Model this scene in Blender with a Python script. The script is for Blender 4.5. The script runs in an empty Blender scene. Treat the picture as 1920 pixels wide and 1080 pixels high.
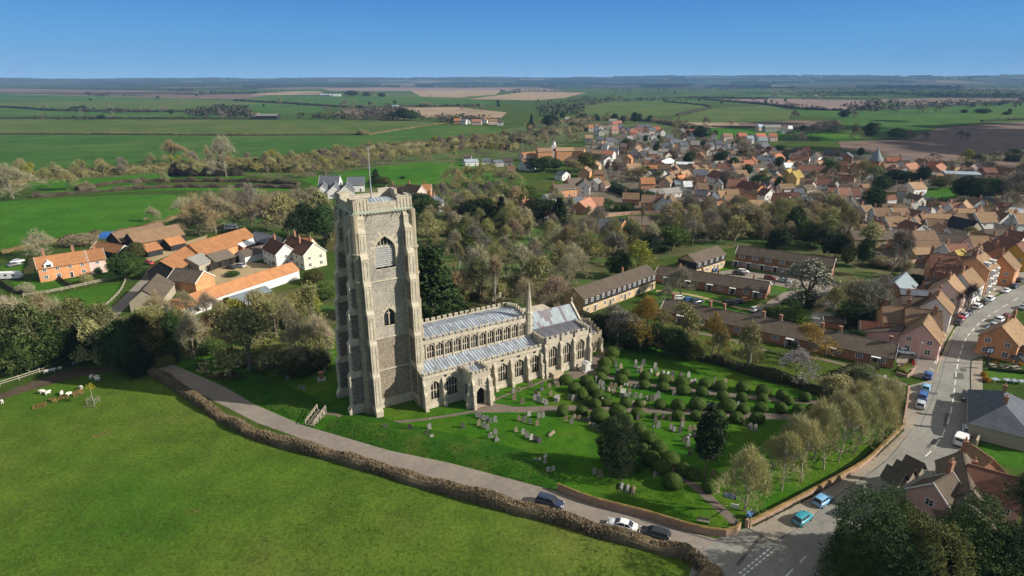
import bpy, bmesh, math, random
from mathutils import Vector, Matrix, noise as mnoise
R = math.radians
rnd = random.Random(7)
SC = bpy.context.scene
COL = SC.collection

# ------------------------------------------------------------------ camera,sky,sun,exposure
CAM_H,FPX,HZ=65.0,1150.0,149.0              # metres,focal length in photo pixels,horizon row
PITCH = math.atan((540 - HZ) / FPX)
cam_data = bpy.data.cameras.new('camera')
cam_data.sensor_width = 36.0
cam_data.lens = FPX / 1920 * 36.0
cam_data.clip_start = 1.0
cam_data.clip_end = 60000.0
cam = bpy.data.objects.new('camera', cam_data)
cam.location = (0, 0, CAM_H)
cam.rotation_euler = (R(90) - PITCH, 0, 0)
COL.objects.link(cam)
SC.camera = cam

SUN_AZ,SUN_EL=-10.0,28.5                      # math azimuth of the sun (from +X),elevation
SUN_V=Vector((math.cos(R(SUN_AZ))*math.cos(R(SUN_EL)),math.sin(R(SUN_AZ))*math.cos(R(SUN_EL)),math.sin(R(SUN_EL))))
world = bpy.data.worlds.new('World')
SC.world = world
world.use_nodes = True
wt = world.node_tree
wt.nodes.clear()
sky = wt.nodes.new('ShaderNodeTexSky')
sky.sky_type = 'NISHITA'
sky.sun_disc = False
sky.sun_elevation = R(SUN_EL)
sky.sun_rotation = math.atan2(SUN_V.x, SUN_V.y)
sky.altitude = 100
sky.air_density = 1.0
sky.dust_density = 0.1
sky.ozone_density = 4.0
# blue low sky, broken pale cloud overhead
def _n(t): return wt.nodes.new('ShaderNode' + t)
tc=_n('TexCoord'); sx_=_n('SeparateXYZ'); wt.links.new(tc.outputs['Generated'],sx_.inputs[0])
rp_ = _n('ValToRGB'); wt.links.new(sx_.outputs['Z'], rp_.inputs[0])
el_ = rp_.color_ramp.elements
SKY_STOPS=((0.0,(0.046,0.206,0.425)),(0.022,(0.036,0.190,0.415)),(0.065,(0.022,0.163,0.40)),(0.115,(0.010,0.120,0.365)),(0.22,(0.06,0.15,0.30)),(0.40,(0.26,0.27,0.265)),(1.0,(0.30,0.30,0.285)))
while len(el_) < len(SKY_STOPS): el_.new(0.5)
for e_, (p_, c_) in zip(el_, SKY_STOPS):
    e_.position = p_; e_.color = tuple(v / 0.6 for v in c_) + (1,)
mx_=_n('MixRGB'); mx_.blend_type='MULTIPLY'; mx_.inputs[0].default_value=1.0; mx_.inputs[2].default_value=(6.0,6.0,6.0,1)
wt.links.new(rp_.outputs[0], mx_.inputs[1])
m2_ = _n('MixRGB'); m2_.inputs[0].default_value = 0.90
wt.links.new(sky.outputs[0], m2_.inputs[1]); wt.links.new(mx_.outputs[0], m2_.inputs[2])
bg = _n('Background'); bg.inputs['Strength'].default_value = 0.10
wo = _n('OutputWorld')
wt.links.new(m2_.outputs[0], bg.inputs['Color'])
wt.links.new(bg.outputs[0], wo.inputs['Surface'])

sun_data = bpy.data.lights.new('sun', 'SUN')
sun_data.energy = 4.8
sun_data.angle = R(0.5)
sun_data.color = (1.0, 0.93, 0.82)
sun = bpy.data.objects.new('sun', sun_data)
sun.rotation_euler = SUN_V.to_track_quat('Z', 'Y').to_euler()
sun.location = (200, -50, 200)
COL.objects.link(sun)
SC.view_settings.view_transform = 'Standard'
SC.view_settings.look = 'None'
SC.view_settings.exposure = 0.7
SC.view_settings.gamma = 1.0
SC.render.film_transparent = False
SC.cycles.max_bounces = 5
SC.cycles.diffuse_bounces = 2
SC.cycles.glossy_bounces = 2
SC.cycles.transmission_bounces = 2
SC.cycles.transparent_max_bounces = 6
SC.cycles.volume_bounces = 0

# ------------------------------------------------------------------ map helpers
_c, _s = math.cos(PITCH), math.sin(PITCH)
def ray(x, y):
    dx, dy = (x - 960) / FPX, -(y - 540) / FPX
    return Vector((dx, _c + dy * _s, -_s + dy * _c))
def at(x, y, z=0.0):
    """the point of the level z that lies under photo pixel (x, y)"""
    d = ray(x, y)
    t = (z - CAM_H) / d.z
    return Vector((d.x * t, d.y * t, z))
def tall(x, yb, yt):
    """height of an upright thing with its foot at (x, yb) and its top on row yt"""
    p = at(x, yb)
    d = ray(x, yt)
    return CAM_H + d.z * p.y / d.y
def pix(P):
    z = P.z - CAM_H
    fw = P.y * _c - z * _s
    up = P.y * _s + z * _c
    return (960 + FPX * P.x / fw, 540 - FPX * up / fw)
def width_m(x, y, wpx):
    p = at(x, y)
    return wpx / FPX * (p.y * _c + CAM_H * _s)

# ------------------------------------------------------------------ mesh builder
class MB:
    def __init__(s):
        s.v, s.f, s.m = [], [], []
    def add(s, vs, fs, m=0):
        b = len(s.v)
        s.v.extend(tuple(v) for v in vs)
        for f in fs:
            s.f.append(tuple(b + i for i in f)); s.m.append(m)
    def quad(s, a, b, c, d, m=0):
        s.add((a, b, c, d), ((0, 1, 2, 3),), m)
    def box(s, x0, y0, z0, x1, y1, z1, m=0, M=None):
        vs=[Vector(p) for p in ((x0,y0,z0),(x1,y0,z0),(x1,y1,z0),(x0,y1,z0),(x0,y0,z1),(x1,y0,z1),(x1,y1,z1),(x0,y1,z1))]
        if M is not None: vs = [M @ p for p in vs]
        s.add(vs,((0,3,2,1),(4,5,6,7),(0,1,5,4),(1,2,6,5),(2,3,7,6),(3,0,4,7)),m)
    def prism(s, poly, d, m=0, caps=True):
        """poly: points of one face, d: extrusion vector"""
        n = len(poly)
        a = [Vector(p) for p in poly]; b = [p + Vector(d) for p in a]
        fs = [(i, (i + 1) % n, n + (i + 1) % n, n + i) for i in range(n)]
        if caps: fs += [tuple(range(n))[::-1], tuple(range(n, 2 * n))]
        s.add(a + b, fs, m)
    def ngon(s, poly, m=0):
        s.add(poly, (tuple(range(len(poly))),), m)
    def tube(s, a, b, ra, rb, n=6, m=0, cap=True):
        a, b = Vector(a), Vector(b)
        d = (b - a)
        q=d.to_track_quat('Z','Y') if d.length>1e-6 else Vector((0,0,1)).to_track_quat('Z','Y')
        vs = []
        for p, r in ((a, ra), (b, rb)):
            for i in range(n):
                t = 2 * math.pi * i / n
                vs.append(p + q @ Vector((r * math.cos(t), r * math.sin(t), 0)))
        fs = [(i, (i + 1) % n, n + (i + 1) % n, n + i) for i in range(n)]
        if cap: fs += [tuple(range(n - 1, -1, -1)), tuple(range(n, 2 * n))]
        s.add(vs, fs, m)
    def mesh(s, name, mats, smooth=False):
        me = bpy.data.meshes.new(name)
        me.from_pydata(s.v, [], s.f)
        for m in (mats if isinstance(mats,(list,tuple)) else [mats]): me.materials.append(m)
        if any(s.m): me.polygons.foreach_set('material_index', s.m)
        if smooth: me.polygons.foreach_set('use_smooth', [True] * len(s.f))
        me.update()
        return me
    def build(s, name, mats, parent=None, smooth=False, fix=True):
        me = s.mesh(name, mats, smooth)
        if fix:
            bm = bmesh.new(); bm.from_mesh(me)
            bmesh.ops.recalc_face_normals(bm, faces=bm.faces)
            bm.to_mesh(me); bm.free()
        return link(name, me, parent)

def link(name, data, parent=None, loc=None, rz=0.0, scale=None, color=None):
    o = bpy.data.objects.new(name, data)
    COL.objects.link(o)
    if parent is not None: o.parent = parent
    if loc is not None: o.location = loc
    if rz: o.rotation_euler = (0, 0, rz)
    if scale is not None: o.scale=scale if not isinstance(scale,(int,float)) else (scale,)*3
    if color is not None: o.color = (*color[:3], 1)
    return o
def tag(o, label=None, cat=None, group=None, kind=None):
    if label: o['label'] = label
    if cat: o['category'] = cat
    if group: o['group'] = group
    if kind: o['kind'] = kind
    return o
def thing(name, label, cat, loc=(0, 0, 0), rz=0.0, group=None):
    o = bpy.data.objects.new(name, None)
    o.empty_display_size = 0.5
    COL.objects.link(o)
    o.location = loc
    o.rotation_euler = (0, 0, rz)
    return tag(o, label, cat, group)
def copy_tree(o, parent=None):
    c = o.copy(); COL.objects.link(c); c.parent = parent
    for ch in list(o.children): copy_tree(ch, c)
    return c

# ------------------------------------------------------------------ materials
def nodes(name):
    m = bpy.data.materials.new(name); m.use_nodes = True
    nt = m.node_tree
    b = nt.nodes['Principled BSDF']
    return m, nt, b
def N(nt, t, **kw):
    n = nt.nodes.new('ShaderNode' + t)
    for k, v in kw.items():
        if k in ('blend_type','operation','feature','wave_type','bands_direction','data_type','noise_dimensions','voronoi_dimensions','distance'): setattr(n,k,v)
        else: n.inputs[k].default_value = v
    return n
def ramp(nt, fac, stops):
    r = nt.nodes.new('ShaderNodeValToRGB')
    e = r.color_ramp.elements
    while len(e) < len(stops): e.new(0.5)
    for el, (p, c) in zip(e, stops):
        el.position = p; el.color = (*c, 1) if len(c) == 3 else c
    nt.links.new(fac, r.inputs[0])
    return r.outputs[0]
def coord(nt, kind='Object', scale=None):
    if kind == 'World':
        o = nt.nodes.new('ShaderNodeNewGeometry').outputs['Position']
    else:
        o = nt.nodes.new('ShaderNodeTexCoord').outputs[kind]
    if scale is not None:
        mp = nt.nodes.new('ShaderNodeMapping'); mp.inputs['Scale'].default_value = scale
        nt.links.new(o, mp.inputs[0]); o = mp.outputs[0]
    return o
def noisef(nt, co, scale, detail=3.0, rough=0.6):
    n = N(nt, 'TexNoise', Scale=scale, Detail=detail, Roughness=rough)
    nt.links.new(co, n.inputs['Vector'])
    return n.outputs['Fac']
def mixc(nt, fac, a, b, mode='MIX'):
    m = nt.nodes.new('ShaderNodeMixRGB'); m.blend_type = mode
    for s, v in ((0, fac), (1, a), (2, b)):
        if hasattr(v, 'links'): nt.links.new(v, m.inputs[s])
        elif isinstance(v, (int, float)): m.inputs[s].default_value = v
        else: m.inputs[s].default_value = (*v[:3], 1)
    return m.outputs[0]
def bump(nt, b, h, strength=0.4, dist=0.05):
    n = N(nt, 'Bump', Strength=strength, Distance=dist)
    nt.links.new(h, n.inputs['Height']); nt.links.new(n.outputs[0], b.inputs['Normal'])
def sc3(c, k): return tuple(min(1.0, x * k) for x in c)

def mat(name,base=(0.5,0.5,0.5),var=0.25,scale=1.0,rough=0.85,objcol=False,fine=None,kind='Object',spec=0.2,bumpk=0.0,blotch=None,metal=0.0):
    """surface with two scales of noise; objcol multiplies the object's own colour"""
    m, nt, b = nodes(name)
    co = coord(nt, kind)
    f1 = noisef(nt, co, scale, 4)
    c = ramp(nt, f1, ((0.3, sc3(base, 1 - var)), (0.7, sc3(base, 1 + var))))
    if fine:
        f2 = noisef(nt, co, fine, 3)
        g = ramp(nt, f2, ((0.3, (1 - var,) * 3), (0.7, (1 + var * 0.6,) * 3)))
        c = mixc(nt, 1.0, c, g, 'MULTIPLY')
    if blotch:
        f3 = noisef(nt, co, blotch[0], 5, 0.7)
        k = ramp(nt, f3, ((blotch[1], (0, 0, 0)), (min(1, blotch[1] + 0.12), (1, 1, 1))))
        c = mixc(nt, k, c, blotch[2])
    if objcol:
        oi = nt.nodes.new('ShaderNodeObjectInfo')
        c = mixc(nt, 1.0, c, oi.outputs['Color'], 'MULTIPLY')
    nt.links.new(c, b.inputs['Base Color'])
    b.inputs['Roughness'].default_value = rough
    b.inputs['Specular IOR Level'].default_value = spec
    b.inputs['Metallic'].default_value = metal
    if bumpk: bump(nt, b, noisef(nt, co, fine or scale * 4, 4), bumpk, 0.1)
    return m

def grass_mat(name,a,b_,c_,big=0.03,mid=0.25,fine=2.2,dry=None,stripes=None,dryp=0.62):
    m, nt, b = nodes(name)
    co = coord(nt, 'World')
    f = noisef(nt, co, big, 4, 0.6)
    c = ramp(nt, f, ((0.32, a), (0.5, b_), (0.68, c_)))
    g=ramp(nt,noisef(nt,co,mid,5,0.65),((0.28,(0.68,0.72,0.7)),(0.72,(1.28,1.22,1.15))))
    c = mixc(nt, 1.0, c, g, 'MULTIPLY')
    h=ramp(nt,noisef(nt,co,fine,4,0.7),((0.3,(0.62,0.66,0.6)),(0.7,(1.3,1.26,1.25))))
    c = mixc(nt, 1.0, c, h, 'MULTIPLY')
    if stripes:
        mp=nt.nodes.new('ShaderNodeMapping'); mp.inputs['Rotation'].default_value=(0,0,stripes[0]); nt.links.new(co,mp.inputs[0])
        w=N(nt,'TexWave',Scale=stripes[1],Distortion=1.2,Detail=2.0); w.bands_direction='X'
        nt.links.new(mp.outputs[0], w.inputs['Vector'])
        k=ramp(nt,w.outputs['Fac'],((0.0,(1-stripes[2],)*3),(1.0,(1+stripes[2],)*3)))
        c = mixc(nt, 1.0, c, k, 'MULTIPLY')
    if dry:
        k=ramp(nt,noisef(nt,co,0.13,6,0.75),((dryp,(0,0,0)),(dryp+0.13,(1,1,1))))
        c = mixc(nt, k, c, dry)
    nt.links.new(c, b.inputs['Base Color'])
    b.inputs['Roughness'].default_value = 0.95
    b.inputs['Specular IOR Level'].default_value = 0.05
    bump(nt, b, noisef(nt, co, fine, 4, 0.7), 0.7, 0.25)
    return m
MAT = {}
# ------------------------------------------------------------------ material set
G_A, G_B, G_C = (0.016, 0.060, 0.006), (0.026, 0.085, 0.008), (0.045, 0.105, 0.012)
MAT['ground']=grass_mat('rough_grass',(0.030,0.062,0.010),(0.045,0.078,0.014),(0.070,0.085,0.022),0.02,0.2,1.5)
MAT['meadow']=grass_mat('meadow_grass',(0.042,0.106,0.010),(0.074,0.122,0.017),(0.135,0.146,0.038),0.018,0.16,1.6,dry=(0.16,0.13,0.045),dryp=0.72)
MAT['churchyard']=grass_mat('churchyard_grass',(0.022,0.100,0.006),(0.042,0.118,0.008),(0.078,0.128,0.015),0.05,0.35,2.4,dry=(0.10,0.10,0.03),dryp=0.75)
MAT['lawn']=grass_mat('lawn_grass',(0.030,0.105,0.008),(0.045,0.120,0.012),(0.065,0.130,0.016),0.05,0.3,2.0)
MAT['green']=grass_mat('village_green_grass',(0.050,0.080,0.014),(0.062,0.088,0.016),(0.080,0.095,0.022),0.05,0.3,2.0)
MAT['wheat']=grass_mat('winter_wheat',(0.030,0.090,0.016),(0.048,0.106,0.021),(0.078,0.118,0.031),0.008,0.03,0.4,stripes=(0.3,0.05,0.10))
MAT['wheatpale']=grass_mat('thin_wheat',(0.050,0.095,0.022),(0.075,0.110,0.030),(0.105,0.120,0.042),0.008,0.03,0.4,stripes=(1.3,0.03,0.16))
MAT['pasture']=grass_mat('far_pasture',(0.030,0.115,0.010),(0.045,0.130,0.012),(0.06,0.135,0.016),0.01,0.05,0.6)
MAT['soil']=mat('ploughed_soil',(0.135,0.090,0.068),0.25,0.01,0.95,kind='World',fine=0.06)
MAT['stubble']=mat('pale_stubble',(0.27,0.195,0.125),0.2,0.008,0.95,kind='World',fine=0.05)
MAT['pinksoil']=mat('pink_soil',(0.185,0.125,0.105),0.18,0.008,0.95,kind='World',fine=0.05)
MAT['asphalt']=mat('asphalt',(0.215,0.208,0.185),0.16,0.09,0.9,kind='World',fine=1.1,blotch=(0.16,0.60,(0.14,0.136,0.126)),bumpk=0.15)
MAT['lane']=mat('worn_lane',(0.215,0.185,0.158),0.15,0.1,0.92,kind='World',fine=0.9,blotch=(0.09,0.64,(0.13,0.115,0.105)))
MAT['pavement']=mat('pavement_slabs',(0.26,0.228,0.182),0.16,0.12,0.9,kind='World',fine=1.2,blotch=(0.22,0.62,(0.15,0.13,0.11)))
MAT['kerb'] = mat('kerb_stone', (0.27, 0.25, 0.22), 0.15, 0.6, 0.9, kind='World')
MAT['path']=mat('churchyard_path',(0.150,0.120,0.098),0.2,0.2,0.93,kind='World',fine=1.6)
MAT['gravel']=mat('yard_gravel',(0.36,0.27,0.15),0.16,0.2,0.95,kind='World',fine=1.8)
MAT['floor']=mat('woodland_floor',(0.085,0.082,0.030),0.4,0.06,0.95,kind='World',fine=0.7,blotch=(0.05,0.44,(0.045,0.095,0.014)))
MAT['town']=mat('village_ground',(0.120,0.100,0.070),0.35,0.05,0.95,kind='World',fine=0.5,blotch=(0.035,0.56,(0.045,0.075,0.018)))
MAT['mud']=mat('trodden_mud',(0.075,0.055,0.038),0.3,0.2,0.95,kind='World',fine=1.0)
MAT['paint'] = mat('road_paint', (0.62, 0.61, 0.57), 0.2, 0.5, 0.8, kind='World', fine=3)
MAT['ypaint']=mat('yellow_road_paint',(0.50,0.40,0.14),0.25,0.5,0.8,kind='World',fine=3)

def brick_mat(name, c1, c2, mortar, scale=2.2, objcol=False):
    m, nt, b = nodes(name)
    co = coord(nt, 'Object')
    sep = nt.nodes.new('ShaderNodeSeparateXYZ'); nt.links.new(co, sep.inputs[0])
    ad=N(nt,'Math',operation='ADD'); nt.links.new(sep.outputs[0],ad.inputs[0]); nt.links.new(sep.outputs[1],ad.inputs[1])
    cb=nt.nodes.new('ShaderNodeCombineXYZ'); nt.links.new(ad.outputs[0],cb.inputs[0]); nt.links.new(sep.outputs[2],cb.inputs[1])
    br=N(nt,'TexBrick',Scale=scale,Color1=(*c1,1),Color2=(*c2,1),Mortar=(*mortar,1))
    br.inputs['Mortar Size'].default_value = 0.015
    nt.links.new(cb.outputs[0], br.inputs['Vector'])
    g = ramp(nt, noisef(nt, co, 0.5, 5, 0.7), ((0.3, (0.72,) * 3), (0.7, (1.22,) * 3)))
    c = mixc(nt, 1.0, br.outputs['Color'], g, 'MULTIPLY')
    if objcol:
        oi=nt.nodes.new('ShaderNodeObjectInfo'); c=mixc(nt,1.0,c,oi.outputs['Color'],'MULTIPLY')
    nt.links.new(c, b.inputs['Base Color']); b.inputs['Roughness'].default_value = 0.9
    return m
MAT['brick']=brick_mat('red_brick',(0.27,0.115,0.065),(0.34,0.165,0.09),(0.30,0.22,0.16))
MAT['wallbrick']=brick_mat('old_garden_brick',(0.25,0.14,0.095),(0.36,0.23,0.165),(0.33,0.27,0.2))

def stone_mat(name, base, stain, course=0.36, var=0.2):
    m, nt, b = nodes(name)
    co = coord(nt, 'Object')
    c=ramp(nt,noisef(nt,co,0.7,5,0.65),((0.3,sc3(base,1-var)),(0.7,sc3(base,1+var))))
    mp=nt.nodes.new('ShaderNodeMapping'); mp.inputs['Scale'].default_value=(0.9,0.9,0.16); nt.links.new(co,mp.inputs[0])
    st=ramp(nt,noisef(nt,mp.outputs[0],1.6,6,0.7),((0.55,(0,0,0)),(0.72,(1,1,1))))
    c = mixc(nt, mixc(nt, 0.6, (0, 0, 0), st), c, stain)
    lich = ramp(nt, noisef(nt, co, 1.9, 6, 0.75), ((0.60, (0, 0, 0)), (0.70, (1, 1, 1))))
    c = mixc(nt, mixc(nt, 0.35, (0, 0, 0), lich), c, (0.36, 0.29, 0.10))
    sep = nt.nodes.new('ShaderNodeSeparateXYZ'); nt.links.new(co, sep.inputs[0])
    ad=N(nt,'Math',operation='ADD'); nt.links.new(sep.outputs[0],ad.inputs[0]); nt.links.new(sep.outputs[1],ad.inputs[1])
    cb=nt.nodes.new('ShaderNodeCombineXYZ'); nt.links.new(ad.outputs[0],cb.inputs[0]); nt.links.new(sep.outputs[2],cb.inputs[1])
    br=N(nt,'TexBrick',Scale=0.6,Color1=(0.92,0.92,0.92,1),Color2=(1.08,1.06,1.02,1),Mortar=(0.7,0.68,0.64,1))
    br.inputs['Mortar Size'].default_value = 0.012
    nt.links.new(cb.outputs[0], br.inputs['Vector'])
    c = mixc(nt, 1.0, c, br.outputs['Color'], 'MULTIPLY')
    nt.links.new(c, b.inputs['Base Color']); b.inputs['Roughness'].default_value = 0.92
    b.inputs['Specular IOR Level'].default_value = 0.1
    bump(nt, b, noisef(nt, co, 3.0, 5, 0.7), 0.5, 0.06)
    return m
MAT['stone'] = stone_mat('limestone_ashlar', (0.44, 0.395, 0.312), (0.21, 0.18, 0.135))
MAT['stonedark'] = stone_mat('weathered_stone', (0.30, 0.26, 0.19), (0.14, 0.12, 0.09))
def flint_mat(name, dark, mid, light, scale=5.0):
    m, nt, b = nodes(name)
    co = coord(nt, 'Object')
    v = N(nt, 'TexVoronoi', Scale=scale); nt.links.new(co, v.inputs['Vector'])
    sp=nt.nodes.new('ShaderNodeSeparateColor'); nt.links.new(v.outputs['Color'],sp.inputs[0])
    c = ramp(nt, sp.outputs[0], ((0.1, dark), (0.5, mid), (0.9, light)))
    g=ramp(nt,noisef(nt,co,0.25,5,0.65),((0.3,(0.75,0.74,0.72)),(0.7,(1.25,1.2,1.12))))
    c = mixc(nt, 1.0, c, g, 'MULTIPLY')
    nt.links.new(c, b.inputs['Base Color']); b.inputs['Roughness'].default_value = 0.8
    bump(nt, b, v.outputs['Distance'], 0.5, 0.05)
    return m
MAT['flint']=flint_mat('flint_rubble',(0.20,0.187,0.162),(0.285,0.266,0.232),(0.40,0.372,0.322),8.5)
MAT['flintdark']=flint_mat('knapped_flint',(0.085,0.077,0.068),(0.135,0.122,0.105),(0.22,0.20,0.165),6.0)
MAT['flintlow']=flint_mat('coursed_flint',(0.155,0.130,0.102),(0.215,0.182,0.142),(0.29,0.25,0.195),4.5)

def lead_mat(name, a, b_, line, step=0.72, ax=0, rows=2.6):
    m, nt, b = nodes(name)
    co = coord(nt, 'Object')
    sep = nt.nodes.new('ShaderNodeSeparateXYZ'); nt.links.new(co, sep.inputs[0])
    def mth(op, x, y=None):
        n = nt.nodes.new('ShaderNodeMath'); n.operation = op
        for i, q in enumerate((x, y)):
            if q is None: continue
            if hasattr(q, 'links'): nt.links.new(q, n.inputs[i])
            else: n.inputs[i].default_value = q
        return n.outputs[0]
    u = mth('DIVIDE', sep.outputs[ax], step)
    fu = mth('FLOOR', u); fr = mth('FRACT', u)
    v=mth('FLOOR',mth('ADD',mth('DIVIDE',sep.outputs[1-ax],rows),mth('MULTIPLY',fu,0.37)))
    cb=nt.nodes.new('ShaderNodeCombineXYZ'); nt.links.new(fu,cb.inputs[0]); nt.links.new(v,cb.inputs[1])
    wn=nt.nodes.new('ShaderNodeTexWhiteNoise'); nt.links.new(cb.outputs[0],wn.inputs['Vector'])
    c = ramp(nt, wn.outputs['Value'], a)
    g = ramp(nt, noisef(nt, co, 0.8, 5, 0.7), ((0.3, (0.78,) * 3), (0.7, (1.2,) * 3)))
    c = mixc(nt, 1.0, c, g, 'MULTIPLY')
    c = mixc(nt, mth('LESS_THAN', fr, b_), c, line)
    nt.links.new(c, b.inputs['Base Color']); b.inputs['Roughness'].default_value = 0.6
    return m
LEADS=((0.0,(0.19,0.21,0.24)),(0.4,(0.30,0.34,0.385)),(0.8,(0.37,0.42,0.475)),(1.0,(0.24,0.235,0.25)))
MAT['lead'] = lead_mat('lead_sheet', LEADS, 0.30, (0.085, 0.09, 0.105))
MAT['leaddark']=lead_mat('dark_lead_sheet',((0.0,(0.085,0.085,0.10)),(1.0,(0.13,0.13,0.15))),0.15,(0.05,0.05,0.06))
m_=lead_mat('patched_lead_sheet',((0.0,(0.125,0.104,0.120)),(0.54,(0.155,0.128,0.145)),(0.56,(0.195,0.240,0.258)),(1.0,(0.25,0.305,0.32))),0.1,(0.20,0.20,0.215),0.85,0,2.3)
MAT['leadpatch'] = m_
MAT['copper'] = mat('green_copper', (0.33, 0.42, 0.33), 0.2, 2.0, 0.7)
MAT['louvre'] = mat('grey_louvre', (0.30, 0.30, 0.29), 0.25, 3.0, 0.8)
m_,nt_,b_=nodes('dark_leaded_glass'); b_.inputs['Base Color'].default_value=(0.022,0.026,0.032,1); b_.inputs['Roughness'].default_value=0.22; b_.inputs['Specular IOR Level'].default_value=0.45
MAT['glass'] = m_
m_,nt_,b_=nodes('window_glass'); b_.inputs['Base Color'].default_value=(0.03,0.037,0.045,1); b_.inputs['Roughness'].default_value=0.12; b_.inputs['Specular IOR Level'].default_value=0.5
MAT['pane'] = m_
MAT['white'] = mat('white_paint', (0.72, 0.71, 0.68), 0.08, 1.0, 0.6)
MAT['dark'] = mat('painted_recess_shade', (0.02, 0.018, 0.016), 0.2, 1.0, 0.9)  # near-black colour that paints the shade inside openings
MAT['oak'] = mat('dark_oak', (0.06, 0.042, 0.03), 0.3, 2.0, 0.75)
MAT['wood'] = mat('pale_timber', (0.36, 0.31, 0.24), 0.25, 2.0, 0.85)
MAT['greywood'] = mat('weathered_timber', (0.24, 0.21, 0.17), 0.3, 1.5, 0.9)
MAT['metal'] = mat('grey_metal', (0.30, 0.30, 0.31), 0.15, 2.0, 0.5)
MAT['blackmetal'] = mat('black_metal', (0.025, 0.025, 0.027), 0.2, 2.0, 0.5)
MAT['wall']=mat('painted_render',(0.80,0.80,0.80),0.08,0.35,0.88,objcol=True,fine=2.5,blotch=(0.35,0.66,(0.58,0.56,0.52)))
MAT['brickwall']=brick_mat('house_brick',(0.82,0.82,0.82),(1.0,1.0,1.0),(0.95,1.0,1.05),2.2,True)
def tile_mat():
    m, nt, b = nodes('clay_roof_tiles')
    co = coord(nt, 'Object')
    c=ramp(nt,noisef(nt,co,0.45,6,0.7),((0.25,(0.70,0.70,0.72)),(0.55,(1.0,1.0,1.0)),(0.8,(1.28,1.22,1.1))))
    c=mixc(nt,1.0,c,ramp(nt,noisef(nt,co,3.2,3,0.8),((0.3,(0.74,)*3),(0.7,(1.24,)*3))),'MULTIPLY')
    k = ramp(nt, noisef(nt, co, 0.22, 5, 0.75), ((0.60, (0, 0, 0)), (0.74, (1, 1, 1))))
    c = mixc(nt, mixc(nt, 0.5, (0, 0, 0), k), c, (0.62, 0.66, 0.62))
    w = N(nt, 'TexWave', Scale=3.2, Distortion=0.8, Detail=1.0); w.bands_direction = 'Y'
    nt.links.new(co, w.inputs['Vector'])
    c=mixc(nt,1.0,c,ramp(nt,w.outputs['Fac'],((0.0,(0.86,)*3),(0.4,(1.04,)*3))),'MULTIPLY')
    oi=nt.nodes.new('ShaderNodeObjectInfo'); c=mixc(nt,1.0,c,oi.outputs['Color'],'MULTIPLY')
    nt.links.new(c, b.inputs['Base Color']); b.inputs['Roughness'].default_value = 0.9
    b.inputs['Specular IOR Level'].default_value = 0.12
    bump(nt, b, w.outputs['Fac'], 0.5, 0.05)
    return m
MAT['tile'] = tile_mat()
MAT['flat'] = mat('sheet_roof', (0.95, 0.95, 0.95), 0.1, 0.4, 0.7, objcol=True, fine=3.0)
MAT['boards'] = mat('tarred_boards', (0.026, 0.026, 0.030), 0.35, 1.2, 0.75, fine=6)
def timber_mat():
    m, nt, b = nodes('timber_framed_wall')
    co = coord(nt, 'Object')
    sep = nt.nodes.new('ShaderNodeSeparateXYZ'); nt.links.new(co, sep.inputs[0])
    ad=N(nt,'Math',operation='ADD'); nt.links.new(sep.outputs[0],ad.inputs[0]); nt.links.new(sep.outputs[1],ad.inputs[1])
    dv = N(nt, 'Math', operation='FRACT'); nt.links.new(ad.outputs[0], dv.inputs[0])
    ls=N(nt,'Math',operation='LESS_THAN'); nt.links.new(dv.outputs[0],ls.inputs[0]); ls.inputs[1].default_value=0.2
    c = mixc(nt, ls.outputs[0], (0.62, 0.60, 0.54), (0.20, 0.175, 0.14))
    c=mixc(nt,1.0,c,ramp(nt,noisef(nt,co,0.8,4),((0.3,(0.85,)*3),(0.7,(1.1,)*3))),'MULTIPLY')
    nt.links.new(c, b.inputs['Base Color']); b.inputs['Roughness'].default_value = 0.9
    return m
MAT['timber'] = timber_mat()
def foliage_mat(name, base, var=0.45, scale=0.35, trans=0.0):
    m, nt, b = nodes(name)
    co = coord(nt, 'Object')
    c=ramp(nt,noisef(nt,co,scale,5,0.7),((0.28,sc3(base,1-var)),(0.5,base),(0.74,sc3(base,1+var*1.3))))
    oi=nt.nodes.new('ShaderNodeObjectInfo'); c=mixc(nt,1.0,c,oi.outputs['Color'],'MULTIPLY')
    nt.links.new(c, b.inputs['Base Color']); b.inputs['Roughness'].default_value = 0.8
    b.inputs['Specular IOR Level'].default_value = 0.12
    return m
MAT['twig'] = foliage_mat('bare_twigs', (1.0, 1.0, 1.0), 0.32, 0.25)
MAT['leaf'] = foliage_mat('leaves', (1.0, 1.0, 1.0), 0.42, 0.5)
MAT['topiary'] = foliage_mat('clipped_box_leaves', (0.038, 0.066, 0.010), 0.35, 1.6)
MAT['bark'] = mat('tree_bark', (0.16, 0.135, 0.095), 0.3, 1.5, 0.95, fine=8)
MAT['palebark'] = mat('pale_bark', (0.34, 0.31, 0.25), 0.3, 1.5, 0.95, fine=8)
MAT['petal'] = mat('white_blossom', (0.70, 0.62, 0.62), 0.12, 2.0, 0.8)
MAT['any'] = mat('plain_coloured_surface', (0.95, 0.95, 0.95), 0.1, 2.0, 0.7, objcol=True)
m_,nt_,b_=nodes('car_paint'); oi_=nt_.nodes.new('ShaderNodeObjectInfo'); nt_.links.new(oi_.outputs['Color'],b_.inputs['Base Color'])
b_.inputs['Roughness'].default_value=0.28; b_.inputs['Coat Weight'].default_value=0.5; b_.inputs['Coat Roughness'].default_value=0.08
MAT['carpaint'] = m_
MAT['tyre'] = mat('tyre_rubber', (0.02, 0.02, 0.02), 0.2, 3.0, 0.9)
MAT['alloy'] = mat('wheel_alloy', (0.42, 0.42, 0.43), 0.1, 3.0, 0.35, metal=0.6)
MAT['lampglass'] = mat('headlamp_glass', (0.65, 0.66, 0.68), 0.05, 3.0, 0.15)
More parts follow.
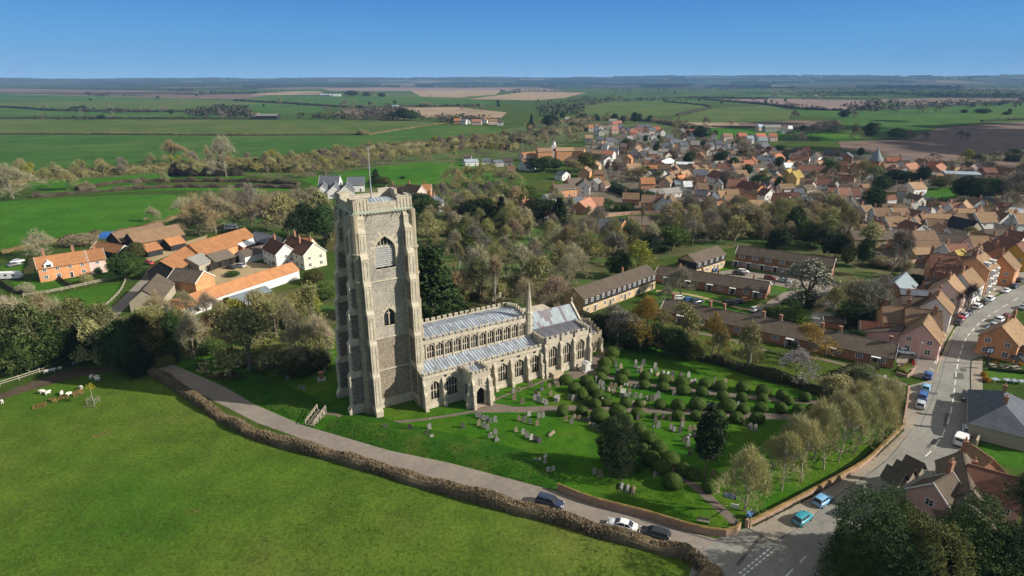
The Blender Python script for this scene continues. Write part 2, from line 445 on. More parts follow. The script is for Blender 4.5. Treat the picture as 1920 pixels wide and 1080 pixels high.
MAT['redglass'] = mat('tail_lamp_glass', (0.45, 0.02, 0.015), 0.05, 3.0, 0.2)
MAT['wool'] = mat('sheep_wool', (0.62, 0.57, 0.48), 0.12, 3.0, 0.95, fine=14, bumpk=0.4)

# ------------------------------------------------------------------ the ground,one sheet out to the horizon
def hill(r, a):
    """height of the land at distance r (m) in direction a; level near the village,hills far away"""
    if r < 6200: return 0.0
    t = min(1.0, (r - 6200) / 5600.0); t = t * t * (3 - 2 * t)
    h=104+20*math.sin(a*2.1+0.6)+16*math.sin(a*5.3)+26*max(0,math.sin((math.pi/2-a)*1.7)) ** 2
    h += 12*mnoise.noise(Vector((a*9,r/2600,3.1)))+5*mnoise.noise(Vector((a*40,r/900,7.7)))
    h += 10 * math.cos((a - math.pi / 2) * 3.1)
    return max(0.0, t * (h - 18 * math.exp(-((a - math.pi / 2 + 0.02) / 0.24) ** 2)))
def make_ground():
    mb = MB()
    rs=[3,40,120,300,700,1500,3000,4800,6200,6700,7200,7800,8400,9000,9700,10400,11100,11800,12600,14000,18000,30000]
    NA = 240
    for r in rs:
        for k in range(NA):
            a = 2 * math.pi * k / NA
            # hills only where the picture looks
            h = hill(r, a) if 0.1 < a < 3.05 else 0
            mb.v.append((r * math.cos(a), r * math.sin(a), h))
    for i in range(len(rs) - 1):
        for k in range(NA):
            k2 = (k + 1) % NA
            mb.f.append((i*NA+k,i*NA+k2,(i+1)*NA+k2,(i+1)*NA+k)); mb.m.append(1 if rs[i] >= 4800 else 0)
    mb.f.append(tuple(range(NA - 1, -1, -1))); mb.m.append(0)
    # far land: a patchwork of fields and woods
    m, nt, b = nodes('far_fields_and_woods')
    co = coord(nt, 'World')
    mp=nt.nodes.new('ShaderNodeMapping'); mp.inputs['Scale'].default_value=(1/520,1/900,1e-6); nt.links.new(co,mp.inputs[0])
    v = N(nt, 'TexVoronoi', Scale=1.0); nt.links.new(mp.outputs[0], v.inputs['Vector'])
    sp=nt.nodes.new('ShaderNodeSeparateColor'); nt.links.new(v.outputs['Color'],sp.inputs[0])
    c=ramp(nt,sp.outputs[0],((0.0,(0.020,0.028,0.018)),(0.35,(0.026,0.034,0.020)),(0.45,(0.035,0.060,0.024)),(0.62,(0.050,0.045,0.034)),(0.78,(0.03,0.036,0.022)),(1.0,(0.15,0.115,0.08))))
    nt.links.new(c,b.inputs['Base Color']); b.inputs['Roughness'].default_value=1.0; b.inputs['Specular IOR Level'].default_value=0.0
    o = mb.build('ground', [MAT['ground'], m], smooth=True)
    tag(o, kind='structure')
make_ground()

LEVEL={'field': 0.010,'meadow': 0.008,'churchyard': 0.012,'village_green': 0.010,'lawn': 0.016,'yard': 0.018,'mud_patch': 0.014,'village_ground': 0.006,'woodland_floor': 0.004,'car_park': 0.022,
         'lane': 0.026,'farm_lane': 0.030,'side_road': 0.034,'road': 0.040,'path': 0.020}
LAYN = {}
def ZS(name):
    LAYN[name] = LAYN.get(name, -1) + 1
    return LEVEL[name] + LAYN[name] * (0.0004 if name != 'field' else 0.002)
def sheet(name, pts, m, z=None, world=False, thick=0.0):
    """a level sheet on the ground; pts in photo pixels"""
    if z is None: z = ZS(name)
    ps = [Vector((p[0], p[1], z)) if world else at(p[0], p[1], 0) for p in pts]
    for p in ps: p.z = z + max(0.0, p.length - 320) * 0.00006
    mb = MB()
    if thick: mb.prism(ps, (0, 0, -thick))
    else: mb.ngon(ps)
    o = mb.build(name, m)
    return tag(o, kind='structure')
def smooth_line(pts, step=2.0):
    """Catmull-Rom through world points"""
    P = [Vector(p) for p in pts]
    out = []
    for i in range(len(P) - 1):
        p0, p1, p2, p3 = P[max(0, i - 1)], P[i], P[i + 1], P[min(len(P) - 1, i + 2)]
        n = max(1, int((p2 - p1).length / step))
        for k in range(n):
            t = k / n
            out.append(0.5*((2*p1)+(p2-p0)*t+(2*p0-5*p1+4*p2-p3)*t*t+(3*p1-p0-3*p2+p3)*t ** 3))
    out.append(P[-1])
    return out
def strip(name, pts, w, m, z=None, smooth=True, step=2.0, zs=0.0):
    """a band of width w (metres or list) along photo pixels"""
    if z is None: z = ZS(name)
    P = [at(*p) for p in pts]
    if smooth: P = smooth_line(P, step)
    mb = MB(); n = len(P)
    for i, p in enumerate(P):
        d = (P[min(n - 1, i + 1)] - P[max(0, i - 1)]).normalized()
        s = Vector((-d.y, d.x, 0)) * (w / 2)
        for q in (p + s, p - s): mb.v.append((q.x, q.y, z))
    for i in range(n - 1):
        mb.f.append((2 * i, 2 * i + 1, 2 * i + 3, 2 * i + 2)); mb.m.append(0)
    return tag(mb.build(name, m), kind='structure')

# --- fields, far to near (photo pixels)
for nm, mt, pts in (
    ('field', 'soil', ((0, 166), (500, 174), (480, 187), (170, 182), (0, 175))),
    ('field', 'stubble', ((490, 172), (600, 171), (610, 177), (470, 179))),
    ('field', 'pinksoil', ((600, 165), (1010, 164), (1060, 171), (620, 171))),
    ('field', 'wheatpale', ((690, 175), (1000, 178), (1090, 186), (700, 186))),
    ('field','stubble',((770,171),(850,167),(940,170),(930,177),(860,183),(790,181))),
    ('field', 'stubble', ((880, 186), (985, 172), (1100, 174), (1060, 183), (1010, 188))),
    ('field', 'wheat', ((0, 176), (200, 181), (480, 190), (300, 189), (0, 189))),
    ('field','wheatpale',((0,192),(240,187),(430,189),(700,200),(520,207),(300,211),(0,200))),
    ('field','wheat',((440,188),(500,180),(700,181),(900,188),(940,196),(820,199),(640,198),(480,192))),
    ('field','wheat',((0,202),(260,211),(500,215),(600,220),(480,222),(0,222))),
    ('field', 'wheat', ((480, 195), (640, 201), (570, 214), (500, 214), (330, 207))),
    ('field', 'soil', ((640, 206), (760, 200), (770, 223), (660, 222))),
    ('field', 'stubble', ((750, 202), (860, 201), (950, 211), (940, 221), (800, 220))),
    ('field','wheatpale',((0,224),(480,225),(720,226),(830,229),(700,250),(480,252),(0,251))),
    ('field','wheat',((0,253),(480,255),(690,252),(830,234),(940,240),(950,252),(800,262),(600,282),(440,300),(200,310),(0,320))),
    ('field','wheat',((1080,196),(1180,180),(1440,172),(1480,184),(1340,191),(1110,200))),
    ('field','pinksoil',((1320,187),(1440,185),(1670,189),(1590,207),(1480,200))),
    ('field','wheatpale',((1090,197),(1240,189),(1330,200),(1290,212),(1190,222),(1100,214))),
    ('field','wheatpale',((1260,222),(1340,203),(1440,198),(1485,208),(1480,226),(1300,230))),
    ('field','wheat',((1490,204),(1600,209),(1920,192),(1920,228),(1780,233),(1700,250),(1570,240),(1560,222),(1500,216))),
    ('field', 'wheatpale', ((1440, 171), (1560, 176), (1640, 184), (1450, 183))),
    ('field', 'soil', ((1640, 186), (1840, 182), (1920, 184), (1920, 190), (1700, 197))),
    ('field','stubble',((1265,229),(1360,230),(1470,228),(1400,238),(1290,241))),
    ('field', 'soil', ((1380, 230), (1500, 226), (1580, 228), (1540, 246), (1400, 242))),
    ('field','pasture',((1270,240),(1420,241),(1560,247),(1560,256),(1440,262),(1330,258))),
    ('field','soil',((1570,266),(1700,262),(1760,240),(1920,228),(1920,330),(1840,318),(1640,288),(1580,280))),
    ('field', 'pasture', ((1530, 250), (1612, 254), (1614, 264), (1540, 266))),
    ('field','pasture',((560,336),(700,314),(780,305),(900,307),(968,322),(990,345),(900,342),(760,348),(600,352))),
    ('field','pasture',((40,342),(290,328),(450,327),(470,338),(300,342),(60,356))),
    ('field','pasture',((70,360),(250,347),(480,346),(560,348),(540,358),(300,357),(90,368))),
    ('field','pasture',((0,378),(230,366),(330,365),(345,402),(300,416),(205,438),(100,447),(0,470))),
    ('village_ground','town',((1105,262),(1200,255),(1300,262),(1440,275),(1560,284),(1700,296),(1850,318),(1925,330),(1925,500),(1840,530),(1770,580),(1740,600),(1640,610),(1690,500),(1600,470),(1560,420),(1440,395),(1330,408),(1240,400),(1140,402),(1060,385),(1040,350),(1130,335),(1120,300),(1090,285))),
    ('woodland_floor','floor',((640,352),(760,348),(960,356),(1050,398),(1130,412),(1240,408),(1330,410),(1440,398),(1560,420),(1600,470),(1680,500),(1640,600),(1560,610),(1460,590),(1400,520),(1390,462),(1280,478),(1215,490),(1080,545),(1130,628),(1100,640),(1000,590),(800,600),(790,470))),
    ('woodland_floor','floor',((0,332),(120,322),(330,308),(600,292),(800,270),(960,240),(1110,222),(1210,226),(1340,250),(1300,262),(1100,256),(1010,290),(850,304),(700,318),(590,340),(450,328),(290,328),(60,342),(0,370))),
    ('woodland_floor','floor',((330,372),(480,355),(600,360),(630,420),(620,460),(560,440),(470,425),(360,440))),
    ('woodland_floor','floor',((0,600),(120,570),(230,595),(290,650),(285,696),(190,690),(70,700),(0,725))),
    ('woodland_floor','floor',((300,690),(255,630),(290,600),(420,570),(560,540),(640,520),(640,600),(560,660),(520,690),(430,706))),
    ('meadow','meadow',((-420,1700),(-900,900),(0,742),(75,712),(200,690),(285,700),(375,760),(480,822),(655,868),(960,957),(1052,981),(1185,1017),(1285,1046),(1335,1080),(1500,1700))),
    ('churchyard','churchyard',((330,680),(450,650),(625,625),(790,600),(1130,625),(1180,622),(1300,668),(1420,703),(1560,742),(1610,770),(1694,803),(1612,878),(1440,973),(1385,996),(1345,1008),(1320,1003),(1045,919),(842,868),(730,845),(642,818),(572,799),(480,760),(340,692))),
    ('village_green','green',((1200,625),(1300,590),(1440,628),(1664,697),(1702,722),(1690,800),(1610,770),(1560,740),(1420,702),(1300,667))),
    ('lawn', 'lawn', ((1196, 548), (1262, 540), (1428, 572), (1386, 596), (1240, 566))),
    ('lawn','lawn',((1350,498),(1400,500),(1560,535),(1470,552),(1440,528),(1340,512))),
    ('lawn', 'lawn', ((20, 528), (110, 524), (125, 535), (130, 540), (46, 553))),
    ('lawn', 'lawn', ((130, 524), (215, 512), (222, 522), (140, 534))),
    ('lawn', 'lawn', ((60, 560), (210, 532), (230, 530), (205, 575), (150, 585))),
    ('lawn', 'lawn', ((0, 500), (60, 480), (60, 505), (0, 520))),
    ('lawn', 'lawn', ((1730, 352), (1790, 350), (1800, 376), (1732, 374))),
    ('lawn', 'lawn', ((1838, 830), (1920, 848), (1920, 886), (1850, 858))),
    ('lawn', 'lawn', ((1850, 690), (1920, 700), (1920, 722), (1848, 714))),
    ('yard','gravel',((374,530),(395,505),(450,490),(520,497),(555,505),(470,535),(395,560))),
    ('yard','gravel',((262,476),(300,462),(352,452),(390,440),(384,452),(318,478),(285,492))),
    ('mud_patch','mud',((0,738),(60,716),(140,690),(240,690),(150,706),(70,728),(0,750))),
):
    sheet(nm, pts, MAT[mt])

# --- roads and paths
sheet('car_park',((1215,562),(1290,580),(1440,622),(1500,600),(1560,575),(1600,548),(1590,530),(1470,548),(1440,566),(1400,598)),MAT['lane'])
sheet('car_park',((1330,512),(1480,540),(1560,540),(1575,530),(1450,515),(1380,505)),MAT['lane'])
sheet('lane',((283,671),(340,690),(420,725),(480,760),(572,799),(642,819),(730,845),(842,868),(960,899),(1045,922),(1110,946),(1210,972),(1320,1005),(1345,1011),(1300,1052),(1285,1046),(1185,1012),(1052,976),(960,951),(762,888),(670,858),(580,828),(480,792),(375,738),(286,690)),MAT['lane'])
strip('farm_lane',((283,680),(245,640),(200,610),(215,585),(240,560),(275,525),(292,500)),4.2,MAT['lane'])
strip('farm_lane', ((0, 555), (15, 575), (30, 600)), 3.0, MAT['path'])
sheet('road',((1280,1130),(1300,1048),(1345,1010),(1400,990),(1450,1015),(1490,992),(1560,935),(1612,898),(1665,858),(1712,800),(1735,760),(1752,715),(1762,685),(1768,660),(1778,637),(1793,612),(1816,585),(1840,570),(1880,551),(1915,535),(1960,515),(1990,545),(1920,566),(1892,590),(1862,610),(1846,622),(1836,640),(1920,651),(1960,655),(1960,690),(1920,680),(1842,668),(1820,676),(1818,700),(1820,790),(1806,836),(1760,880),(1700,930),(1640,990),(1600,1040),(1590,1130)),MAT['asphalt'])
def pave(pts): return sheet('pavement', pts, MAT['pavement'], z=0.15, thick=0.148)
pave(((1440,972),(1615,878),(1692,808),(1702,725),(1752,712),(1735,762),(1712,802),(1664,860),(1612,900),(1560,937),(1490,994),(1450,1016),(1402,991)))
pave(((1748,660),(1760,622),(1787,572),(1820,550),(1860,525),(1905,498),(1935,492),(1955,512),(1912,533),(1876,549),(1838,568),(1813,583),(1790,610),(1775,636),(1765,662)))
pave(((1822,678),(1842,672),(1842,718),(1844,800),(1830,836),(1808,836),(1822,790),(1820,700)))
pave(((1850,630),(1862,614),(1880,600),(1856,640),(1920,662),(1920,655),(1840,641)))
sheet('side_road',((1694,656),(1748,663),(1766,666),(1762,690),(1753,716),(1690,700),(1680,676)),MAT['lane'])
strip('path',((908,760),(960,768),(1050,766),(1135,766),(1215,769),(1285,772),(1435,780),(1570,784)),2.3,MAT['path'])
strip('path',((1040,712),(1085,697),(1115,699),(1145,707),(1185,716),(1285,731),(1420,746),(1560,757)),1.9,MAT['path'])
strip('path',((1150,768),(1200,815),(1240,860),(1282,896),(1310,917),(1350,953),(1382,984)),1.7,MAT['path'])
strip('path',((905,766),(885,772),(805,785),(730,792),(680,791),(645,783),(625,776),(606,776)),0.9,MAT['path'])
strip('path', ((910, 758), (960, 736), (1000, 722), (1045, 704)), 0.7, MAT['path'])
sheet('path',((1030,716),(1095,684),(1135,650),(1150,655),(1120,690),(1105,700),(1050,722)),MAT['path'])
sheet('path', ((880, 766), (922, 755), (960, 762), (960, 773), (890, 774)), MAT['path'])
strip('path',((1230,545),(1290,552),(1345,565),(1400,580),(1430,570)),1.6,MAT['gravel'])
strip('path',((1240,615),(1350,632),(1440,658),(1560,678),(1700,722)),1.3,MAT['path'])

MAT['patch']=mat('tar_patch',(0.105,0.102,0.096),0.2,0.4,0.92,kind='World',fine=2.0)
for pts in (((1700,880),(1716,866),(1722,871),(1706,885)),((1788,700),(1806,700),(1808,712),(1788,711)),((1736,838),(1752,822),(1756,826),(1741,842)),((1800,690),(1812,692),(1811,698),(1799,696)),((1560,1010),(1600,985),(1612,996),(1574,1022)),((1772,775),(1779,775),(1776,800),(1768,800)),((1420,1018),(1436,1010),(1442,1014),(1426,1022)),((1744,735),(1758,736),(1757,741),(1742,740))):
    sheet('road_patch', pts, MAT['patch'], z=.043)
for pts,w in ((((1382,1060),(1415,1020),(1445,985),(1452,974)),.5),(((1450,1016),(1490,993),(1560,936),(1612,899),(1664,859),(1711,801)),.35),(((1200,975),(1300,1003),(1360,1018),(1420,1016)),.3),(((1725,800),(1760,720),(1774,670),(1800,615)),.12)):
    strip('road_patch', pts, w, MAT['patch'], z=.0435)
# markings
def dash(name, pts, w, z, m): return strip(name, pts, w, m, z=z, smooth=False)
CL=[(1487,1067,1462,1093),(1511,1043,1500,1055),(1668,909,1655,921),(1699,886,1685,898),(1722,867,1712,877),(1746,846,1735,856),(1762,824,1753,837),(1772,805,1766,819),(1780,782,1776,796),(1785,762,1782,776),(1788,744,1786,756),(1790,728,1788.5,739),(1791.5,712,1790.3,722),(1793,697,1792,707),(1795.5,683,1794,692),(1798.5,669,1796.5,678),(1802,657,1800,665),(1806,645,1803.5,653),(1812,634,1808,641),(1819,624.5,1814,631),(1827,615,1822,621),(1837,605.5,1831,611),(1848,597.5,1841,602.5),(1858,590.5,1851,595),(1872,581,1864,586),(1890,570,1880,576),(1908,559,1899,564.5)]
mk = MB()
for x0, y0, x1, y1 in CL:
    a, b = at(x0, y0), at(x1, y1)
    d = (a - b).normalized(); s = Vector((-d.y, d.x, 0)) * 0.10
    mk.quad(*[(p.x, p.y, 0.046) for p in (a + s, a - s, b - s, b + s)])
# give way line: two rows of short dashes
for off in (0, 0.55):
    a, b = at(1386, 1076), at(1446, 1027)
    d = (b - a); L = d.length; d.normalize(); nrm = Vector((d.y, -d.x, 0))
    k = 0.0
    while k < L:
        p, q = a + d * k + nrm * off, a + d * min(L, k + 0.62) + nrm * off
        s = nrm * 0.14
        mk.quad(*[(v.x, v.y, 0.046) for v in (p + s, p - s, q - s, q + s)])
        k += 1.0
for (x0,y0,x1,y1) in ((1752,682,1757,670),(1755,683,1760,671),(1744,690,1752,696)):
    a,b=at(x0,y0),at(x1,y1); d=(a-b).normalized(); s=Vector((-d.y,d.x,0))*0.09
    mk.quad(*[(p.x, p.y, 0.046) for p in (a + s, a - s, b - s, b + s)])
tag(mk.build('road_markings', MAT['paint']), kind='structure')
strip('road_edge_line',((1756,700),(1764,675),(1777,645),(1789,618)),0.12,MAT['ypaint'],z=0.046)
# ------------------------------------------------------------------ the church (local axes: x east along the nave,y north,origin at the south-west foot of the aisle)
CH_A = R(31.3)
CH_O = at(794, 771)
church=thing('church','large medieval stone church with tall square flint tower, lead roofs and battlements','church',CH_O,CH_A)
def CW(u, v, z=0):
    return CH_O+Vector((u*math.cos(CH_A)-v*math.sin(CH_A),u*math.sin(CH_A)+v*math.cos(CH_A),z))
def arch_pts(u0, u1, zs, za, n=9, p=0.62):
    """points along an arch from (u0, zs) over the top to (u1, zs)"""
    um, hw = (u0 + u1) / 2, (u1 - u0) / 2
    out = []
    for i in range(2 * n + 1):
        x = -1 + i / n
        out.append((um + hw * x, zs + (za - zs) * max(0.0, 1 - abs(x)) ** p))
    return out
class Wall:
    """upright wall plane: P(s, z, d) = point at s along, z up, d outward"""
    def __init__(w, o, sdir):
        w.o, w.d = Vector((o[0], o[1], 0)), Vector((sdir[0], sdir[1], 0)).normalized()
        w.n = Vector((w.d.y, -w.d.x, 0))
    def P(w, s, z, d=0.0): return w.o + w.d * s + w.n * d + Vector((0, 0, z))
def wall_open(mb, W, s0, s1, z0, z1, ops, depth=0.5, m=0, mr=0, p=0.62):
    """wall with arched openings (s0, s1, sill, spring, apex); reveals in material mr"""
    cur = s0
    for (a, b, zl, zs, za) in sorted(ops):
        mb.quad(W.P(cur, z0), W.P(a, z0), W.P(a, z1), W.P(cur, z1), m)
        mb.quad(W.P(a, z0), W.P(b, z0), W.P(b, zl), W.P(a, zl), m)
        ap = arch_pts(a, b, zs, za, p=p)
        k = len(ap) // 2
        mb.ngon([W.P(a,z1)]+[W.P(s,z) for s,z in ap[:k+1]]+[W.P(ap[k][0],z1)],m)
        mb.ngon([W.P(ap[k][0], z1)] + [W.P(s, z) for s, z in ap[k:]] + [W.P(b, z1)], m)
        ring = [(a, zl)] + ap + [(b, zl)]
        for (q, r) in zip(ring, ring[1:] + ring[:1]):
            mb.quad(W.P(*q),W.P(*r),W.P(r[0],r[1],-depth),W.P(q[0],q[1],-depth),mr)
        cur = b
    mb.quad(W.P(cur, z0), W.P(s1, z0), W.P(s1, z1), W.P(cur, z1), m)
def bar(mb, W, s0, s1, z0, z1, d0, d1, m=0):
    vs = [W.P(s, z, d) for d in (d0, d1) for z in (z0, z1) for s in (s0, s1)]
    mb.add(vs,((0,1,3,2),(4,6,7,5),(0,4,5,1),(2,3,7,6),(0,2,6,4),(1,5,7,3)),m)
def window(W,name,a,b,zl,zs,za,lights,depth=0.42,transom=None,louvre=False,hood=True,p=0.62,parent=None,glassm='glass'):
    """leaded window: glass, > tracery of mullions, transom and head"""
    g = MB()
    ap = arch_pts(a, b, zs, za, p=p)
    g.ngon([W.P(a,zl,-depth)]+[W.P(s,z,-depth) for s,z in ap]+[W.P(b,zl,-depth)])
    if louvre:
        k = zl + 0.25
        while k < zs + 0.25:
            g.quad(W.P(a+.06,k,-depth+.30),W.P(b-.06,k,-depth+.30),W.P(b-.06,k+.34,-depth+.03),W.P(a+.06,k+.34,-depth+.03),1); k += 0.42
    o = g.build(name, [MAT[glassm], MAT['louvre']], parent or church)
    t = MB()
    w = (b - a) / lights
    mw = 0.075 if lights > 2 else 0.09
    def topz(s):
        x=abs((s-(a+b)/2)/((b-a)/2)); return zs+(za-zs)*max(0,1-x) ** p
    for i in range(1, lights):
        s = a + w * i
        bar(t, W, s - mw, s + mw, zl, topz(s) - 0.02, -depth + .02, -depth + .2)
    if transom: bar(t, W, a, b, transom - .09, transom + .09, -depth + .02, -depth + .17)
    # heads of the lights and a band of tracery above
    for i in range(lights):
        c0, c1 = a + w * i, a + w * (i + 1)
        zz = zs - 0.05
        for x0, x1, side in ((c0, c0 + w * .34, 0), (c1 - w * .34, c1, 1)):
            hgt = min(0.5, (za - zs) * .55)
            pts=[W.P(x0,zz,-depth+.05),W.P(x1,zz+hgt,-depth+.05),W.P(x0,zz+hgt,-depth+.05)] if side == 0 else [W.P(x1,zz,-depth+.05),W.P(x1,zz+hgt,-depth+.05),W.P(x0,zz+hgt,-depth+.05)]
            if zz + hgt < topz((x0 + x1) / 2): t.prism(pts, W.n * 0.1)
        if lights >= 3 and za - zs > 1.2:
            s = (c0 + c1) / 2
            if topz(s)-zs>0.55: bar(t,W,s-.05,s+.05,zs+.45,topz(s)-.02,-depth+.02,-depth+.14)
    if za-zs>1.2 and lights >= 3: bar(t,W,a+w*.5,b-w*.5,zs+.42,zs+.54,-depth+.02,-depth+.15)
    bar(t, W, a - .08, b + .08, zl - .2, zl, -depth, .08)
    t.build('tracery', MAT['stone'], o)
    if hood:
        h=MB(); pa=arch_pts(a-.16,b+.16,zs-.05,za+.2,p=p); pb=arch_pts(a,b,zs-.05,za,p=p)
        for i in range(len(pa) - 1):
            q=[W.P(*pa[i],.0),W.P(*pa[i+1],.0),W.P(*pb[i+1],.0),W.P(*pb[i],.0)]
            h.prism(q, W.n * 0.07)
        h.build('hood_mould', MAT['stone'], o)
    return o
def battlement(mb, W, s0, s1, z0, zc, zm, n, thick=0.32, m=0, frac=0.56, mp=None):
    """crenellated parapet from z0: crenels at zc, merlons to zm"""
    bar(mb, W, s0, s1, z0, zc, -thick, 0, m)
    L = (s1 - s0) / n
    for i in range(n):
        a = s0 + L * (i + (1 - frac) / 2); b = a + L * frac
        bar(mb, W, a, b, zc, zm, -thick + .002, -.002, m)
        bar(mb, W, a - .05, b + .05, zm, zm + .1, -thick - .04, .04, m)
        if mp is not None:
            c = (a + b) / 2; k = (b - a) * .2
            bar(mb,W,c-k,c+k,zc+(zm-zc)*.12,zc+(zm-zc)*.78,-thick-.004,.004,mp)
def buttress(W,s0,s1,stages,name='buttress',top=None,panel=True,parent=None,chequer=False):
    """stepped buttress on wall plane W between s0 and s1; stages [(z0,z1,projection)] with sloped set-offs"""
    mb = MB()
    for i, (z0, z1, pr) in enumerate(stages):
        nx = stages[i + 1][2] if i + 1 < len(stages) else 0.0
        sl = min(1.0, (pr - nx) * 1.5 + 0.05)
        zt = z1 - sl
        bar(mb, W, s0, s1, z0, zt, -0.15, pr)
        vs=[W.P(s,z,d) for s in (s0,s1) for z,d in ((zt,-.15),(zt,pr),(z1,nx),(z1,-.15))]
        mb.add(vs,((0,1,2,3),(7,6,5,4),(1,5,6,2),(2,6,7,3),(0,4,5,1),(0,3,7,4)))
        bar(mb, W, s0 - .06, s1 + .06, zt - .16, zt, -0.1, pr + .06)
        if panel and z1 - z0 > 1.5 and pr > 0.5:
            # toothed panels of dark flint on both flanks
            k = z0 + .3
            j = 0
            while k < zt - .7:
                e = .22 if j % 2 else .42
                for s, sg in ((s0, -1), (s1, 1)):
                    q=[W.P(s,k,.1),W.P(s,k+.5,.1),W.P(s,k+.5,pr-e),W.P(s,k,pr-e)]
                    mb.add([p + W.d * (0.006 * sg) for p in q], ((0, 1, 2, 3),), 1)
                if chequer:
                    c = (s0 + s1) / 2; kk = .17
                    if j % 2: mb.add([W.P(c-kk,k+.05,pr+.006),W.P(c+kk,k+.05,pr+.006),W.P(c+kk,k+.42,pr+.006),W.P(c-kk,k+.42,pr+.006)],((0,1,2,3),),1)
                k += .5; j += 1
            # sunk panel on the face
            f0, f1 = s0 + (s1 - s0) * .3, s1 - (s1 - s0) * .3
            if not chequer and zt - z0 > 3:
                bar(mb,W,f0-.12,f0,z0+.5,zt-.5,pr,pr+.07); bar(mb,W,f1,f1+.12,z0+.5,zt-.5,pr,pr+.07)
                bar(mb, W, f0, f1, zt - .62, zt - .5, pr, pr + .07); mid = (z0 + zt) / 2
                bar(mb, W, f0, f1, mid - .1, mid + .1, pr, pr + .07)
    return mb.build(name, [MAT['stone'], MAT['flintdark']], parent or church)

# --- tower
TU0, TU1, TV0, TV1 = -9.2, 1.7, 6.0, 16.0
tower = MB()
TW={'S': Wall((TU0,TV0),(1,0)),'E': Wall((TU1,TV0),(0,1)),'N': Wall((TU1,TV1),(-1,0)),'W': Wall((TU0,TV1),(0,-1))}
TL = {'S': TU1 - TU0, 'N': TU1 - TU0, 'E': TV1 - TV0, 'W': TV1 - TV0}
tower_o = link('tower', None, church) if False else None
tw_ops = {}
for k, W in TW.items():
    L = TL[k]; c = L / 2
    bel = (c - 2.05, c + 2.05, 30.0, 34.0, 36.4)
    low = (c - 1.2, c + 1.2, 18.0, 20.1, 21.6)
    tw_ops[k] = (bel, low)
    for z0,z1,ops,m in ((0,1.7,(),2),(1.7,8.5,(),1),(8.5,15.4,(),1),(15.4,27.6,(low,) if k != 'E' else (),0),(27.6,41.3,(bel,),0)):
        wall_open(tower, W, 0, L, z0, z1, ops, 0.75, m, 2, p=0.55)
tower_wall = tower.build('tower', [MAT['flint'], MAT['flintlow'], MAT['stone']], church)
for k, W in TW.items():
    L = TL[k]
    a, b, zl, zs, za = tw_ops[k][0]
    if k in 'SW' or k == 'N' or k == 'E': window(W,'belfry_window',a,b,zl,zs,za,3,0.7,None,True,True,0.55,tower_wall)
    if k in 'SWN':
        a,b,zl,zs,za=tw_ops[k][1]; window(W,'tower_window',a,b,zl,zs,za,2,0.6,None,False,False,0.55,tower_wall)
# string courses, plinth, voussoirs, cornice
for k, W in TW.items():
    L = TL[k]; c = L / 2
    for z in (8.5,15.5,27.6): st=MB(); bar(st,W,0,L,z-.14,z+.14,0,.16); st.build('string_course',MAT['stone'],tower_wall)
    st=MB(); bar(st,W,-.1,L+.1,0,.75,0,.42); bar(st,W,-.1,L+.1,.75,1.45,0,.26); bar(st,W,0,L,1.45,1.85,0,.14); st.build('plinth',MAT['stone'],tower_wall)
    for (a,b,zs,za,n,o) in ((c-2.05,c+2.05,34.0,36.4,17,.75),(c-1.2,c+1.2,20.1,21.6,13,.55)):
        if k == 'E' and n == 13: continue
        # toothed stone surround: jambs and voussoirs as one band
        um = (a + b) / 2; hw = (b - a) / 2; zb = zs - 3.4 if n == 17 else zs - 1.9
        inn, out = [], []
        m = int((zs - zb) / .62)
        for j in range(m):
            e = .42 if j % 2 else .24
            inn += [(a-.04,zb+j*.62)]; out += [(a-e,zb+j*.62),(a-e,zb+(j+1)*.62)]
        for i in range(2 * n):
            t = math.pi * (i // 2 + (.12 if i % 2 == 0 else .88)) / n
            pr = 1.0 + .02; r1 = (1.12 + o / hw) if (i // 2) % 2 == 0 else 1.12
            z_ = lambda r: zs + math.sin(t) ** .9 * (za - zs) * (1 + (r - 1) * .95)
            out.append((um - math.cos(t) * hw * r1, z_(r1)))
        ap = arch_pts(a - .04, b + .04, zs, za + .05, n=9, p=.55); inn += ap
        for j in range(m):
            e = .42 if (m - j) % 2 else .24
            zt=zb+(m-j)*.62; out += [(b+e,zt),(b+e,zt-.62)]; inn += [(b+.04,zt-.62)]
        st=MB(); st.prism([W.P(x,z,.012) for x,z in out]+[W.P(x,z,.012) for x,z in inn[::-1]],W.n*.025)
        st.build('window_surround', MAT['stone'], tower_wall)
    for s, sg in ((1.45, 1), (L - 1.45, -1)):
        pts = [(s, 2.0)]
        for j in range(60): e=.42 if j % 2 else .22; pts += [(s+sg*e,2+j*.62),(s+sg*e,2+(j+1)*.62)]
        pts.append((s,2+60*.62)); st=MB(); st.prism([W.P(x,z,.0) for x,z in pts],W.n*.014); st.build('quoin_strip',MAT['stone'],tower_wall)
    if k in 'SW':      # a pale star set in the wall
        st = MB()
        for i in range(4):
            A = Matrix.Rotation(i * math.pi / 4, 3, W.n); ctr = W.P(c, 16.9, .0)
            st.prism([ctr+A @ (W.d*x+Vector((0,0,z))) for x,z in ((-.42,-.07),(.42,-.07),(.42,.07),(-.42,.07))],W.n*(.02+.002*i))
        st.build('star', MAT['stone'], tower_wall)
prof_w=[(0,1.8,4.3),(1.8,9.2,3.75),(9.2,16.2,3.25),(16.2,22.6,2.75),(22.6,28.4,2.25),(28.4,33.8,1.75),(33.8,38.6,1.15),(38.6,41.2,0.6)]
prof_s=[(0,1.8,3.7),(1.8,9.2,3.35),(9.2,16.2,3.05),(16.2,22.6,2.75),(22.6,28.4,2.3),(28.4,33.8,1.8),(33.8,38.6,1.15),(38.6,41.2,0.6)]
prof_e=[(0,9.2,1.95),(9.2,16.2,1.8),(16.2,22.6,1.5),(22.6,28.4,1.25),(28.4,33.8,1.0),(33.8,38.6,.8),(38.6,41.2,.55)]
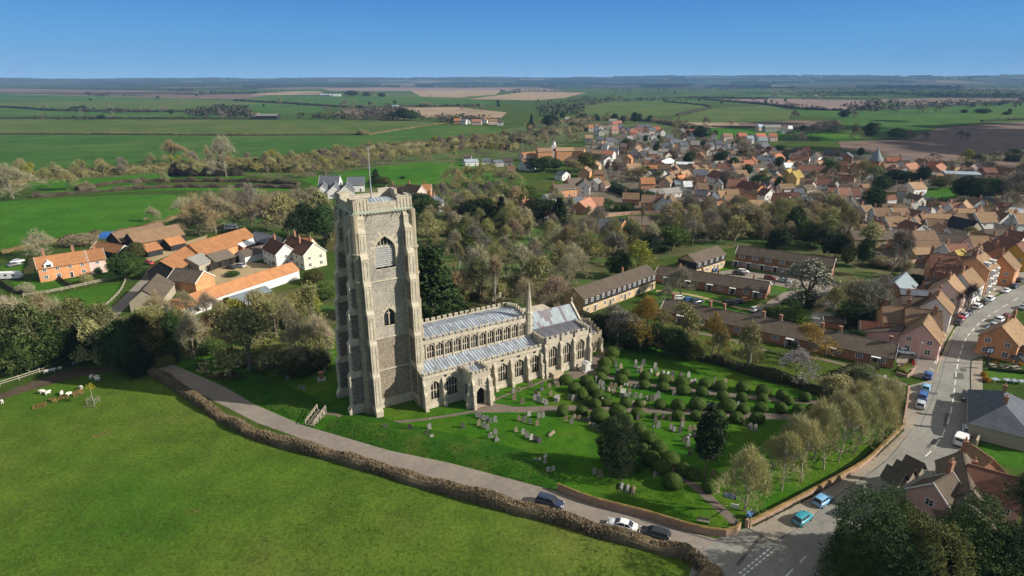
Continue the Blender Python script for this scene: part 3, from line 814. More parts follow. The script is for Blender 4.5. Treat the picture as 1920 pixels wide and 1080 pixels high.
for k, W in TW.items():
    L = TL[k]; pr = {'W': prof_w, 'S': prof_s, 'N': prof_s, 'E': prof_e}[k]
    if k == 'W':
        buttress(W,0.05,1.5,pr,'buttress',parent=tower_wall,chequer=True); buttress(W,L-1.5,L-.05,pr,'buttress',parent=tower_wall,chequer=True)
    else:
        buttress(W,0.05,1.5,pr,'buttress',parent=tower_wall); buttress(W,L-1.5,L-.05,pr,'buttress',parent=tower_wall)
for u, v in ((TU0, TV0), (TU1, TV0), (TU0, TV1), (TU1, TV1)):
    pier = MB(); su, sv = (-1 if u < 0 else 1), (-1 if v < 10 else 1)
    pier.tube((u+su*.25,v+sv*.25,0),(u+su*.25,v+sv*.25,41.2),1.0,.78,10)
    for z in (1.6,9.2,16.2,22.6,28.4,33.8): pier.tube((u+su*.25,v+sv*.25,z-.2),(u+su*.25,v+sv*.25,z+.1),1.12,1.08,10)
    pier.build('corner_pier', MAT['stonedark'], tower_wall)
par = MB()
PO={'S': Wall((TU0-.35,TV0-.35),(1,0)),'E': Wall((TU1+.35,TV0-.35),(0,1)),'N': Wall((TU1+.35,TV1+.35),(-1,0)),'W': Wall((TU0-.35,TV1+.35),(0,-1))}
for k, W in PO.items():
    L = TL[k] + .7
    bar(par, W, -.12, L + .12, 41.2, 41.42, -.6, .12)
    bar(par, W, -.16, L + .16, 41.42, 41.62, -.6, .18, 1)
    bar(par, W, 0.0, L, 41.62, 43.0, -.45, 0)
    bar(par, W, 3.0, L - 3.0, 43.0, 43.1, -.52, .05)
    for s0, s1 in ((0, 3.0), (L - 3.0, L)):
        bar(par, W, s0 + .001, s1 - .001, 43.0, 43.8, -.449, -.001)
        bar(par, W, s0 - .06, s1 + .06, 43.8, 43.96, -.52, .06)
        for j in range(5):
            s = s0 + .15 + j * .675; bar(par, W, s - .07, s + .07, 41.75, 43.75, 0, .1)
        bar(par, W, s0 + .1, s1 - .1, 43.4, 43.55, 0, .09)
    for sgn in (1, -1):
        x = 3.1
        while x < L - 4.2:
            q=[W.P(x,41.75,0),W.P(x+.16,41.75,0),W.P(x+1.16,42.9,0),W.P(x+1.0,42.9,0)] if sgn>0 else [W.P(x+1.0,41.75,0),W.P(x+1.16,41.75,0),W.P(x+.16,42.9,0),W.P(x,42.9,0)]
            par.prism(q, W.n * (.05 + (.004 if sgn > 0 else 0))); x += .62
    for j in range(int(L/.62)): bar(par,W,.3+j*.62,.52+j*.62,41.0,41.2,0,.14)
    for s in (3.3, L - 3.3):
        par.tube(W.P(s, 41.3, 0), W.P(s, 40.5, .55), .10, .07, 6, 2)
par.build('tower_parapet', [MAT['stone'], MAT['copper'], MAT['blackmetal']], tower_wall)
rf = MB()
cx, cy = (TU0 + TU1) / 2, (TV0 + TV1) / 2
cs=[(TU0+.1,TV0+.1,42.1),(TU1-.1,TV0+.1,42.1),(TU1-.1,TV1-.1,42.1),(TU0+.1,TV1-.1,42.1)]
for i in range(4): rf.add((cs[i], cs[(i + 1) % 4], (cx, cy, 43.2)), ((0, 1, 2),))
rf.build('tower_roof', MAT['lead'], tower_wall)
fp = MB()
fp.tube((cx-.3,cy,42.9),(cx-.3,cy,45.6),.2,.16,10); fp.tube((cx-.3,cy,45.6),(cx-.3,cy,52.6),.11,.07,8); fp.tube((cx-.3,cy,52.6),(cx-.3,cy,52.8),.12,.12,8)
fp.build('flagpole', MAT['metal'], tower_wall)

# --- nave and clerestory
NV0, NV1, NE = 5.5, 15.3, 29.2
nave = MB()
WS = Wall((TU1, NV0), (1, 0)); WN = Wall((NE, NV1), (-1, 0))
cl=[(u-.80-TU1,u+.80-TU1,8.9,11.35,12.0) for u in [4.55+2.095*i for i in range(12)]]
LN = NE - TU1
wall_open(nave, WS, 0, LN, 0, 12.4, cl, .42)
wall_open(nave,WN,0,LN,0,12.4,[(LN-b,LN-a,l,s,t) for a,b,l,s,t in cl],.42)
WE = Wall((NE, NV0), (0, 1)); LE = NV1 - NV0
nave.ngon([WE.P(0, 0), WE.P(LE, 0), WE.P(LE, 13.0), WE.P(LE / 2, 14.0), WE.P(0, 13.0)])
nave.build('nave_wall', MAT['stone'], church)
for c in cl:
    window(WS, 'clerestory_window', *c, 3, .36, 10.15, False, True, .7)
    window(WN,'clerestory_window',LN-c[1],LN-c[0],*c[2:],3,.36,10.15,False,False,.7)
for W in (WS, WN):
    for i in range(13):
        s=(4.55-1.047-TU1+2.095*i) if W is WS else LN-(4.55-1.047-TU1+2.095*i)
        sh=MB(); bar(sh,W,s-.12,s+.12,8.4,12.3,0,.2); bar(sh,W,s-.2,s+.2,11.9,12.25,0,.28); sh.build('pilaster',MAT['stone'],church)
    for z0,z1,d in ((8.55,8.75,.1),(12.2,12.45,.2)): sh=MB(); bar(sh,W,0,LN,z0,z1,0,d); sh.build('string_course',MAT['stone'],church)
for W in (WS, WN):
    bt=MB(); battlement(bt,Wall(W.P(0,0,.12),W.d),0,LN,12.45,13.0,13.62,19,m=0,mp=1); bt.build('nave_parapet',[MAT['stone'],MAT['flintdark']],church)
bt = MB()
g0 = [(0, 13.0), (LE / 2, 14.0), (LE, 13.0)]
bt2W = Wall(WE.P(0, 0, .0), WE.d)
for i in range(10):
    t0, t1 = i / 10, (i + .55) / 10
    z = 13.0 + 1.0 * (1 - abs(2 * (t0 + .025) - 1))
    bar(bt, bt2W, LE * i / 10, LE * (i + 1) / 10 - .002, 12.6, z + .15, -.35, -.01)
    bar(bt, bt2W, LE * t0, LE * t1, z + .15, z + .75, -.349, -.011)
bt.build('nave_parapet', [MAT['stone'], MAT['flintdark']], church)
nr = MB()
yc = (NV0 + NV1) / 2
for y in (NV0+.1,NV1-.1): nr.quad((TU1,y,12.75),(NE-.3,y,12.75),(NE-.3,yc,13.75),(TU1,yc,13.75))
nr.build('nave_roof', MAT['lead'], church)

# --- south aisle (and its twin on the north side)
AV, A0, A1 = 0.4, 0.3, 30.0
ai = MB()
WA = Wall((A0, AV), (1, 0)); LA = A1 - A0
aw=[(1.75,3.75,1.95,4.9,6.0),(5.3,7.85,1.95,5.0,6.1),(14.4,16.3,1.9,4.9,5.95),(17.85,20.35,1.75,4.75,5.95),(22.1,24.55,1.7,4.75,5.9),(26.2,28.8,1.6,4.75,5.9)]
wall_open(ai, WA, 0, LA, 0, 7.2, aw, .5)
ai.ngon([(A0, AV, 0), (A0, AV, 7.3), (A0, TV0, 8.2), (A0, TV0, 0)], 1)
ai.build('aisle_wall', [MAT['stone'], MAT['flintdark']], church)
for i,c in enumerate(aw): window(WA,'aisle_window',*c,3 if i in (0,2) else 4,.45,3.75,False,True,.6)
ap_=MB(); battlement(ap_,Wall(WA.P(0,0,.1),WA.d),0,LA,7.15,7.55,8.1,22,m=0,mp=1)
bar(ap_, WA, 0, LA, 6.95, 7.15, 0, .2)
for i in range(9): bar(ap_,Wall((A0,TV0),(0,-1)),i*.62,i*.62+.6,7.2+(8-i)*.11,7.75+(8-i)*.11,-.3,0.02)
bar(ap_, WA, 0, LA, 0, .55, 0, .3); bar(ap_, WA, 0, LA, .55, 1.2, 0, .16)
ap_.build('aisle_parapet', [MAT['stone'], MAT['flintdark']], church)
ar=MB(); ar.quad((A0+.3,AV+.3,7.35),(A1,AV+.3,7.35),(A1,NV0-.01,8.4),(A0+.3,NV0-.01,8.4)); ar.build('aisle_roof',MAT['lead'],church)
ab = [(0, 1.2, 1.25), (1.2, 4.2, 1.05), (4.2, 6.6, .6)]
for u in (0.35,4.6,16.95,21.2,25.45,29.2): buttress(WA,u-.35-.01,u+.35,ab,panel=False)
na = MB()
WNA = Wall((A1, 20.5), (-1, 0))
wall_open(na, WNA, 0, LA, 0, 7.2, [(LA - b, LA - a, l, s, t) for a, b, l, s, t in aw], .5)
na.ngon([(A0,20.5,0),(A0,20.5,7.3),(A0,TV1,8.2),(A0,TV1,0)]); na.ngon([(A1,20.5,0),(A1,20.5,7.3),(A1,NV1,8.2),(A1,NV1,0)])
na.quad((A0, 20.5, 7.35), (A1, 20.5, 7.35), (A1, NV1, 8.4), (A0, NV1, 8.4), 1)
na.build('north_aisle', [MAT['stone'], MAT['lead'], MAT['glass']], church)
battlement_n=MB(); battlement(battlement_n,Wall(WNA.P(0,0,.1),WNA.d),0,LA,7.15,7.55,8.1,22); battlement_n.build('north_parapet',MAT['stone'],church)

# --- south porch
PU0, PU1, PV = 9.2, 13.6, -4.2
po = MB()
WP = Wall((PU0, PV), (1, 0))
wall_open(po, WP, 0, PU1 - PU0, 0, 7.0, [(1.0, 3.1, 0.0, 3.0, 4.35)], .6, p=.62)
WPW = Wall((PU0, AV), (0, -1)); WPE = Wall((PU1, PV), (0, 1))
for W in (WPW, WPE): wall_open(po, W, 0, AV - PV, 0, 7.0, [(1.4, 3.0, 1.9, 3.9, 4.8)], .4)
po.build('porch_wall', MAT['stone'], church)
for W in (WPW,WPE): window(W,'porch_window',1.4,3.0,1.9,3.9,4.8,2,.36,None,False,True)
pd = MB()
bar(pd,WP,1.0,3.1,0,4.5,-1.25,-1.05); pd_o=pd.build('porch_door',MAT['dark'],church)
pb=MB(); bar(pb,WP,.7,3.4,0.02,.12,-.9,.55); pb.build('door_step',MAT['wallbrick'],church)
pp = MB()
battlement(pp, Wall(WP.P(0, 0, .08), WP.d), 0, PU1 - PU0, 7.0, 7.75, 8.2, 5)
for j in range(9): bar(pp, WP, .25 + j * .48, .33 + j * .48, 7.1, 7.7, .08, .13)
battlement(pp,Wall(WPW.P(0,0,.08),WPW.d),0.4,AV-PV-.3,7.0,7.75,8.2,4); battlement(pp,Wall(WPE.P(0,0,.08),WPE.d),0.3,AV-PV-.4,7.0,7.75,8.2,4)
bar(pp, WP, -.1, PU1 - PU0 + .1, 6.85, 7.0, 0, .16)
bar(pp,WP,1.75,2.35,5.0,5.1,0,.2); bar(pp,WP,1.7,1.82,5.1,6.3,0,.12); bar(pp,WP,2.28,2.4,5.1,6.3,0,.12); bar(pp,WP,1.7,2.4,6.3,6.5,0,.18); bar(pp,WP,1.95,2.15,5.1,5.95,0,.1)
bar(pp,WP,.75,.98,0,4.0,0,.12); bar(pp,WP,3.12,3.35,0,4.0,0,.12); bar(pp,WP,.75,3.35,4.55,4.72,0,.14)
pp.build('porch_parapet', MAT['stone'], church)
pr_=MB(); pr_.quad((PU0+.2,PV+.3,7.2),(PU1-.2,PV+.3,7.2),(PU1-.2,AV+.4,7.5),(PU0+.2,AV+.4,7.5)); pr_.build('porch_roof',MAT['lead'],church)
pbt = [(0, 1.5, 1.1), (1.5, 4.0, .9), (4.0, 6.4, .55)]
for s in (0.0, PU1 - PU0 - .62): buttress(WP, s, s + .62, pbt, panel=False)
buttress(WPW,AV-PV-.7,AV-PV-.05,pbt,panel=False); buttress(WPE,.05,.7,pbt,panel=False)

# --- south-east chapel, chancel, vestry, spirelet
CU0, CU1 = 30.0, 43.4
cp = MB()
WC = Wall((CU0, 0.0), (1, 0)); LC = CU1 - CU0
cw=[(1.35,3.75,2.1,5.9,7.15),(5.35,7.65,2.1,5.9,7.15),(9.2,11.6,2.1,5.9,7.15)]
wall_open(cp, WC, 0, LC, 0, 8.2, cw, .5)
cp.quad((CU0,0,0),(CU0,NV0,0),(CU0,NV0,9.3),(CU0,0,9.0)); cp.quad((CU1,0,0),(CU1,6.2,0),(CU1,6.2,9.2),(CU1,0,9.0))
cp.build('chapel_wall', MAT['stone'], church)
for c in cw: window(WC, 'chapel_window', *c, 4, .45, 4.1, False, True, .6)
cpp=MB(); bar(cpp,WC,0,LC,8.0,8.2,0,.2); battlement(cpp,Wall(WC.P(0,0,.08),WC.d),0,LC,8.2,9.0,9.55,9,m=0,frac=.5)
bar(cpp, WC, 0, LC, 0, .6, 0, .28); bar(cpp, WC, 0, LC, .6, 1.25, 0, .15)
for i in range(9): bar(cpp,Wall((CU0,NV0),(0,-1)),i*.61,i*.61+.36,9.0,9.6,-.3,.05)
bar(cpp, Wall((CU0, NV0), (0, -1)), 0, 5.5, 8.6, 9.0, -.3, .05)
WCE = Wall((CU1, 0), (0, 1))
for i in range(10): bar(cpp, WCE, i * .61, i * .61 + .36, 9.0, 9.6, -.3, .05)
bar(cpp, WCE, 0, 6.1, 8.4, 9.0, -.3, .05)
cpp.build('chapel_parapet', [MAT['stone'], MAT['flintdark']], church)
cb_ = [(0, 1.3, 1.2), (1.3, 5.0, .95), (5.0, 8.1, .55)]
for s in (0.0, 4.2, 8.0, 12.65): buttress(WC, s + .05, s + .65, cb_, panel=False)
for s in (.35, 4.55, 8.35, 13.0):
    pin=MB(); pin.tube(WC.P(s,8.2,.25),WC.P(s,10.0,.25),.2,.17,4); pin.tube(WC.P(s,10.0,.25),WC.P(s,10.8,.25),.2,.02,4)
    pin.build('pinnacle', MAT['stone'], church)
crf=MB(); crf.quad((CU0+.1,.3,8.5),(CU1-.2,.3,8.5),(CU1-.2,6.6,9.15),(CU0+.1,6.6,9.15)); crf.build('chapel_roof',MAT['leaddark'],church)
nc=MB(); nc.box(CU0,14.4,0,CU1,20.5,8.9); nc.build('north_chapel',MAT['stone'],church)
ch = MB(); QV0, QV1, QE, QZ = 6.3, 14.5, 45.3, 11.75; qc = (QV0 + QV1) / 2
ch.quad((NE,QV0,0),(QE,QV0,0),(QE,QV0,8.2),(NE,QV0,8.2)); ch.quad((NE,QV1,0),(QE,QV1,0),(QE,QV1,8.2),(NE,QV1,8.2))
ch.ngon([(QE, QV0, 0), (QE, QV1, 0), (QE, QV1, 8.2), (QE, qc, QZ), (QE, QV0, 8.2)])
ch.build('chancel_wall', MAT['stone'], church)
cr=MB(); cr.quad((NE,QV0-.25,8.1),(QE-.3,QV0-.25,8.1),(QE-.3,qc,QZ+.1),(NE,qc,QZ+.1)); cr.quad((NE,QV1+.25,8.1),(QE-.3,QV1+.25,8.1),(QE-.3,qc,QZ+.1),(NE,qc,QZ+.1))
cr.build('chancel_roof', MAT['leadpatch'], church)
cg = MB()
for y0, y1 in ((QV0 - .4, qc), (QV1 + .4, qc)):
    cg.prism([(QE-.35,y0,7.9),(QE-.35,y1,QZ+.12),(QE-.35,y1,QZ+.62),(QE-.35,y0,8.4)],(.5,0,0))
cg.box(QE-.15,qc-.09,QZ+.5,QE+.05,qc+.09,QZ+1.8); cg.box(QE-.149,qc-.42,QZ+1.15,QE+.049,qc+.42,QZ+1.33)
for y in (QV0 - .2, QV1 + .2): cg.tube((QE, y, 8.2), (QE, y, 10.0), .3, .05, 4)
cg.build('gable_coping', MAT['stone'], church)
ve = MB(); VU0, VU1, VV0, VV1 = CU1 + 1.9, 50.6, 4.6, 15.0
WV=Wall((VU0,VV0),(1,0)); wall_open(ve,WV,0,VU1-VU0,0,4.4,[(1.9,2.6,1.7,2.6,3.0)],.35)
WVE = Wall((VU1, VV0), (0, 1)); LV = VV1 - VV0
ve.ngon([WVE.P(0,0),WVE.P(LV,0),WVE.P(LV,4.4),WVE.P(LV/2,6.3),WVE.P(0,4.4)]); ve.quad((CU1,6.2,0),(VU0,6.2,0),(VU0,6.2,6),(CU1,6.2,6))
ve.build('vestry_wall', MAT['stonedark'], church)
window(WV, 'vestry_window', 1.9, 2.6, 1.7, 2.6, 3.0, 1, .3, None, False, True)
vr = MB(); battlement(vr, Wall(WV.P(0, 0, .05), WV.d), 0, VU1 - VU0, 4.4, 4.75, 5.15, 4)
for y0,y1 in ((VV0,VV0+LV/2),(VV1,VV0+LV/2)): vr.quad((VU0-1.5,y0+.2,4.5),(VU1-.3,y0+.2,4.5),(VU1-.3,y1,6.2),(VU0-1.5,y1,6.2),1)
for i in range(9): z=4.45+1.8*(1-abs(2*(i+.5)/9-1)); bar(vr,WVE,LV*i/9,LV*(i+.97)/9,z-.8,z+.35,-.35,.03); bar(vr,WVE,LV*i/9,LV*(i+.5)/9,z+.35,z+.8,-.349,.029)
for W, s in ((WV, VU1 - VU0 - .6), (WVE, .05)): pass
vr.build('vestry_roof', [MAT['stonedark'], MAT['leaddark']], church)
buttress(WV,VU1-VU0-.62,VU1-VU0-.02,[(0,1.2,1.0),(1.2,3.8,.7)],panel=False); buttress(WVE,.05,.65,[(0,1.2,1.0),(1.2,3.8,.7)],panel=False)
sp = MB(); sx, sy = NE + .15, NV0 + .05
sp.tube((sx,sy,7.4),(sx,sy,14.2),.82,.78,8); sp.tube((sx,sy,14.2),(sx,sy,14.5),.98,.9,8); sp.tube((sx,sy,14.5),(sx,sy,20.9),.74,.09,8); sp.tube((sx,sy,20.9),(sx,sy,21.2),.2,.16,8); sp.tube((sx,sy,21.2),(sx,sy,22.0),.05,.03,6)
for j in range(13):
    z = 14.9 + j * .46; r = .74 - (.65 * (z - 14.5) / 6.4)
    for k in range(8):
        t = 2 * math.pi * k / 8
        sp.box(-.07,-.07,-.07,.07,.07,.07,0,Matrix.Translation((sx+r*math.cos(t),sy+r*math.sin(t),z)))
for z in (9.2, 11.4): sp.tube((sx, sy, z), (sx, sy, z + .2), .92, .9, 8)
sp.build('spirelet', MAT['stone'], church)
# rainwater pipes
for u in (3.5, 7.7, 11.9, 16.1, 20.3, 24.5):
    rp=MB(); rp.box(u-.16,NV0-.26,12.0,u+.16,NV0-.02,12.35); rp.tube((u,NV0-.14,8.5),(u,NV0-.14,12.0),.06,.06,6); rp.build('drainpipe',MAT['blackmetal'],church)
for u in (5.0,18.8,23.0,27.2): rp=MB(); rp.box(u+.3,AV-.25,6.5,u+.65,AV-.01,6.9); rp.build('rainwater_head',MAT['blackmetal'],church)
# ------------------------------------------------------------------ trees, bushes, hedges
THINGS=[]            # (object,noun,area phrase or None,photo position): bulk things that get their label at the end
def bulk(o, noun, cat, area, group, P=None):
    o['category'] = cat; o['group'] = group
    THINGS.append((o, noun, area, P or o.location.copy()))
    return o

def limbs(seed, H, spread, upright, depth=4, fork=3, trunk=0.30, base_r=0.28, lean=0.0):
    """branch skeleton: list of (a,b,ra,rb) and the twig ends (point,direction,level)"""
    r = random.Random(seed)
    segs, ends = [], []
    def grow(p, d, L, rad, lev):
        n = 2 if lev < 2 else 1
        q = p
        for i in range(n):
            d2=(d+Vector((r.uniform(-.16,.16),r.uniform(-.16,.16),r.uniform(-.05,.12)))).normalized()
            q2 = q + d2 * (L / n)
            segs.append((q,q2,rad*(1-.35*i/n),rad*(1-.35*(i+1)/n),lev)); q,d=q2,d2
            if lev >= depth - 2: ends.append((q, d, lev))
            if lev == 0 and i == 0:
                for j in range(3):
                    ax = Matrix.Rotation(r.uniform(0, 6.28), 3, 'Z') @ Vector((1, 0, .35))
                    grow(q, ax.normalized(), L * r.uniform(.5, .75), rad * .4, 2)
        if lev >= depth: return
        k = fork + (1 if r.random() < .4 else 0)
        a0 = r.uniform(0, 6.28)
        side = d.orthogonal().normalized()
        for j in range(k):
            ax = Matrix.Rotation(a0 + 6.28 * j / k + r.uniform(-.4, .4), 3, d) @ side
            t = r.uniform(.45, 1.0) * spread * (1.0 if lev else .8)
            nd = (d * (1 - .35 * t) + ax * t + Vector((0, 0, upright * .35))).normalized()
            grow(q, nd, L * r.uniform(.60, .82), rad * .58, lev + 1)
        if lev == 0 or r.random()<.5: grow(q,(d+Vector((0,0,.4))).normalized(),L*r.uniform(.6,.85),rad*.62,lev+1)
    grow(Vector((0, 0, -.1)), Vector((lean, 0, 1)).normalized(), H * trunk, base_r, 0)
    return segs, ends
def fit(segs, ends, H, W):
    """scale the skeleton so that it is H high and about W wide"""
    zs = [s[1].z for s in segs]; xs = sorted(max(abs(s[1].x), abs(s[1].y)) for s in segs)
    kz = H * .93 / max(zs); kx = (W / 2 * .92) / max(.1, xs[int(len(xs) * .96)])
    def f(p):
        x, y, z = p.x * kx, p.y * kx, p.z * kz
        q = min(1.25, math.hypot(x, y) / (W / 2))
        z *= 1 - .40 * q * q * min(1, z / H * 1.2)
        k = 1 - .30 * max(0, z / H - .55) / .45          # a domed head
        return Vector((x * k, y * k, z * 1.06))
    return [(f(a),f(b),ra,rb,l) for a,b,ra,rb,l in segs],[(f(p),Vector((d.x*kx,d.y*kx,d.z*kz)).normalized(),l) for p,d,l in ends]
def trunk_mesh(name, segs, m, maxlev=3):
    mb = MB()
    for a, b, ra, rb, l in segs:
        if l <= maxlev: mb.tube(a,b,max(.02,ra),max(.015,rb),6 if l == 0 else 4 if l<3 else 3,cap=False)
    return mb.mesh(name, m)
def twig_mesh(name, ends, seed, per, L, w, m, droop=0.0, leaf=0.0, leafm=0, mats=None):
    r = random.Random(seed); mb = MB()
    for p, d, l in ends:
        for i in range(per):
            dd=(d+Vector((r.gauss(0,.62),r.gauss(0,.62),r.gauss(.12,.5)-droop))).normalized()
            q=p-d*r.uniform(0,L*.8)+Vector((r.gauss(0,.12),r.gauss(0,.12),r.gauss(0,.12)))*L
            ln = L * r.uniform(.5, 1.25)
            s=dd.cross(Vector((r.gauss(0,1),r.gauss(0,1),r.gauss(0,1)))).normalized()*(w*r.uniform(.6,1.3))
            mb.add((q - s, q + s, q + dd * ln), ((0, 1, 2),))
            if leaf and r.random() < leaf:
                c=q+dd*ln*r.uniform(.3,1.0); a=Vector((r.gauss(0,1),r.gauss(0,1),r.gauss(0,1))).normalized(); b=a.orthogonal().normalized()
                k = r.uniform(.09, .2)
                mb.add((c-a*k,c-b*k,c+a*k,c+b*k),((0,1,2,3),),leafm)
    return mb.mesh(name, mats or m)
def leaf_mesh(name,seed,shape,n_clump,per,clump,size,m,flat=0.35,mats=None,frac2=0.0):
    """crown of leaf clumps; shape(r) gives a random point of the crown's volume"""
    r = random.Random(seed); mb = MB()
    for i in range(n_clump):
        c = shape(r)
        k = clump * r.uniform(.6, 1.3)
        mm = 1 if r.random() < frac2 else 0
        for j in range(per):
            p = c + Vector((r.gauss(0, k), r.gauss(0, k), r.gauss(0, k * .6)))
            nrm=Vector((r.gauss(0,1),r.gauss(0,1),r.gauss(flat*2,1))).normalized()
            a=nrm.orthogonal().normalized(); a=Matrix.Rotation(r.uniform(0,6.28),3,nrm) @ a; b=nrm.cross(a)
            s = size * r.uniform(.55, 1.3)
            mb.add((p-a*s,p-b*s*.55,p+a*s,p+b*s*.55),((0,1,2,3),),mm)
    return mb.mesh(name, mats or m)
def core(me, cz, rx, rz, seed):
    """a solid lumpy ball added inside the leaves to block light"""
    bm = bmesh.new(); bm.from_mesh(me)
    g = bmesh.ops.create_icosphere(bm, subdivisions=3, radius=1)  # solid ball, added so light does not pass through the crown
    for v in g['verts']:
        d=v.co.normalized(); k=1+.28*mnoise.noise(d*2.2+Vector((seed,2,3)))+.16*mnoise.noise(d*5+Vector((seed,5,1)))
        v.co = Vector((d.x * rx * k, d.y * rx * k, cz + d.z * rz * k))
    bm.to_mesh(me); bm.free()
    return me
def ell(cx, cz, rx, rz, shell=.45, bumps=0, seed=1):
    rr = random.Random(seed)
    bs=[(Vector((rr.gauss(0,1),rr.gauss(0,1),rr.gauss(0,.8))).normalized(),rr.uniform(.10,.32)) for _ in range(bumps)]
    def f(r):
        while True:
            d = Vector((r.gauss(0, 1), r.gauss(0, 1), r.gauss(0, 1))).normalized()
            if d.z < -.75: continue
            k = r.uniform(shell, 1) ** .6
            g = 1 + sum(a * max(0, d.dot(b) * 4 - 3) for b, a in bs) - .12
            return Vector((cx+d.x*rx*k*g,d.y*rx*k*g,cz+d.z*rz*k*g))
    return f
def cone(H, r0, z0=.08, tiers=0):
    def f(r):
        t = r.uniform(0, 1) ** 1.5
        z = H * (z0 + (1 - z0) * t)
        rad=r0*(1-t)*(1.0 if not tiers else .72+.4*abs(math.sin(t*tiers*math.pi)))
        a = r.uniform(0, 6.28); k = math.sqrt(r.uniform(.15, 1))
        return Vector((rad * k * math.cos(a), rad * k * math.sin(a), z))
    return f
PROTO = {}
def proto(kind, i, trunkm, crownm):
    vs=[v.co for v in crownm.vertices]; rs=sorted(math.hypot(v.x,v.y) for v in vs); zs=sorted(v.z for v in vs)
    PROTO.setdefault(kind,[]).append((trunkm,crownm,2*rs[int(len(rs)*.95)],zs[int(len(zs)*.992)]))
# prototypes are 10 m high; a copy is scaled to the tree it stands for
for i in range(4):       # wide bare trees
    s, e = fit(*limbs(11 + i, 10, .95, .9, 4, 3, .22, .22), 10, 8.4)
    proto('bare',i,trunk_mesh('bare_tree_trunk',s,MAT['bark']),twig_mesh('bare_tree_twigs',e,i,10,1.1,.025,MAT['twig']))
for i in range(3):       # denser, budding crowns
    s, e = fit(*limbs(31 + i, 10, .9, .8, 4, 3, .2, .24), 10, 8.2)
    proto('bud',i,trunk_mesh('budding_tree_trunk',s,MAT['bark'],2),twig_mesh('budding_tree_twigs',e,i,9,1.0,.029,MAT['twig'],0,.16))
for i in range(3):       # slim poplar-like bare trees
    s, e = fit(*limbs(51 + i, 10, .55, 1.6, 4, 3, .25, .16), 10, 3.8)
    proto('slim',i,trunk_mesh('slim_tree_trunk',s,MAT['palebark']),twig_mesh('slim_tree_twigs',e,i,7,.9,.024,MAT['twig']))
for i in range(3):       # broad evergreens
    s, e = fit(*limbs(71 + i, 10, .7, 1.0, 3, 3, .18, .22), 9, 6)
    proto('ever',i,trunk_mesh('evergreen_trunk',s,MAT['bark'],1),core(leaf_mesh('evergreen_leaves',i,ell(0,5.3,3.7,4.6,.6,11,i),420,16,.40,.20,MAT['leaf']),5.2,2.5,3.3,i))
for i in range(2):       # conifers
    s = [(Vector((0, 0, 0)), Vector((0, 0, 9)), .22, .04, 0)]
    proto('conifer',i,trunk_mesh('conifer_trunk',s,MAT['bark'],1),leaf_mesh('conifer_needles',i,cone(10,2.9,.1,7),330,16,.34,.24,MAT['leaf'],.1))
for i in range(2):       # round bushes
    s = [(Vector((0, 0, 0)), Vector((0, 0, 4)), .2, .08, 0)]
    proto('bush',i,trunk_mesh('bush_stem',s,MAT['bark'],1),core(leaf_mesh('bush_leaves',i,ell(0,4.9,5.6,5.0,.6,10,i+5),420,14,.7,.32,MAT['leaf']),4.4,4.0,4.0,i))
for i in range(2):       # ivy clad trees: bare limbs above, leaves below
    s, e = fit(*limbs(91 + i, 10, .8, .9, 4, 3, .22, .28), 10, 7.6)
    proto('ivy',i,trunk_mesh('ivied_tree_trunk',s,MAT['bark']),twig_mesh('ivied_tree_twigs',e,i,7,.95,.028,MAT['twig'],0,1.0,0))
s, e = fit(*limbs(99, 10, .9, .6, 4, 3, .2, .2), 10, 10)
proto('blossom',0,trunk_mesh('blossom_tree_trunk',s,MAT['bark']),twig_mesh('blossom_tree_twigs',e,3,9,1.1,.030,None,0,.6,1,[MAT['twig'],MAT['petal']]))
for i in range(2):       # small willow / pollard with upright orange shoots
    s, e = fit(*limbs(131 + i, 10, .85, 1.2, 4, 3, .3, .24), 10, 8.8)
    proto('ball',i,trunk_mesh('pollard_trunk',s,MAT['bark'],2),twig_mesh('pollard_shoots',e,i,13,.9,.030,MAT['twig']))

for i in range(3):       # limes: clear short trunk, full rounded crown of fine shoots
    s, e = fit(*limbs(151 + i, 10, .78, .9, 4, 4, .13, .20), 10, 8.6)
    proto('lime',i,trunk_mesh('lime_trunk',s,MAT['palebark'],2),twig_mesh('lime_twigs',e,i,6,1.0,.024,MAT['twig']))
for i in range(3):       # big old yews with fine foliage
    sg = [(Vector((0, 0, 0)), Vector((0, 0, 6)), .35, .1, 0)]
    proto('yew',i,trunk_mesh('yew_trunk',sg,MAT['bark'],1),core(leaf_mesh('yew_leaves',40+i,ell(0,4.7,4.3,4.9,.62,18,i+3),1500,18,.26,.12,MAT['leaf'],.9),4.3,2.7,3.3,i))
COLS={'brown': (.250,.208,.130),'olive': (.250,.236,.098),'lime': (.37,.340,.165),'tan': (.300,.240,.120),'gold': (.31,.215,.055),'pale': (.33,.300,.185),'grey': (.205,.185,.140),'mauve': (.225,.178,.142),'yellowgreen': (.24,.24,.04),'dark': (.032,.058,.016),'green': (.048,.080,.018),'mid': (.070,.105,.022),'bronze': (.075,.078,.022),'blackgreen': (.021,.034,.012),'bright': (.10,.17,.02),'sage': (.125,.145,.060)}
CWORD={'brown': 'brown','lime': 'pale tan','olive': 'olive green','tan': 'pale tan','gold': 'golden brown','pale': 'pale grey','grey': 'grey brown','mauve': 'purplish brown','yellowgreen': 'yellow green','dark': 'dark green','green': 'deep green','mid': 'mid green','bronze': 'bronze green','blackgreen': 'very dark green','bright': 'bright green','sage': 'sage green'}
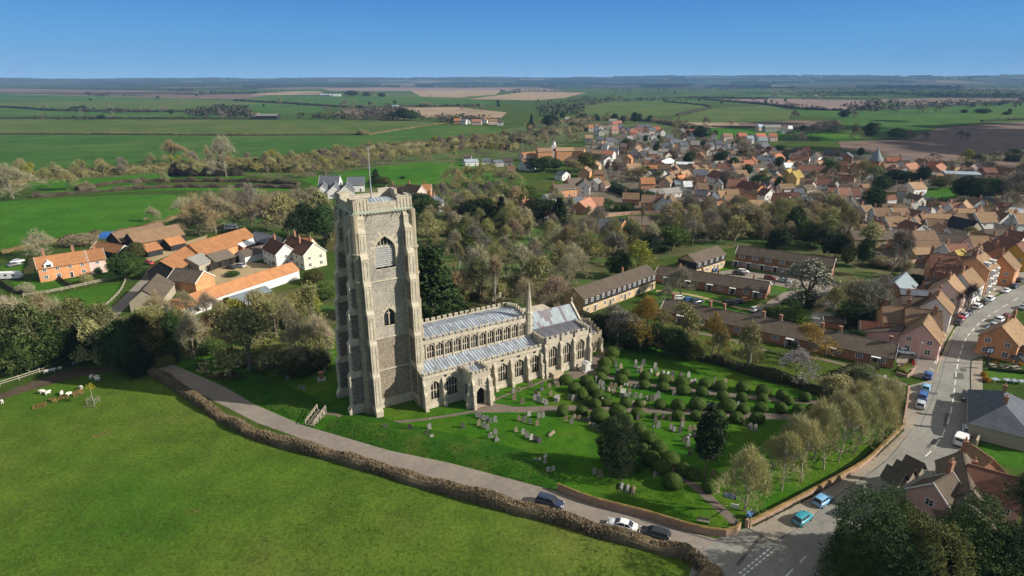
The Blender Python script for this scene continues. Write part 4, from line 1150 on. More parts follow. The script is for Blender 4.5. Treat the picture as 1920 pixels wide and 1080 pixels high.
KWORD={'bare': ('bare_tree','bare tree','tree'),'bud': ('budding_tree','budding tree','tree'),'slim': ('slim_bare_tree','slim bare tree','tree'),'ever': ('evergreen_tree','evergreen tree','tree'),'conifer': ('conifer_tree','pointed conifer','tree'),
         'bush': ('bush','rounded bush','bush'),'ivy': ('ivied_tree','ivy clad tree','tree'),'blossom': ('blossom_tree','white blossoming tree','tree'),'lime': ('lime_tree','lime tree','tree'),'yew': ('yew_tree','yew tree','tree'),'ball': ('round_crowned_tree','round crowned tree','tree')}
CROWNNAME = {'bare': 'crown', 'bush': 'foliage'}
TREES = []
TN = [0]
def tree(kind,x,yb,yt,wpx=None,col='brown',area=None,label=None,world=None,H=None,W=None,group=None,lite=False):
    P = Vector(world) if world is not None else at(x, yb)
    H = H or tall(x, yb, yt)
    TN[0] += 1
    r = random.Random(TN[0] * 13 + 5)
    v = PROTO[kind]; tm, cm, natural, nh = v[TN[0] % len(v)]
    if kind in ('ever','conifer','yew') and col in ('brown','olive','tan','mauve','grey','pale'): col='dark'
    if kind in ('bare','bud','slim','ball') and col in ('dark','green','blackgreen'): col='brown'
    area=area and area.replace('on the wooded rise above the brick works','on the rise above the brick works')
    if wpx and not W: W = width_m(x, (yb + (yt if yt else yb)) / 2, wpx)
    sz = H / nh
    sx = (W / natural) if W else sz * r.uniform(.85, 1.15)
    base, noun, cat = KWORD[kind]
    c = COLS[col] if isinstance(col, str) else col
    j=r.uniform(.86,1.16); c=tuple(max(.005,q*j*r.uniform(.94,1.06)) for q in c)
    o = link(base, tm, None, P, r.uniform(0, 6.28), (sx, sx, sz))
    k = link('crown' if kind != 'bush' else 'foliage', cm, o, color=c)
    size = ('tall ' if H > 13 else 'low ' if H < 6 else '')
    nn=(size+(CWORD[col]+' ' if isinstance(col,str) else '')+noun).replace('white white','white')
    if kind == 'blossom': nn = 'white blossoming tree'
    g = group or ('trees and bushes ' + area if area else 'trees standing alone')
    if label: tag(o, label, cat, group)
    else: bulk(o, nn, cat, area, g, P)
    o['name_base'] = base
    TREES.append(o)
    return o

def row(kind, pts, cols, area, hj=.15, wpx=None):
    """single trees given as (x, foot row, top row[, width])"""
    for i, p in enumerate(pts):
        tree(kind,p[0],p[1],p[2],p[3] if len(p)>3 else wpx,cols[i % len(cols)],area)
def scatter(n, poly, hrange, kinds, cols, area, seed=1, mind=4.0):
    """single trees set out at random inside a photo polygon"""
    r = random.Random(seed)
    x0,x1=min(p[0] for p in poly),max(p[0] for p in poly); y0,y1=min(p[1] for p in poly),max(p[1] for p in poly)
    def inside(x, y):
        c = False
        for (ax, ay), (bx, by) in zip(poly, poly[1:] + poly[:1]):
            if (ay>y) != (by>y) and x<(bx-ax)*(y-ay)/(by-ay)+ax: c=not c
        return c
    got = []; tries = 0
    while len(got) < n and tries < n * 60:
        tries += 1
        x, y = r.uniform(x0, x1), r.uniform(y0, y1)
        if not inside(x, y): continue
        P = at(x, y)
        if any((P - q).length < mind for q in got): continue
        got.append(P)
        tree(r.choice(kinds),x,y,None,None,r.choice(cols),area,world=P,H=r.uniform(*hrange))

# hedges: a noisy core and many leaf-sized faces
def hedge(pts,w,h,m,col,label,dens=9.0,leaf=.16,name='hedge',cat='hedge',step=1.5,world=False,zj=.25,smooth=True,spike=0.0,core=True):
    P = [Vector((p[0], p[1], 0)) if world else at(*p) for p in pts]
    P = smooth_line(P, step) if smooth else smooth_line(P, step)
    r = random.Random(len(label) * 7 + int(P[0].length))
    mb = MB(); n = len(P)
    prof = [(-.5, 0), (-.5, .55), (-.36, .92), (0, 1.0), (.36, .92), (.5, .55), (.5, 0)]
    side = []
    for i, p in enumerate(P):
        d=(P[min(n-1,i+1)]-P[max(0,i-1)]); d.z=0; d.normalize(); s=Vector((-d.y,d.x,0)); side.append(s)
        hh=h*(1+zj*mnoise.noise(Vector((p.x*.16,p.y*.16,1))))*.9; ww=w*(1+zj*mnoise.noise(Vector((p.x*.2,p.y*.2,9))))*.86
        for a, b in prof: mb.v.append(tuple(p + s * (a * ww) + Vector((0, 0, b * hh))))
    k = len(prof)
    for i in range(n - 1 if core else 0):
        for j in range(k-1): mb.f.append((i*k+j,i*k+j+1,(i+1)*k+j+1,(i+1)*k+j)); mb.m.append(0)
    for e in (0,n-1) if core else (): mb.f.append(tuple(e*k+j for j in range(k))); mb.m.append(0)
    if not core: mb.v = []
    for i in range(n - 1):
        L = (P[i + 1] - P[i]).length
        for _ in range(int(dens * L * (w + 2 * h))):
            t = r.random(); a = r.uniform(-1, 1); c = P[i].lerp(P[i + 1], t)
            hh = h * (1 + zj * mnoise.noise(Vector((c.x * .16, c.y * .16, 1)))) * .92
            ang = (a + 1) / 2 * math.pi
            q=c+side[i]*(math.cos(ang)*w*.48*r.uniform(.85,1.12))+Vector((0,0,max(.05,(math.sin(ang) ** .5)*hh*r.uniform(.25 if abs(a)>.6 else .8,1.08))))
            u=Vector((r.gauss(0,1),r.gauss(0,1),r.gauss(spike,1))).normalized(); v=u.orthogonal().normalized()
            s1, s2 = leaf * r.uniform(.6, 1.7), leaf * r.uniform(.25, .6)
            mb.add((q - u * s1, q - v * s2, q + u * s1, q + v * s2), ((0, 1, 2, 3),))
    o = mb.build(name, m, fix=False); o.color = (*col, 1)
    if label: tag(o, label, cat)
    return o
# ------------------------------------------------------------------ houses and farm buildings
RC={'orange': (.335,.160,.072),'brown': (.185,.122,.078),'tan': (.262,.172,.102),'darkred': (.150,.075,.053),'dark': (.085,.066,.054),'slate': (.105,.115,.135),'grey': (.225,.215,.195),'red': (.320,.125,.075),'white': (.66,.69,.70),
      'bluegrey': (.20,.245,.27),'ochre': (.33,.25,.075),'umber': (.110,.088,.068),'black': (.030,.032,.040),'salmon': (.34,.17,.115),'lightblue': (.36,.42,.48)}
RWORD={'orange': 'orange tiled','brown': 'brown tiled','tan': 'tan tiled','darkred': 'dark red tiled','dark': 'dark tiled','slate': 'slate roofed','grey': 'grey roofed','red': 'red tiled','white': 'white roofed','bluegrey': 'blue grey roofed','ochre': 'ochre tiled','umber': 'dull brown roofed','black': 'black roofed','salmon': 'salmon tiled','lightblue': 'pale blue roofed'}
WC_={'white': (.78,.77,.73),'cream': (.74,.69,.56),'pink': (.72,.43,.37),'palepink': (.76,.56,.48),'brick': (.36,.165,.090),'orange': (.58,.27,.12),'yellow': (.60,.38,.06),'buff': (.50,.36,.20),'grey': (.40,.38,.34),'red': (.42,.12,.06),'black': (.03,.03,.034),'darkbrick': (.22,.10,.065),'ochre': (.48,.36,.12),'stone': (.42,.37,.28)}
WWORD={'white': 'white','cream': 'cream','pink': 'pink','palepink': 'pale pink','brick': 'red brick','orange': 'orange brick','yellow': 'yellow','buff': 'buff brick','grey': 'grey','red': 'red','black': 'black boarded','darkbrick': 'dark brick','ochre': 'ochre','stone': 'stone'}
def window_mesh(lights):
    mb = MB()
    mb.box(-.5, -.03, 0, .5, .03, 1, 0)
    n = lights
    for i in range(n):
        a, b = -.44 + .88 * i / n + .03, -.44 + .88 * (i + 1) / n - .03
        for z0, z1 in ((.08, .5), (.55, .93)):
            mb.quad((a, -.036, z0), (b, -.036, z0), (b, -.036, z1), (a, -.036, z1), 1)
    return mb.mesh('window', [MAT['white'], MAT['pane']])
WIN = {2: window_mesh(2), 3: window_mesh(3)}
mb=MB(); mb.box(-.5,-.04,0,.5,.04,1,0); mb.box(-.4,-.06,0.03,.4,-.04,.95,1); DOOR=mb.mesh('door',[MAT['white'],MAT['oak']])
mb=MB(); mb.box(-.5,-.04,0,.5,.04,1,0); mb.box(-.36,-.06,0.02,.36,-.04,.96,0); WDOOR=mb.mesh('door',[MAT['white']])
def chimney_mesh(two):
    mb = MB(); w = .85 if two else .5
    mb.box(-w/2,-.3,-1.2,w/2,.3,1.5,0); mb.box(-w/2-.07,-.37,1.5,w/2+.07,.37,1.66,0); mb.box(-w/2-.04,-.34,1.2,w/2+.04,.34,1.3,0)
    for x in ((-.2,.2) if two else (0,)): mb.tube((x,0,1.66),(x,0,2.15),.14,.11,6,1)
    return mb.mesh('chimney', [MAT['brick'], MAT['wallbrick']])
CHM = [chimney_mesh(False), chimney_mesh(True)]
CAM0 = Vector((0, 0, 0))
HOUSES = []
def house(C,ang,L,W,eave,ridge,roof,wall,wm='wall',rm='tile',label=None,noun='house',cat='house',area=None,hip=False,chim=(),floors=None,win=True,name=None,group=None,barge=False,oh=.35,pitch2=None,detail=None,door=True,wins=None,wl=2,lean=None):
    """one house: ridge along local x,length L,width W; children wall,roof,chimney,window,door"""
    C = Vector(C); C.z = 0
    t = thing(name or ('cottage' if L < 10 else 'house'), label, cat, C, ang, group)
    hl, hw = L / 2, W / 2
    dist = C.length
    if detail is None: detail = dist < 420
    w = MB()
    rz = ridge - .12
    if hip:
        w.box(-hl, -hw, 0, hl, hw, eave)
    else:
        for s in (-1,1): w.quad((-hl,s*hw,0),(hl,s*hw,0),(hl,s*hw,eave),(-hl,s*hw,eave))
        for s in (-1,1): w.ngon([(s*hl,-hw,0),(s*hl,hw,0),(s*hl,hw,eave),(s*hl,0,rz),(s*hl,-hw,eave)])
    wo_ = w.build('wall', MAT[wm], t); wo_.color = (*WC_[wall], 1)
    r = MB(); sl = (ridge - eave) / hw; og = .22
    k = .16
    if hip:
        hx = max(.3, hl - hw * .95); e = eave - oh * sl
        pts=[(-hl-oh,-hw-oh,e),(hl+oh,-hw-oh,e),(hl+oh,hw+oh,e),(-hl-oh,hw+oh,e),(-hx,0,ridge),(hx,0,ridge)]
        r.add(pts, ((0, 1, 5, 4), (2, 3, 4, 5), (1, 2, 5), (3, 0, 4), (3, 2, 1, 0)))
    else:
        for s in (-1, 1):
            q=[(-hl-og,s*(hw+oh),eave-oh*sl),(hl+og,s*(hw+oh),eave-oh*sl),(hl+og,s*.002,ridge),(-hl-og,s*.002,ridge)]
            nrm = Vector((0, s * (ridge - eave), hw)).normalized() * k
            r.prism([Vector(p) + nrm * .1 for p in q], -nrm)
        r.box(-hl - og, -.14, ridge - .06, hl + og, .14, ridge + .07)
    ro=r.build('roof',MAT[rm],t); rc=RC[roof]; jj=rnd.uniform(.82,1.28); ro.color=(rc[0]*jj,rc[1]*jj,rc[2]*jj,1)
    if barge and not hip:
        for s in (-1, 1):
            bgm = MB(); x, lo = s * (hl + og + .01), eave - oh * sl
            bgm.prism([(x,-hw-oh,lo-.12),(x,0,ridge-.16),(x,hw+oh,lo-.12),(x,hw+oh,lo+.16),(x,0,ridge+.14),(x,-hw-oh,lo+.16)],(s*.06,0,0))
            bgm.build('bargeboard', MAT['white'], t)
    for c in chim:
        f, side, two = c[0], c[1], c[2] if len(c) > 2 else 1
        z = ridge - abs(side) * (ridge - eave)
        link('chimney',CHM[two],t,(f*hl,side*hw,z),0,(1,1,c[3] if len(c)>3 else 1.0))
    if win:
        toc = -C; toc.z = 0; toc.normalize()
        ca, sa = math.cos(ang), math.sin(ang)
        nf = floors or (2 if eave > 4.0 else 1)
        for (nx,ny,ln,off) in ((0,-1,L,hw),(0,1,L,hw),(1,0,W,hl),(-1,0,W,hl)):
            wn = Vector((nx * ca - ny * sa, nx * sa + ny * ca, 0))
            if wn.dot(toc) < (.12 if not detail else -.05): continue
            n = max(1, int(ln / (3.3 if detail else 4.2)))
            if nx: n = 1 if W < 8 else 2
            n = min(n, 9 if detail else 3)
            for fl in range(nf):
                for i in range(n):
                    s = (-ln / 2 + ln * (i + .5) / n)
                    zb = .95 + fl * 2.55
                    if zb + 1.2 > eave + .5 and not nx: continue
                    ww, wh = (1.25, 1.15) if fl else (1.35, 1.3)
                    ly, lx = (ny * (off + .03), s) if ny else (s, nx * (off + .03))
                    a={(0,-1): 0,(0,1): math.pi,(1,0): math.pi/2,(-1,0): -math.pi/2}[(nx,ny)]
                    if door and fl == 0 and ny and i == n // 2 and n > 1:
                        link('door', DOOR, t, (lx, ly, .02), a, (1.05, 1, 2.05)); continue
                    link('window', WIN[wl], t, (lx, ly, zb), a, (ww, 1, wh))
    HOUSES.append((t, C))
    if not label:
        bulk(t,f"{RWORD[roof]} {WWORD[wall]} {noun}",cat,area,group or 'houses of the village',C+Vector((0,0,eave)))
    return t
def HR(x1, y1, x2, y2, zr, W, eave, roof, wall, wm=None, **kw):
    """house given by the two ends of its ridge in the photo"""
    a, b = at(x1, y1, zr), at(x2, y2, zr)
    d = b - a
    if abs(x2-x1)<abs(y2-y1)*1.6 and y1<420 and d.length>12.5:      # gable toward the camera: keep a plausible length
        b = a + d.normalized() * 12.5; d = b - a
    wm = wm or ('brickwall' if 'brick' in wall or wall in ('orange', 'buff') else 'wall')
    return house((a+b)/2,math.atan2(d.y,d.x),max(4.0,d.length),W,eave,zr,roof,wall,wm,**kw)

# --- the five terraces of the close east of the church
def terrace_windows(t, L, hw, rows_, y=-1, doors=None, canopy=True):
    """rows_: (height, size, count); windows on the long side facing y"""
    a = 0 if y < 0 else math.pi
    for zb, (ww, wh), n, lights in rows_:
        for i in range(n):
            link('window',WIN[lights],t,(-L/2+L*(i+.5)/n,y*(hw+.03),zb),a,(ww,1,wh))
    if doors:
        n, off = doors
        for i in range(n):
            x = -L / 2 + L * (i + off) / n
            link('door', DOOR, t, (x, y * (hw + .03), .02), a, (1.1, 1, 2.1))
            if canopy:
                c=MB(); c.box(x-1.0,y*hw,2.25,x+1.0,y*(hw+1.1),2.42); c.box(x-1.0,y*hw,0,x-.88,y*(hw+1.0),2.25)
                c.build('door_canopy', MAT['white'], t)
def band(t, L, hw, z0, z1, m, col=None, y=-1):
    b = MB(); b.box(-L / 2 + .02, y * hw, z0, L / 2 - .02, y * (hw + .025), z1)
    o = b.build('wall_cladding', MAT[m], t)
    if col: o.color = (*col, 1)
t=HR(1076,541,1213,496,7.4,7.6,5.2,'umber','buff',label='long two storey terrace with dark boarded upper floor behind church spirelet',cat='terrace',win=False,name='terrace',chim=((.35,.3,0),))
Lt = (at(1076, 541, 7.4) - at(1213, 496, 7.4)).length
band(t,Lt,3.8,2.6,5.1,'boards'); terrace_windows(t,Lt,3.83,((3.5,(1.1,1.2),14,2),(.9,(1.1,1.3),9,2)),doors=(5,.75),canopy=False)
t=HR(1236,497,1443,528.5,4.8,8.2,2.7,'umber','brick',label='brown roofed bungalow row with buff end gable beside the parked orange car',cat='bungalow',win=False,name='bungalow_row',chim=((-.62,.35,0),(-.2,.35,0),(.1,.35,0),(.72,.35,0)),barge=True)
Lt = (at(1236, 497, 4.8) - at(1443, 528.5, 4.8)).length
terrace_windows(t, Lt, 4.1, ((.9, (1.6, 1.3), 9, 3),), doors=(5, .6))
t=HR(1290,477,1345,460.5,7.4,7.6,5.2,'umber','buff',label='short two storey terrace with slate hung upper floor and blue bins',cat='terrace',win=False,name='terrace')
Lt = (at(1290, 477, 7.4) - at(1345, 460.5, 7.4)).length
band(t,Lt,3.8,2.6,5.1,'boards'); b=MB(); b.box(-Lt/2-.03,-3.75,2.6,-Lt/2,3.75,5.1); b.build('gable_cladding',MAT['boards'],t)
terrace_windows(t,Lt,3.83,((3.5,(1.3,1.2),5,2),(.9,(1.5,1.3),4,2)),doors=(2,.5),canopy=False)
t=HR(1386,460,1566,484.5,7.2,7.6,5.1,'umber','brick',label='long tile hung two storey terrace with white door canopies and buff gable',cat='terrace',win=False,name='terrace',barge=True)
Lt = (at(1386, 460, 7.2) - at(1566, 484.5, 7.2)).length
band(t,Lt,3.8,2.6,5.0,'tile',(.26,.145,.075)); terrace_windows(t,Lt,3.83,((3.5,(2.0,1.2),7,3),(.9,(2.2,1.3),7,3)),doors=(7,.1))
t=HR(1250,559,1683,645,4.9,8.4,2.75,'umber','brick',label='very long front row of brown roofed bungalows ending by the pink gable',cat='bungalow',win=False,name='bungalow_row',barge=True)
A_, B_ = at(1250, 559, 4.9), at(1683, 645, 4.9); Lt = (A_ - B_).length
terrace_windows(t, Lt, 4.2, ((.9, (1.6, 1.3), 12, 3),), doors=(6, .62))
for px in (1262, 1331, 1357, 1431, 1463, 1541, 1575, 1669):
    f = (px - 1250) / 433.0
    p = at(px, 559 + 86 * f, 4.9); x = (p - (A_ + B_) / 2).dot((B_ - A_).normalized())
    c=MB(); c.box(-.35,-.35,-.8,.35,.35,1.5); c.box(-.42,-.42,1.5,.42,.42,1.62); c.box(-.6,-.6,-.30,.6,.6,-.12,1)
    o=c.build('chimney',[MAT['brick'],MAT['metal']],t); o.location=(x,.25,4.9); o.color=(1,1,1,1)
gb = MB()
for s,o_ in ((1,0),): gb.ngon([(s*(Lt/2+.02),-4.1,0),(s*(Lt/2+.02),4.1,0),(s*(Lt/2+.02),4.1,2.7),(s*(Lt/2+.02),0,4.7),(s*(Lt/2+.02),-4.1,2.7)])
o = gb.build('end_gable', MAT['brickwall'], t); o.color = (*WC_['buff'], 1)
house(at(1532,606),R(-18),7,5,2.3,3.0,'grey','white','wall','flat',label='small pale roofed garage behind the front bungalow row',cat='garage',win=False,name='garage')
house(at(1560,612),R(-18),5,4,2.2,2.9,'umber','brick','brickwall',label='low brick shed with white barge boards behind bungalows',cat='shed',win=False,name='shed',barge=True)

# --- the farm to the left
t=HR(64,483,158,469.5,8.0,7.2,4.9,'orange','orange',label='orange tiled brick cottage row with white dormer and tall clustered chimneys',cat='cottage',name='cottage',barge=True,chim=((-.62,.15,1,1.5),(.55,.15,1,1.4)),wl=2)
dm=MB(); dm.box(-5.2,-3.75,4.6,-2.8,-1.5,5.9,0); dm.prism([(-5.4,-3.9,5.8),(-2.6,-3.9,5.8),(-4.0,-3.9,7.1)],(0,3,0),0); dm.quad((-4.7,-3.78,4.9),(-3.3,-3.78,4.9),(-3.3,-3.78,5.7),(-4.7,-3.78,5.7),1)
dm.build('dormer', [MAT['white'], MAT['pane']], t)
HR(159,469.5,191,465,8.0,7.0,4.9,'orange','palepink',label='pink rendered end cottage joined to orange brick cottage row',cat='cottage',name='cottage',barge=True,chim=((.1,.1,1,1.2),))
HR(209,436,302,416.5,7.0,9.5,3.6,'brown','black','boards',label='rear black boarded barn nearest the pasture',cat='barn',name='barn',win=False)
HR(239,437,331,420,7.2,10.5,3.6,'tan','black','boards',label='black boarded barn with wide tan roof behind two orange roofed garages',cat='barn',name='barn',win=False)
HR(183,452,233,460,4.8,6.0,2.7,'orange','black','boards',label='long low black shed with orange roof right of cottages',cat='shed',name='shed',win=False,barge=True)
HR(264,459,292,453,4.6,7.5,2.5,'orange','black','boards',label='left orange roofed black garage facing the red car',cat='garage',name='garage',win=False)
HR(308,448,337,442,4.6,7.5,2.5,'orange','black','boards',label='right orange roofed black garage next to the farm track',cat='garage',name='garage',win=False)
HR(300,489,353,458.5,7.0,10.0,3.6,'orange','black','boards',label='orange tiled barn with black front gable on the farm lane',cat='barn',name='barn',win=False)
HR(354,457.5,459,427,7.8,10.5,3.8,'orange','orange',label='longest orange tiled barn on the north side of the yard',cat='barn',name='barn',win=False)
HR(350,484,377,474,5.4,9.0,3.2,'grey','stone',label='grey sheeted building against the orange barns',cat='outbuilding',name='outbuilding',win=False,rm='flat')
t=HR(388,477,425,467,5.0,8.0,2.9,'umber','buff',label='open fronted cart shed with dull grey roof beside two parked cars',cat='cart shed',name='cart_shed',win=False,rm='flat')
for i in range(4): pm=MB(); pm.box(-7+i*4.6,-5.2,0,-6.7+i*4.6,-4.9,2.7); pm.build('post',MAT['oak'],t)
pm=MB(); pm.box(-6.8,-4.03,.1,7.2,-4.01,2.6); pm.build('painted_front_shade',MAT['dark'],t)  # flat panel on the closed wall, painted as the shade of an open front
HR(329,502,381,508,6.2,8.0,3.4,'umber','orange',label='weathered brown barn with orange brick gable end onto the gravel yard',cat='barn',name='barn',win=False,barge=True)
HR(295,513,268,543,6.8,8.5,3.4,'umber','stone','wall',label='mossy brown gabled barn at the bend of the farm lane',cat='barn',name='barn',win=False)
t=HR(318,563,547,491.5,5.4,6.2,3.2,'orange','white',label='very long low orange tiled range with white wall facing church',cat='stable range',name='stable_range',win=False)
t=HR(428,557,497,536,3.9,6.0,2.9,'bluegrey','black','boards',rm='flat',label='grey sheet roofed black pavilion in front of the long orange range',cat='pavilion',name='pavilion',win=False)
terrace_windows(t, 12, 3.0, ((.7, (.75, 1.6), 9, 2),))
HR(437,451,474,440,5.0,9.0,3.0,'white','brick',label='white sheeted barn beside the long orange roof',cat='barn',name='barn',win=False,rm='flat')
HR(448,470,492,459,4.6,6.0,2.8,'umber','white',label='low white walled outbuilding between yard and farmhouse',cat='outbuilding',name='outbuilding',win=False,rm='flat')
t=HR(544,441,588,455,9.4,9.0,5.6,'darkred','cream','wall',label='large cream farmhouse with dark red roof and gable toward church',cat='farmhouse',name='farmhouse',barge=True,chim=((-.7,.1,1,1.4),(.1,-.3,1,1.5),(.35,.4,1,1.3)))
HR(508,446,534,458,8.6,7.5,5.4,'darkred','white',label='white gabled wing left of the cream farmhouse',cat='farmhouse',name='farmhouse_wing',chim=((-.6,.1,1,1.2),),barge=True)
HR(540,470,566,468,5.2,6.0,3.0,'slate','white',label='slate roofed lean to between farmhouse gables',cat='outbuilding',name='outbuilding',win=False,rm='flat')
HR(478,434,512,440,6,8,3.6,'slate','black','boards',label='slate roofed black shed behind the white sheeted barn',cat='shed',name='shed',win=False)
HR(560,445,585,446,8,7,5,'orange','cream',label='orange roofed rear part of the cream farmhouse',cat='farmhouse',name='farmhouse_wing',win=False)
# new slate roofed house on the hill behind the tower
t=HR(600,329,637,329,9.5,9,5,'slate','white',label='new white house with slate roof left of the flagpole',cat='house',chim=((-.4,0,0),),barge=True)
HR(652,332,682,331,8.6,8,4.4,'slate','white',label='slate roofed wing right of the new white house',cat='house',barge=True)
for x in (605, 627, 648):
    HR(x,347,x+.6,336,7.8,8.6,4.0,'slate','white',label={605: 'left white gable of the new slate house',627: 'middle white gable of the new slate house',648: 'right white gable of the new slate house'}[x],cat='house',barge=True,name='gabled_wing')
for a in ((727,346,772,349,6.5,8,3.4,'brown','brick'),(762,344,790,349,8,7,4.6,'brown','palepink'),(792,345,808,345,8,7,4.8,'orange','orange'),(812,368,822,366,8,7,4.8,'slate','white'),(850,369,868,368,7,7,4.4,'brown','cream'),(905,376,942,373,9,8,5.6,'orange','brick'),(925,384,950,382,8,7,5,'brown','brick'),(980,375,1000,372,8,7,4.6,'orange','palepink'),(1005,390,1030,387,7.5,7,4.6,'salmon','white'),(1028,377,1050,378,7.5,7,4.6,'grey','white')):
    HR(*a, area='in the trees behind the church', barge=True, chim=((-.6, 0, 1),))

# --- high street, left side going up
t=HR(1731,607,1742,589,8.6,8.6,4.4,'tan','pink','wall',label='pink gabled end house on the corner of the high street',cat='house',door=False)
pinkL=MB(); pinkL.ngon([(-.0,0,0),(0,9.0,0),(0,9.0,2.2),(0,0,4.9)]); pinkL.ngon([(5.6,0,0),(5.6,9,0),(5.6,9,2.2),(5.6,0,4.9)]); pinkL.quad((0,9,0),(5.6,9,0),(5.6,9,2.2),(0,9,2.2))
o=pinkL.build('lean_to_wall',MAT['wall'],t); o.location=(-2.9,4.3,0); o.color=(*WC_['pink'],1)
pinkR=MB(); pinkR.prism([(-.2,-.1,4.98),(-.2,9.3,2.15),(5.8,9.3,2.15),(5.8,-.1,4.98)],(0,0,.16)); o=pinkR.build('lean_to_roof',MAT['tile'],t); o.location=(-2.9,4.3,0); o.color=(*RC['umber'],1)
HR(1699,575,1766,583,9.2,8.0,5.6,'brown','pink',label='brown roofed house directly behind the pink gable, chimney at its left',cat='house',chim=((-.9,0,1,1.3),(.6,-.2,1,1.2)))
HR(1655,571.5,1698,575.5,8.6,8.0,5.4,'brown','orange',label='orange brick house with two white windows left of the pink gable',cat='house',chim=((-.7,0,0),))
HR(1615,601,1652,605,4.2,4.0,2.8,'red','palepink',label='low red tiled outhouse in front of the orange brick house',cat='outhouse',name='outhouse',win=False,barge=True)
HR(1656,607,1681,612,4.2,4.0,2.8,'red','pink',label='low red tiled pink outhouse touching the pink gable',cat='outhouse',name='outhouse',win=False,barge=True)
HR(1690,553,1752,557,8.0,9.0,5.0,'dark','pink',label='dark roofed house with round skylight two behind the pink gable',cat='house',chim=((-.6,0,1),(.7,0,0)))
HR(1688,541,1748,545,7.0,8.0,4.4,'slate','brick',label='low slate roofed rear range behind the round skylight house',cat='house',win=False)
HR(1756,558,1763,543,9.4,8.0,5.6,'tan','white',label='tan roofed white street house second up from pink corner house',cat='house',chim=((-.5,0,1),(.6,0,1)))
t=HR(1678,529,1699,511,7.6,7.0,4.6,'bluegrey','brick',label='blue grey slate roofed brick outbuilding with skylights behind high street',cat='outbuilding',name='outbuilding',rm='flat',barge=True,win=False)
HR(1777,526,1789,513.5,9.6,8.5,5.6,'tan','palepink',label='tan roofed pink street house third up from pink corner house',cat='house',chim=((-.7,0,1,1.3),))
HR(1802,513,1822,501,9.8,8.5,5.8,'tan','white',label='tan roofed white street house below the red and white bays',cat='house',chim=((-.8,0,1,1.2),))
t=HR(1829,482,1847,473,11.6,9.0,8.2,'tan','orange',label='tall orange brick house with white bay windows on high street',cat='house',floors=3,chim=((-.9,0,1,1.6),),win=False)
for i in range(3):
    for j in range(2):
        bm_=MB(); bm_.prism([(-1.3,0,0),(1.3,0,0),(.8,-.9,0),(-.8,-.9,0)],(0,0,2.1),0); bm_.box(-.62,-.93,.5,.62,-.91,1.9,1)
        o=bm_.build('bay_window',[MAT['white'],MAT['pane']],t); o.location=(-2.4+4.8*j,-4.52,.6+i*2.65)
for x in (-.3, .28):
    dm=MB(); dm.box(-.7,-1.0,0,.7,.9,1.2,0); dm.box(-.5,-1.02,.25,.5,-1.0,1.0,1); o=dm.build('dormer',[MAT['white'],MAT['pane']],t); o.location=(x*9,-2.9,9.0)
HR(1880,480,1891,470.5,9.8,8.5,5.8,'tan','orange',label='orange brick gabled house above the white bay windows',cat='house',chim=((-.8,.1,1,1.5),))
HR(1906,458,1925,450,9.5,8.5,5.4,'darkred','yellow',label='yellow house with dark red roof at right edge of high street',cat='house')
HR(1745,474,1825,482,9.4,9.5,5.6,'darkred','orange',label='big dark red roofed brick house with skylight behind white bays',cat='house',chim=((-.95,0,1,1.3),(.97,0,1,1.4)))
HR(1756,493,1821,500,8.2,7.5,5.0,'darkred','brick',label='lower dark red roofed range in front of big dark red roof',cat='house',chim=((-.9,0,0,1.3),(.2,0,1,1.2)))
HR(1735,520,1772,524,5.4,6,3.2,'dark','brick',label='low dark outhouse below the row of small chimney stacks',cat='outhouse',name='outhouse',win=False,chim=((.2,0,0,1.4),(.5,0,0,1.4),(.75,0,0,1.3)))
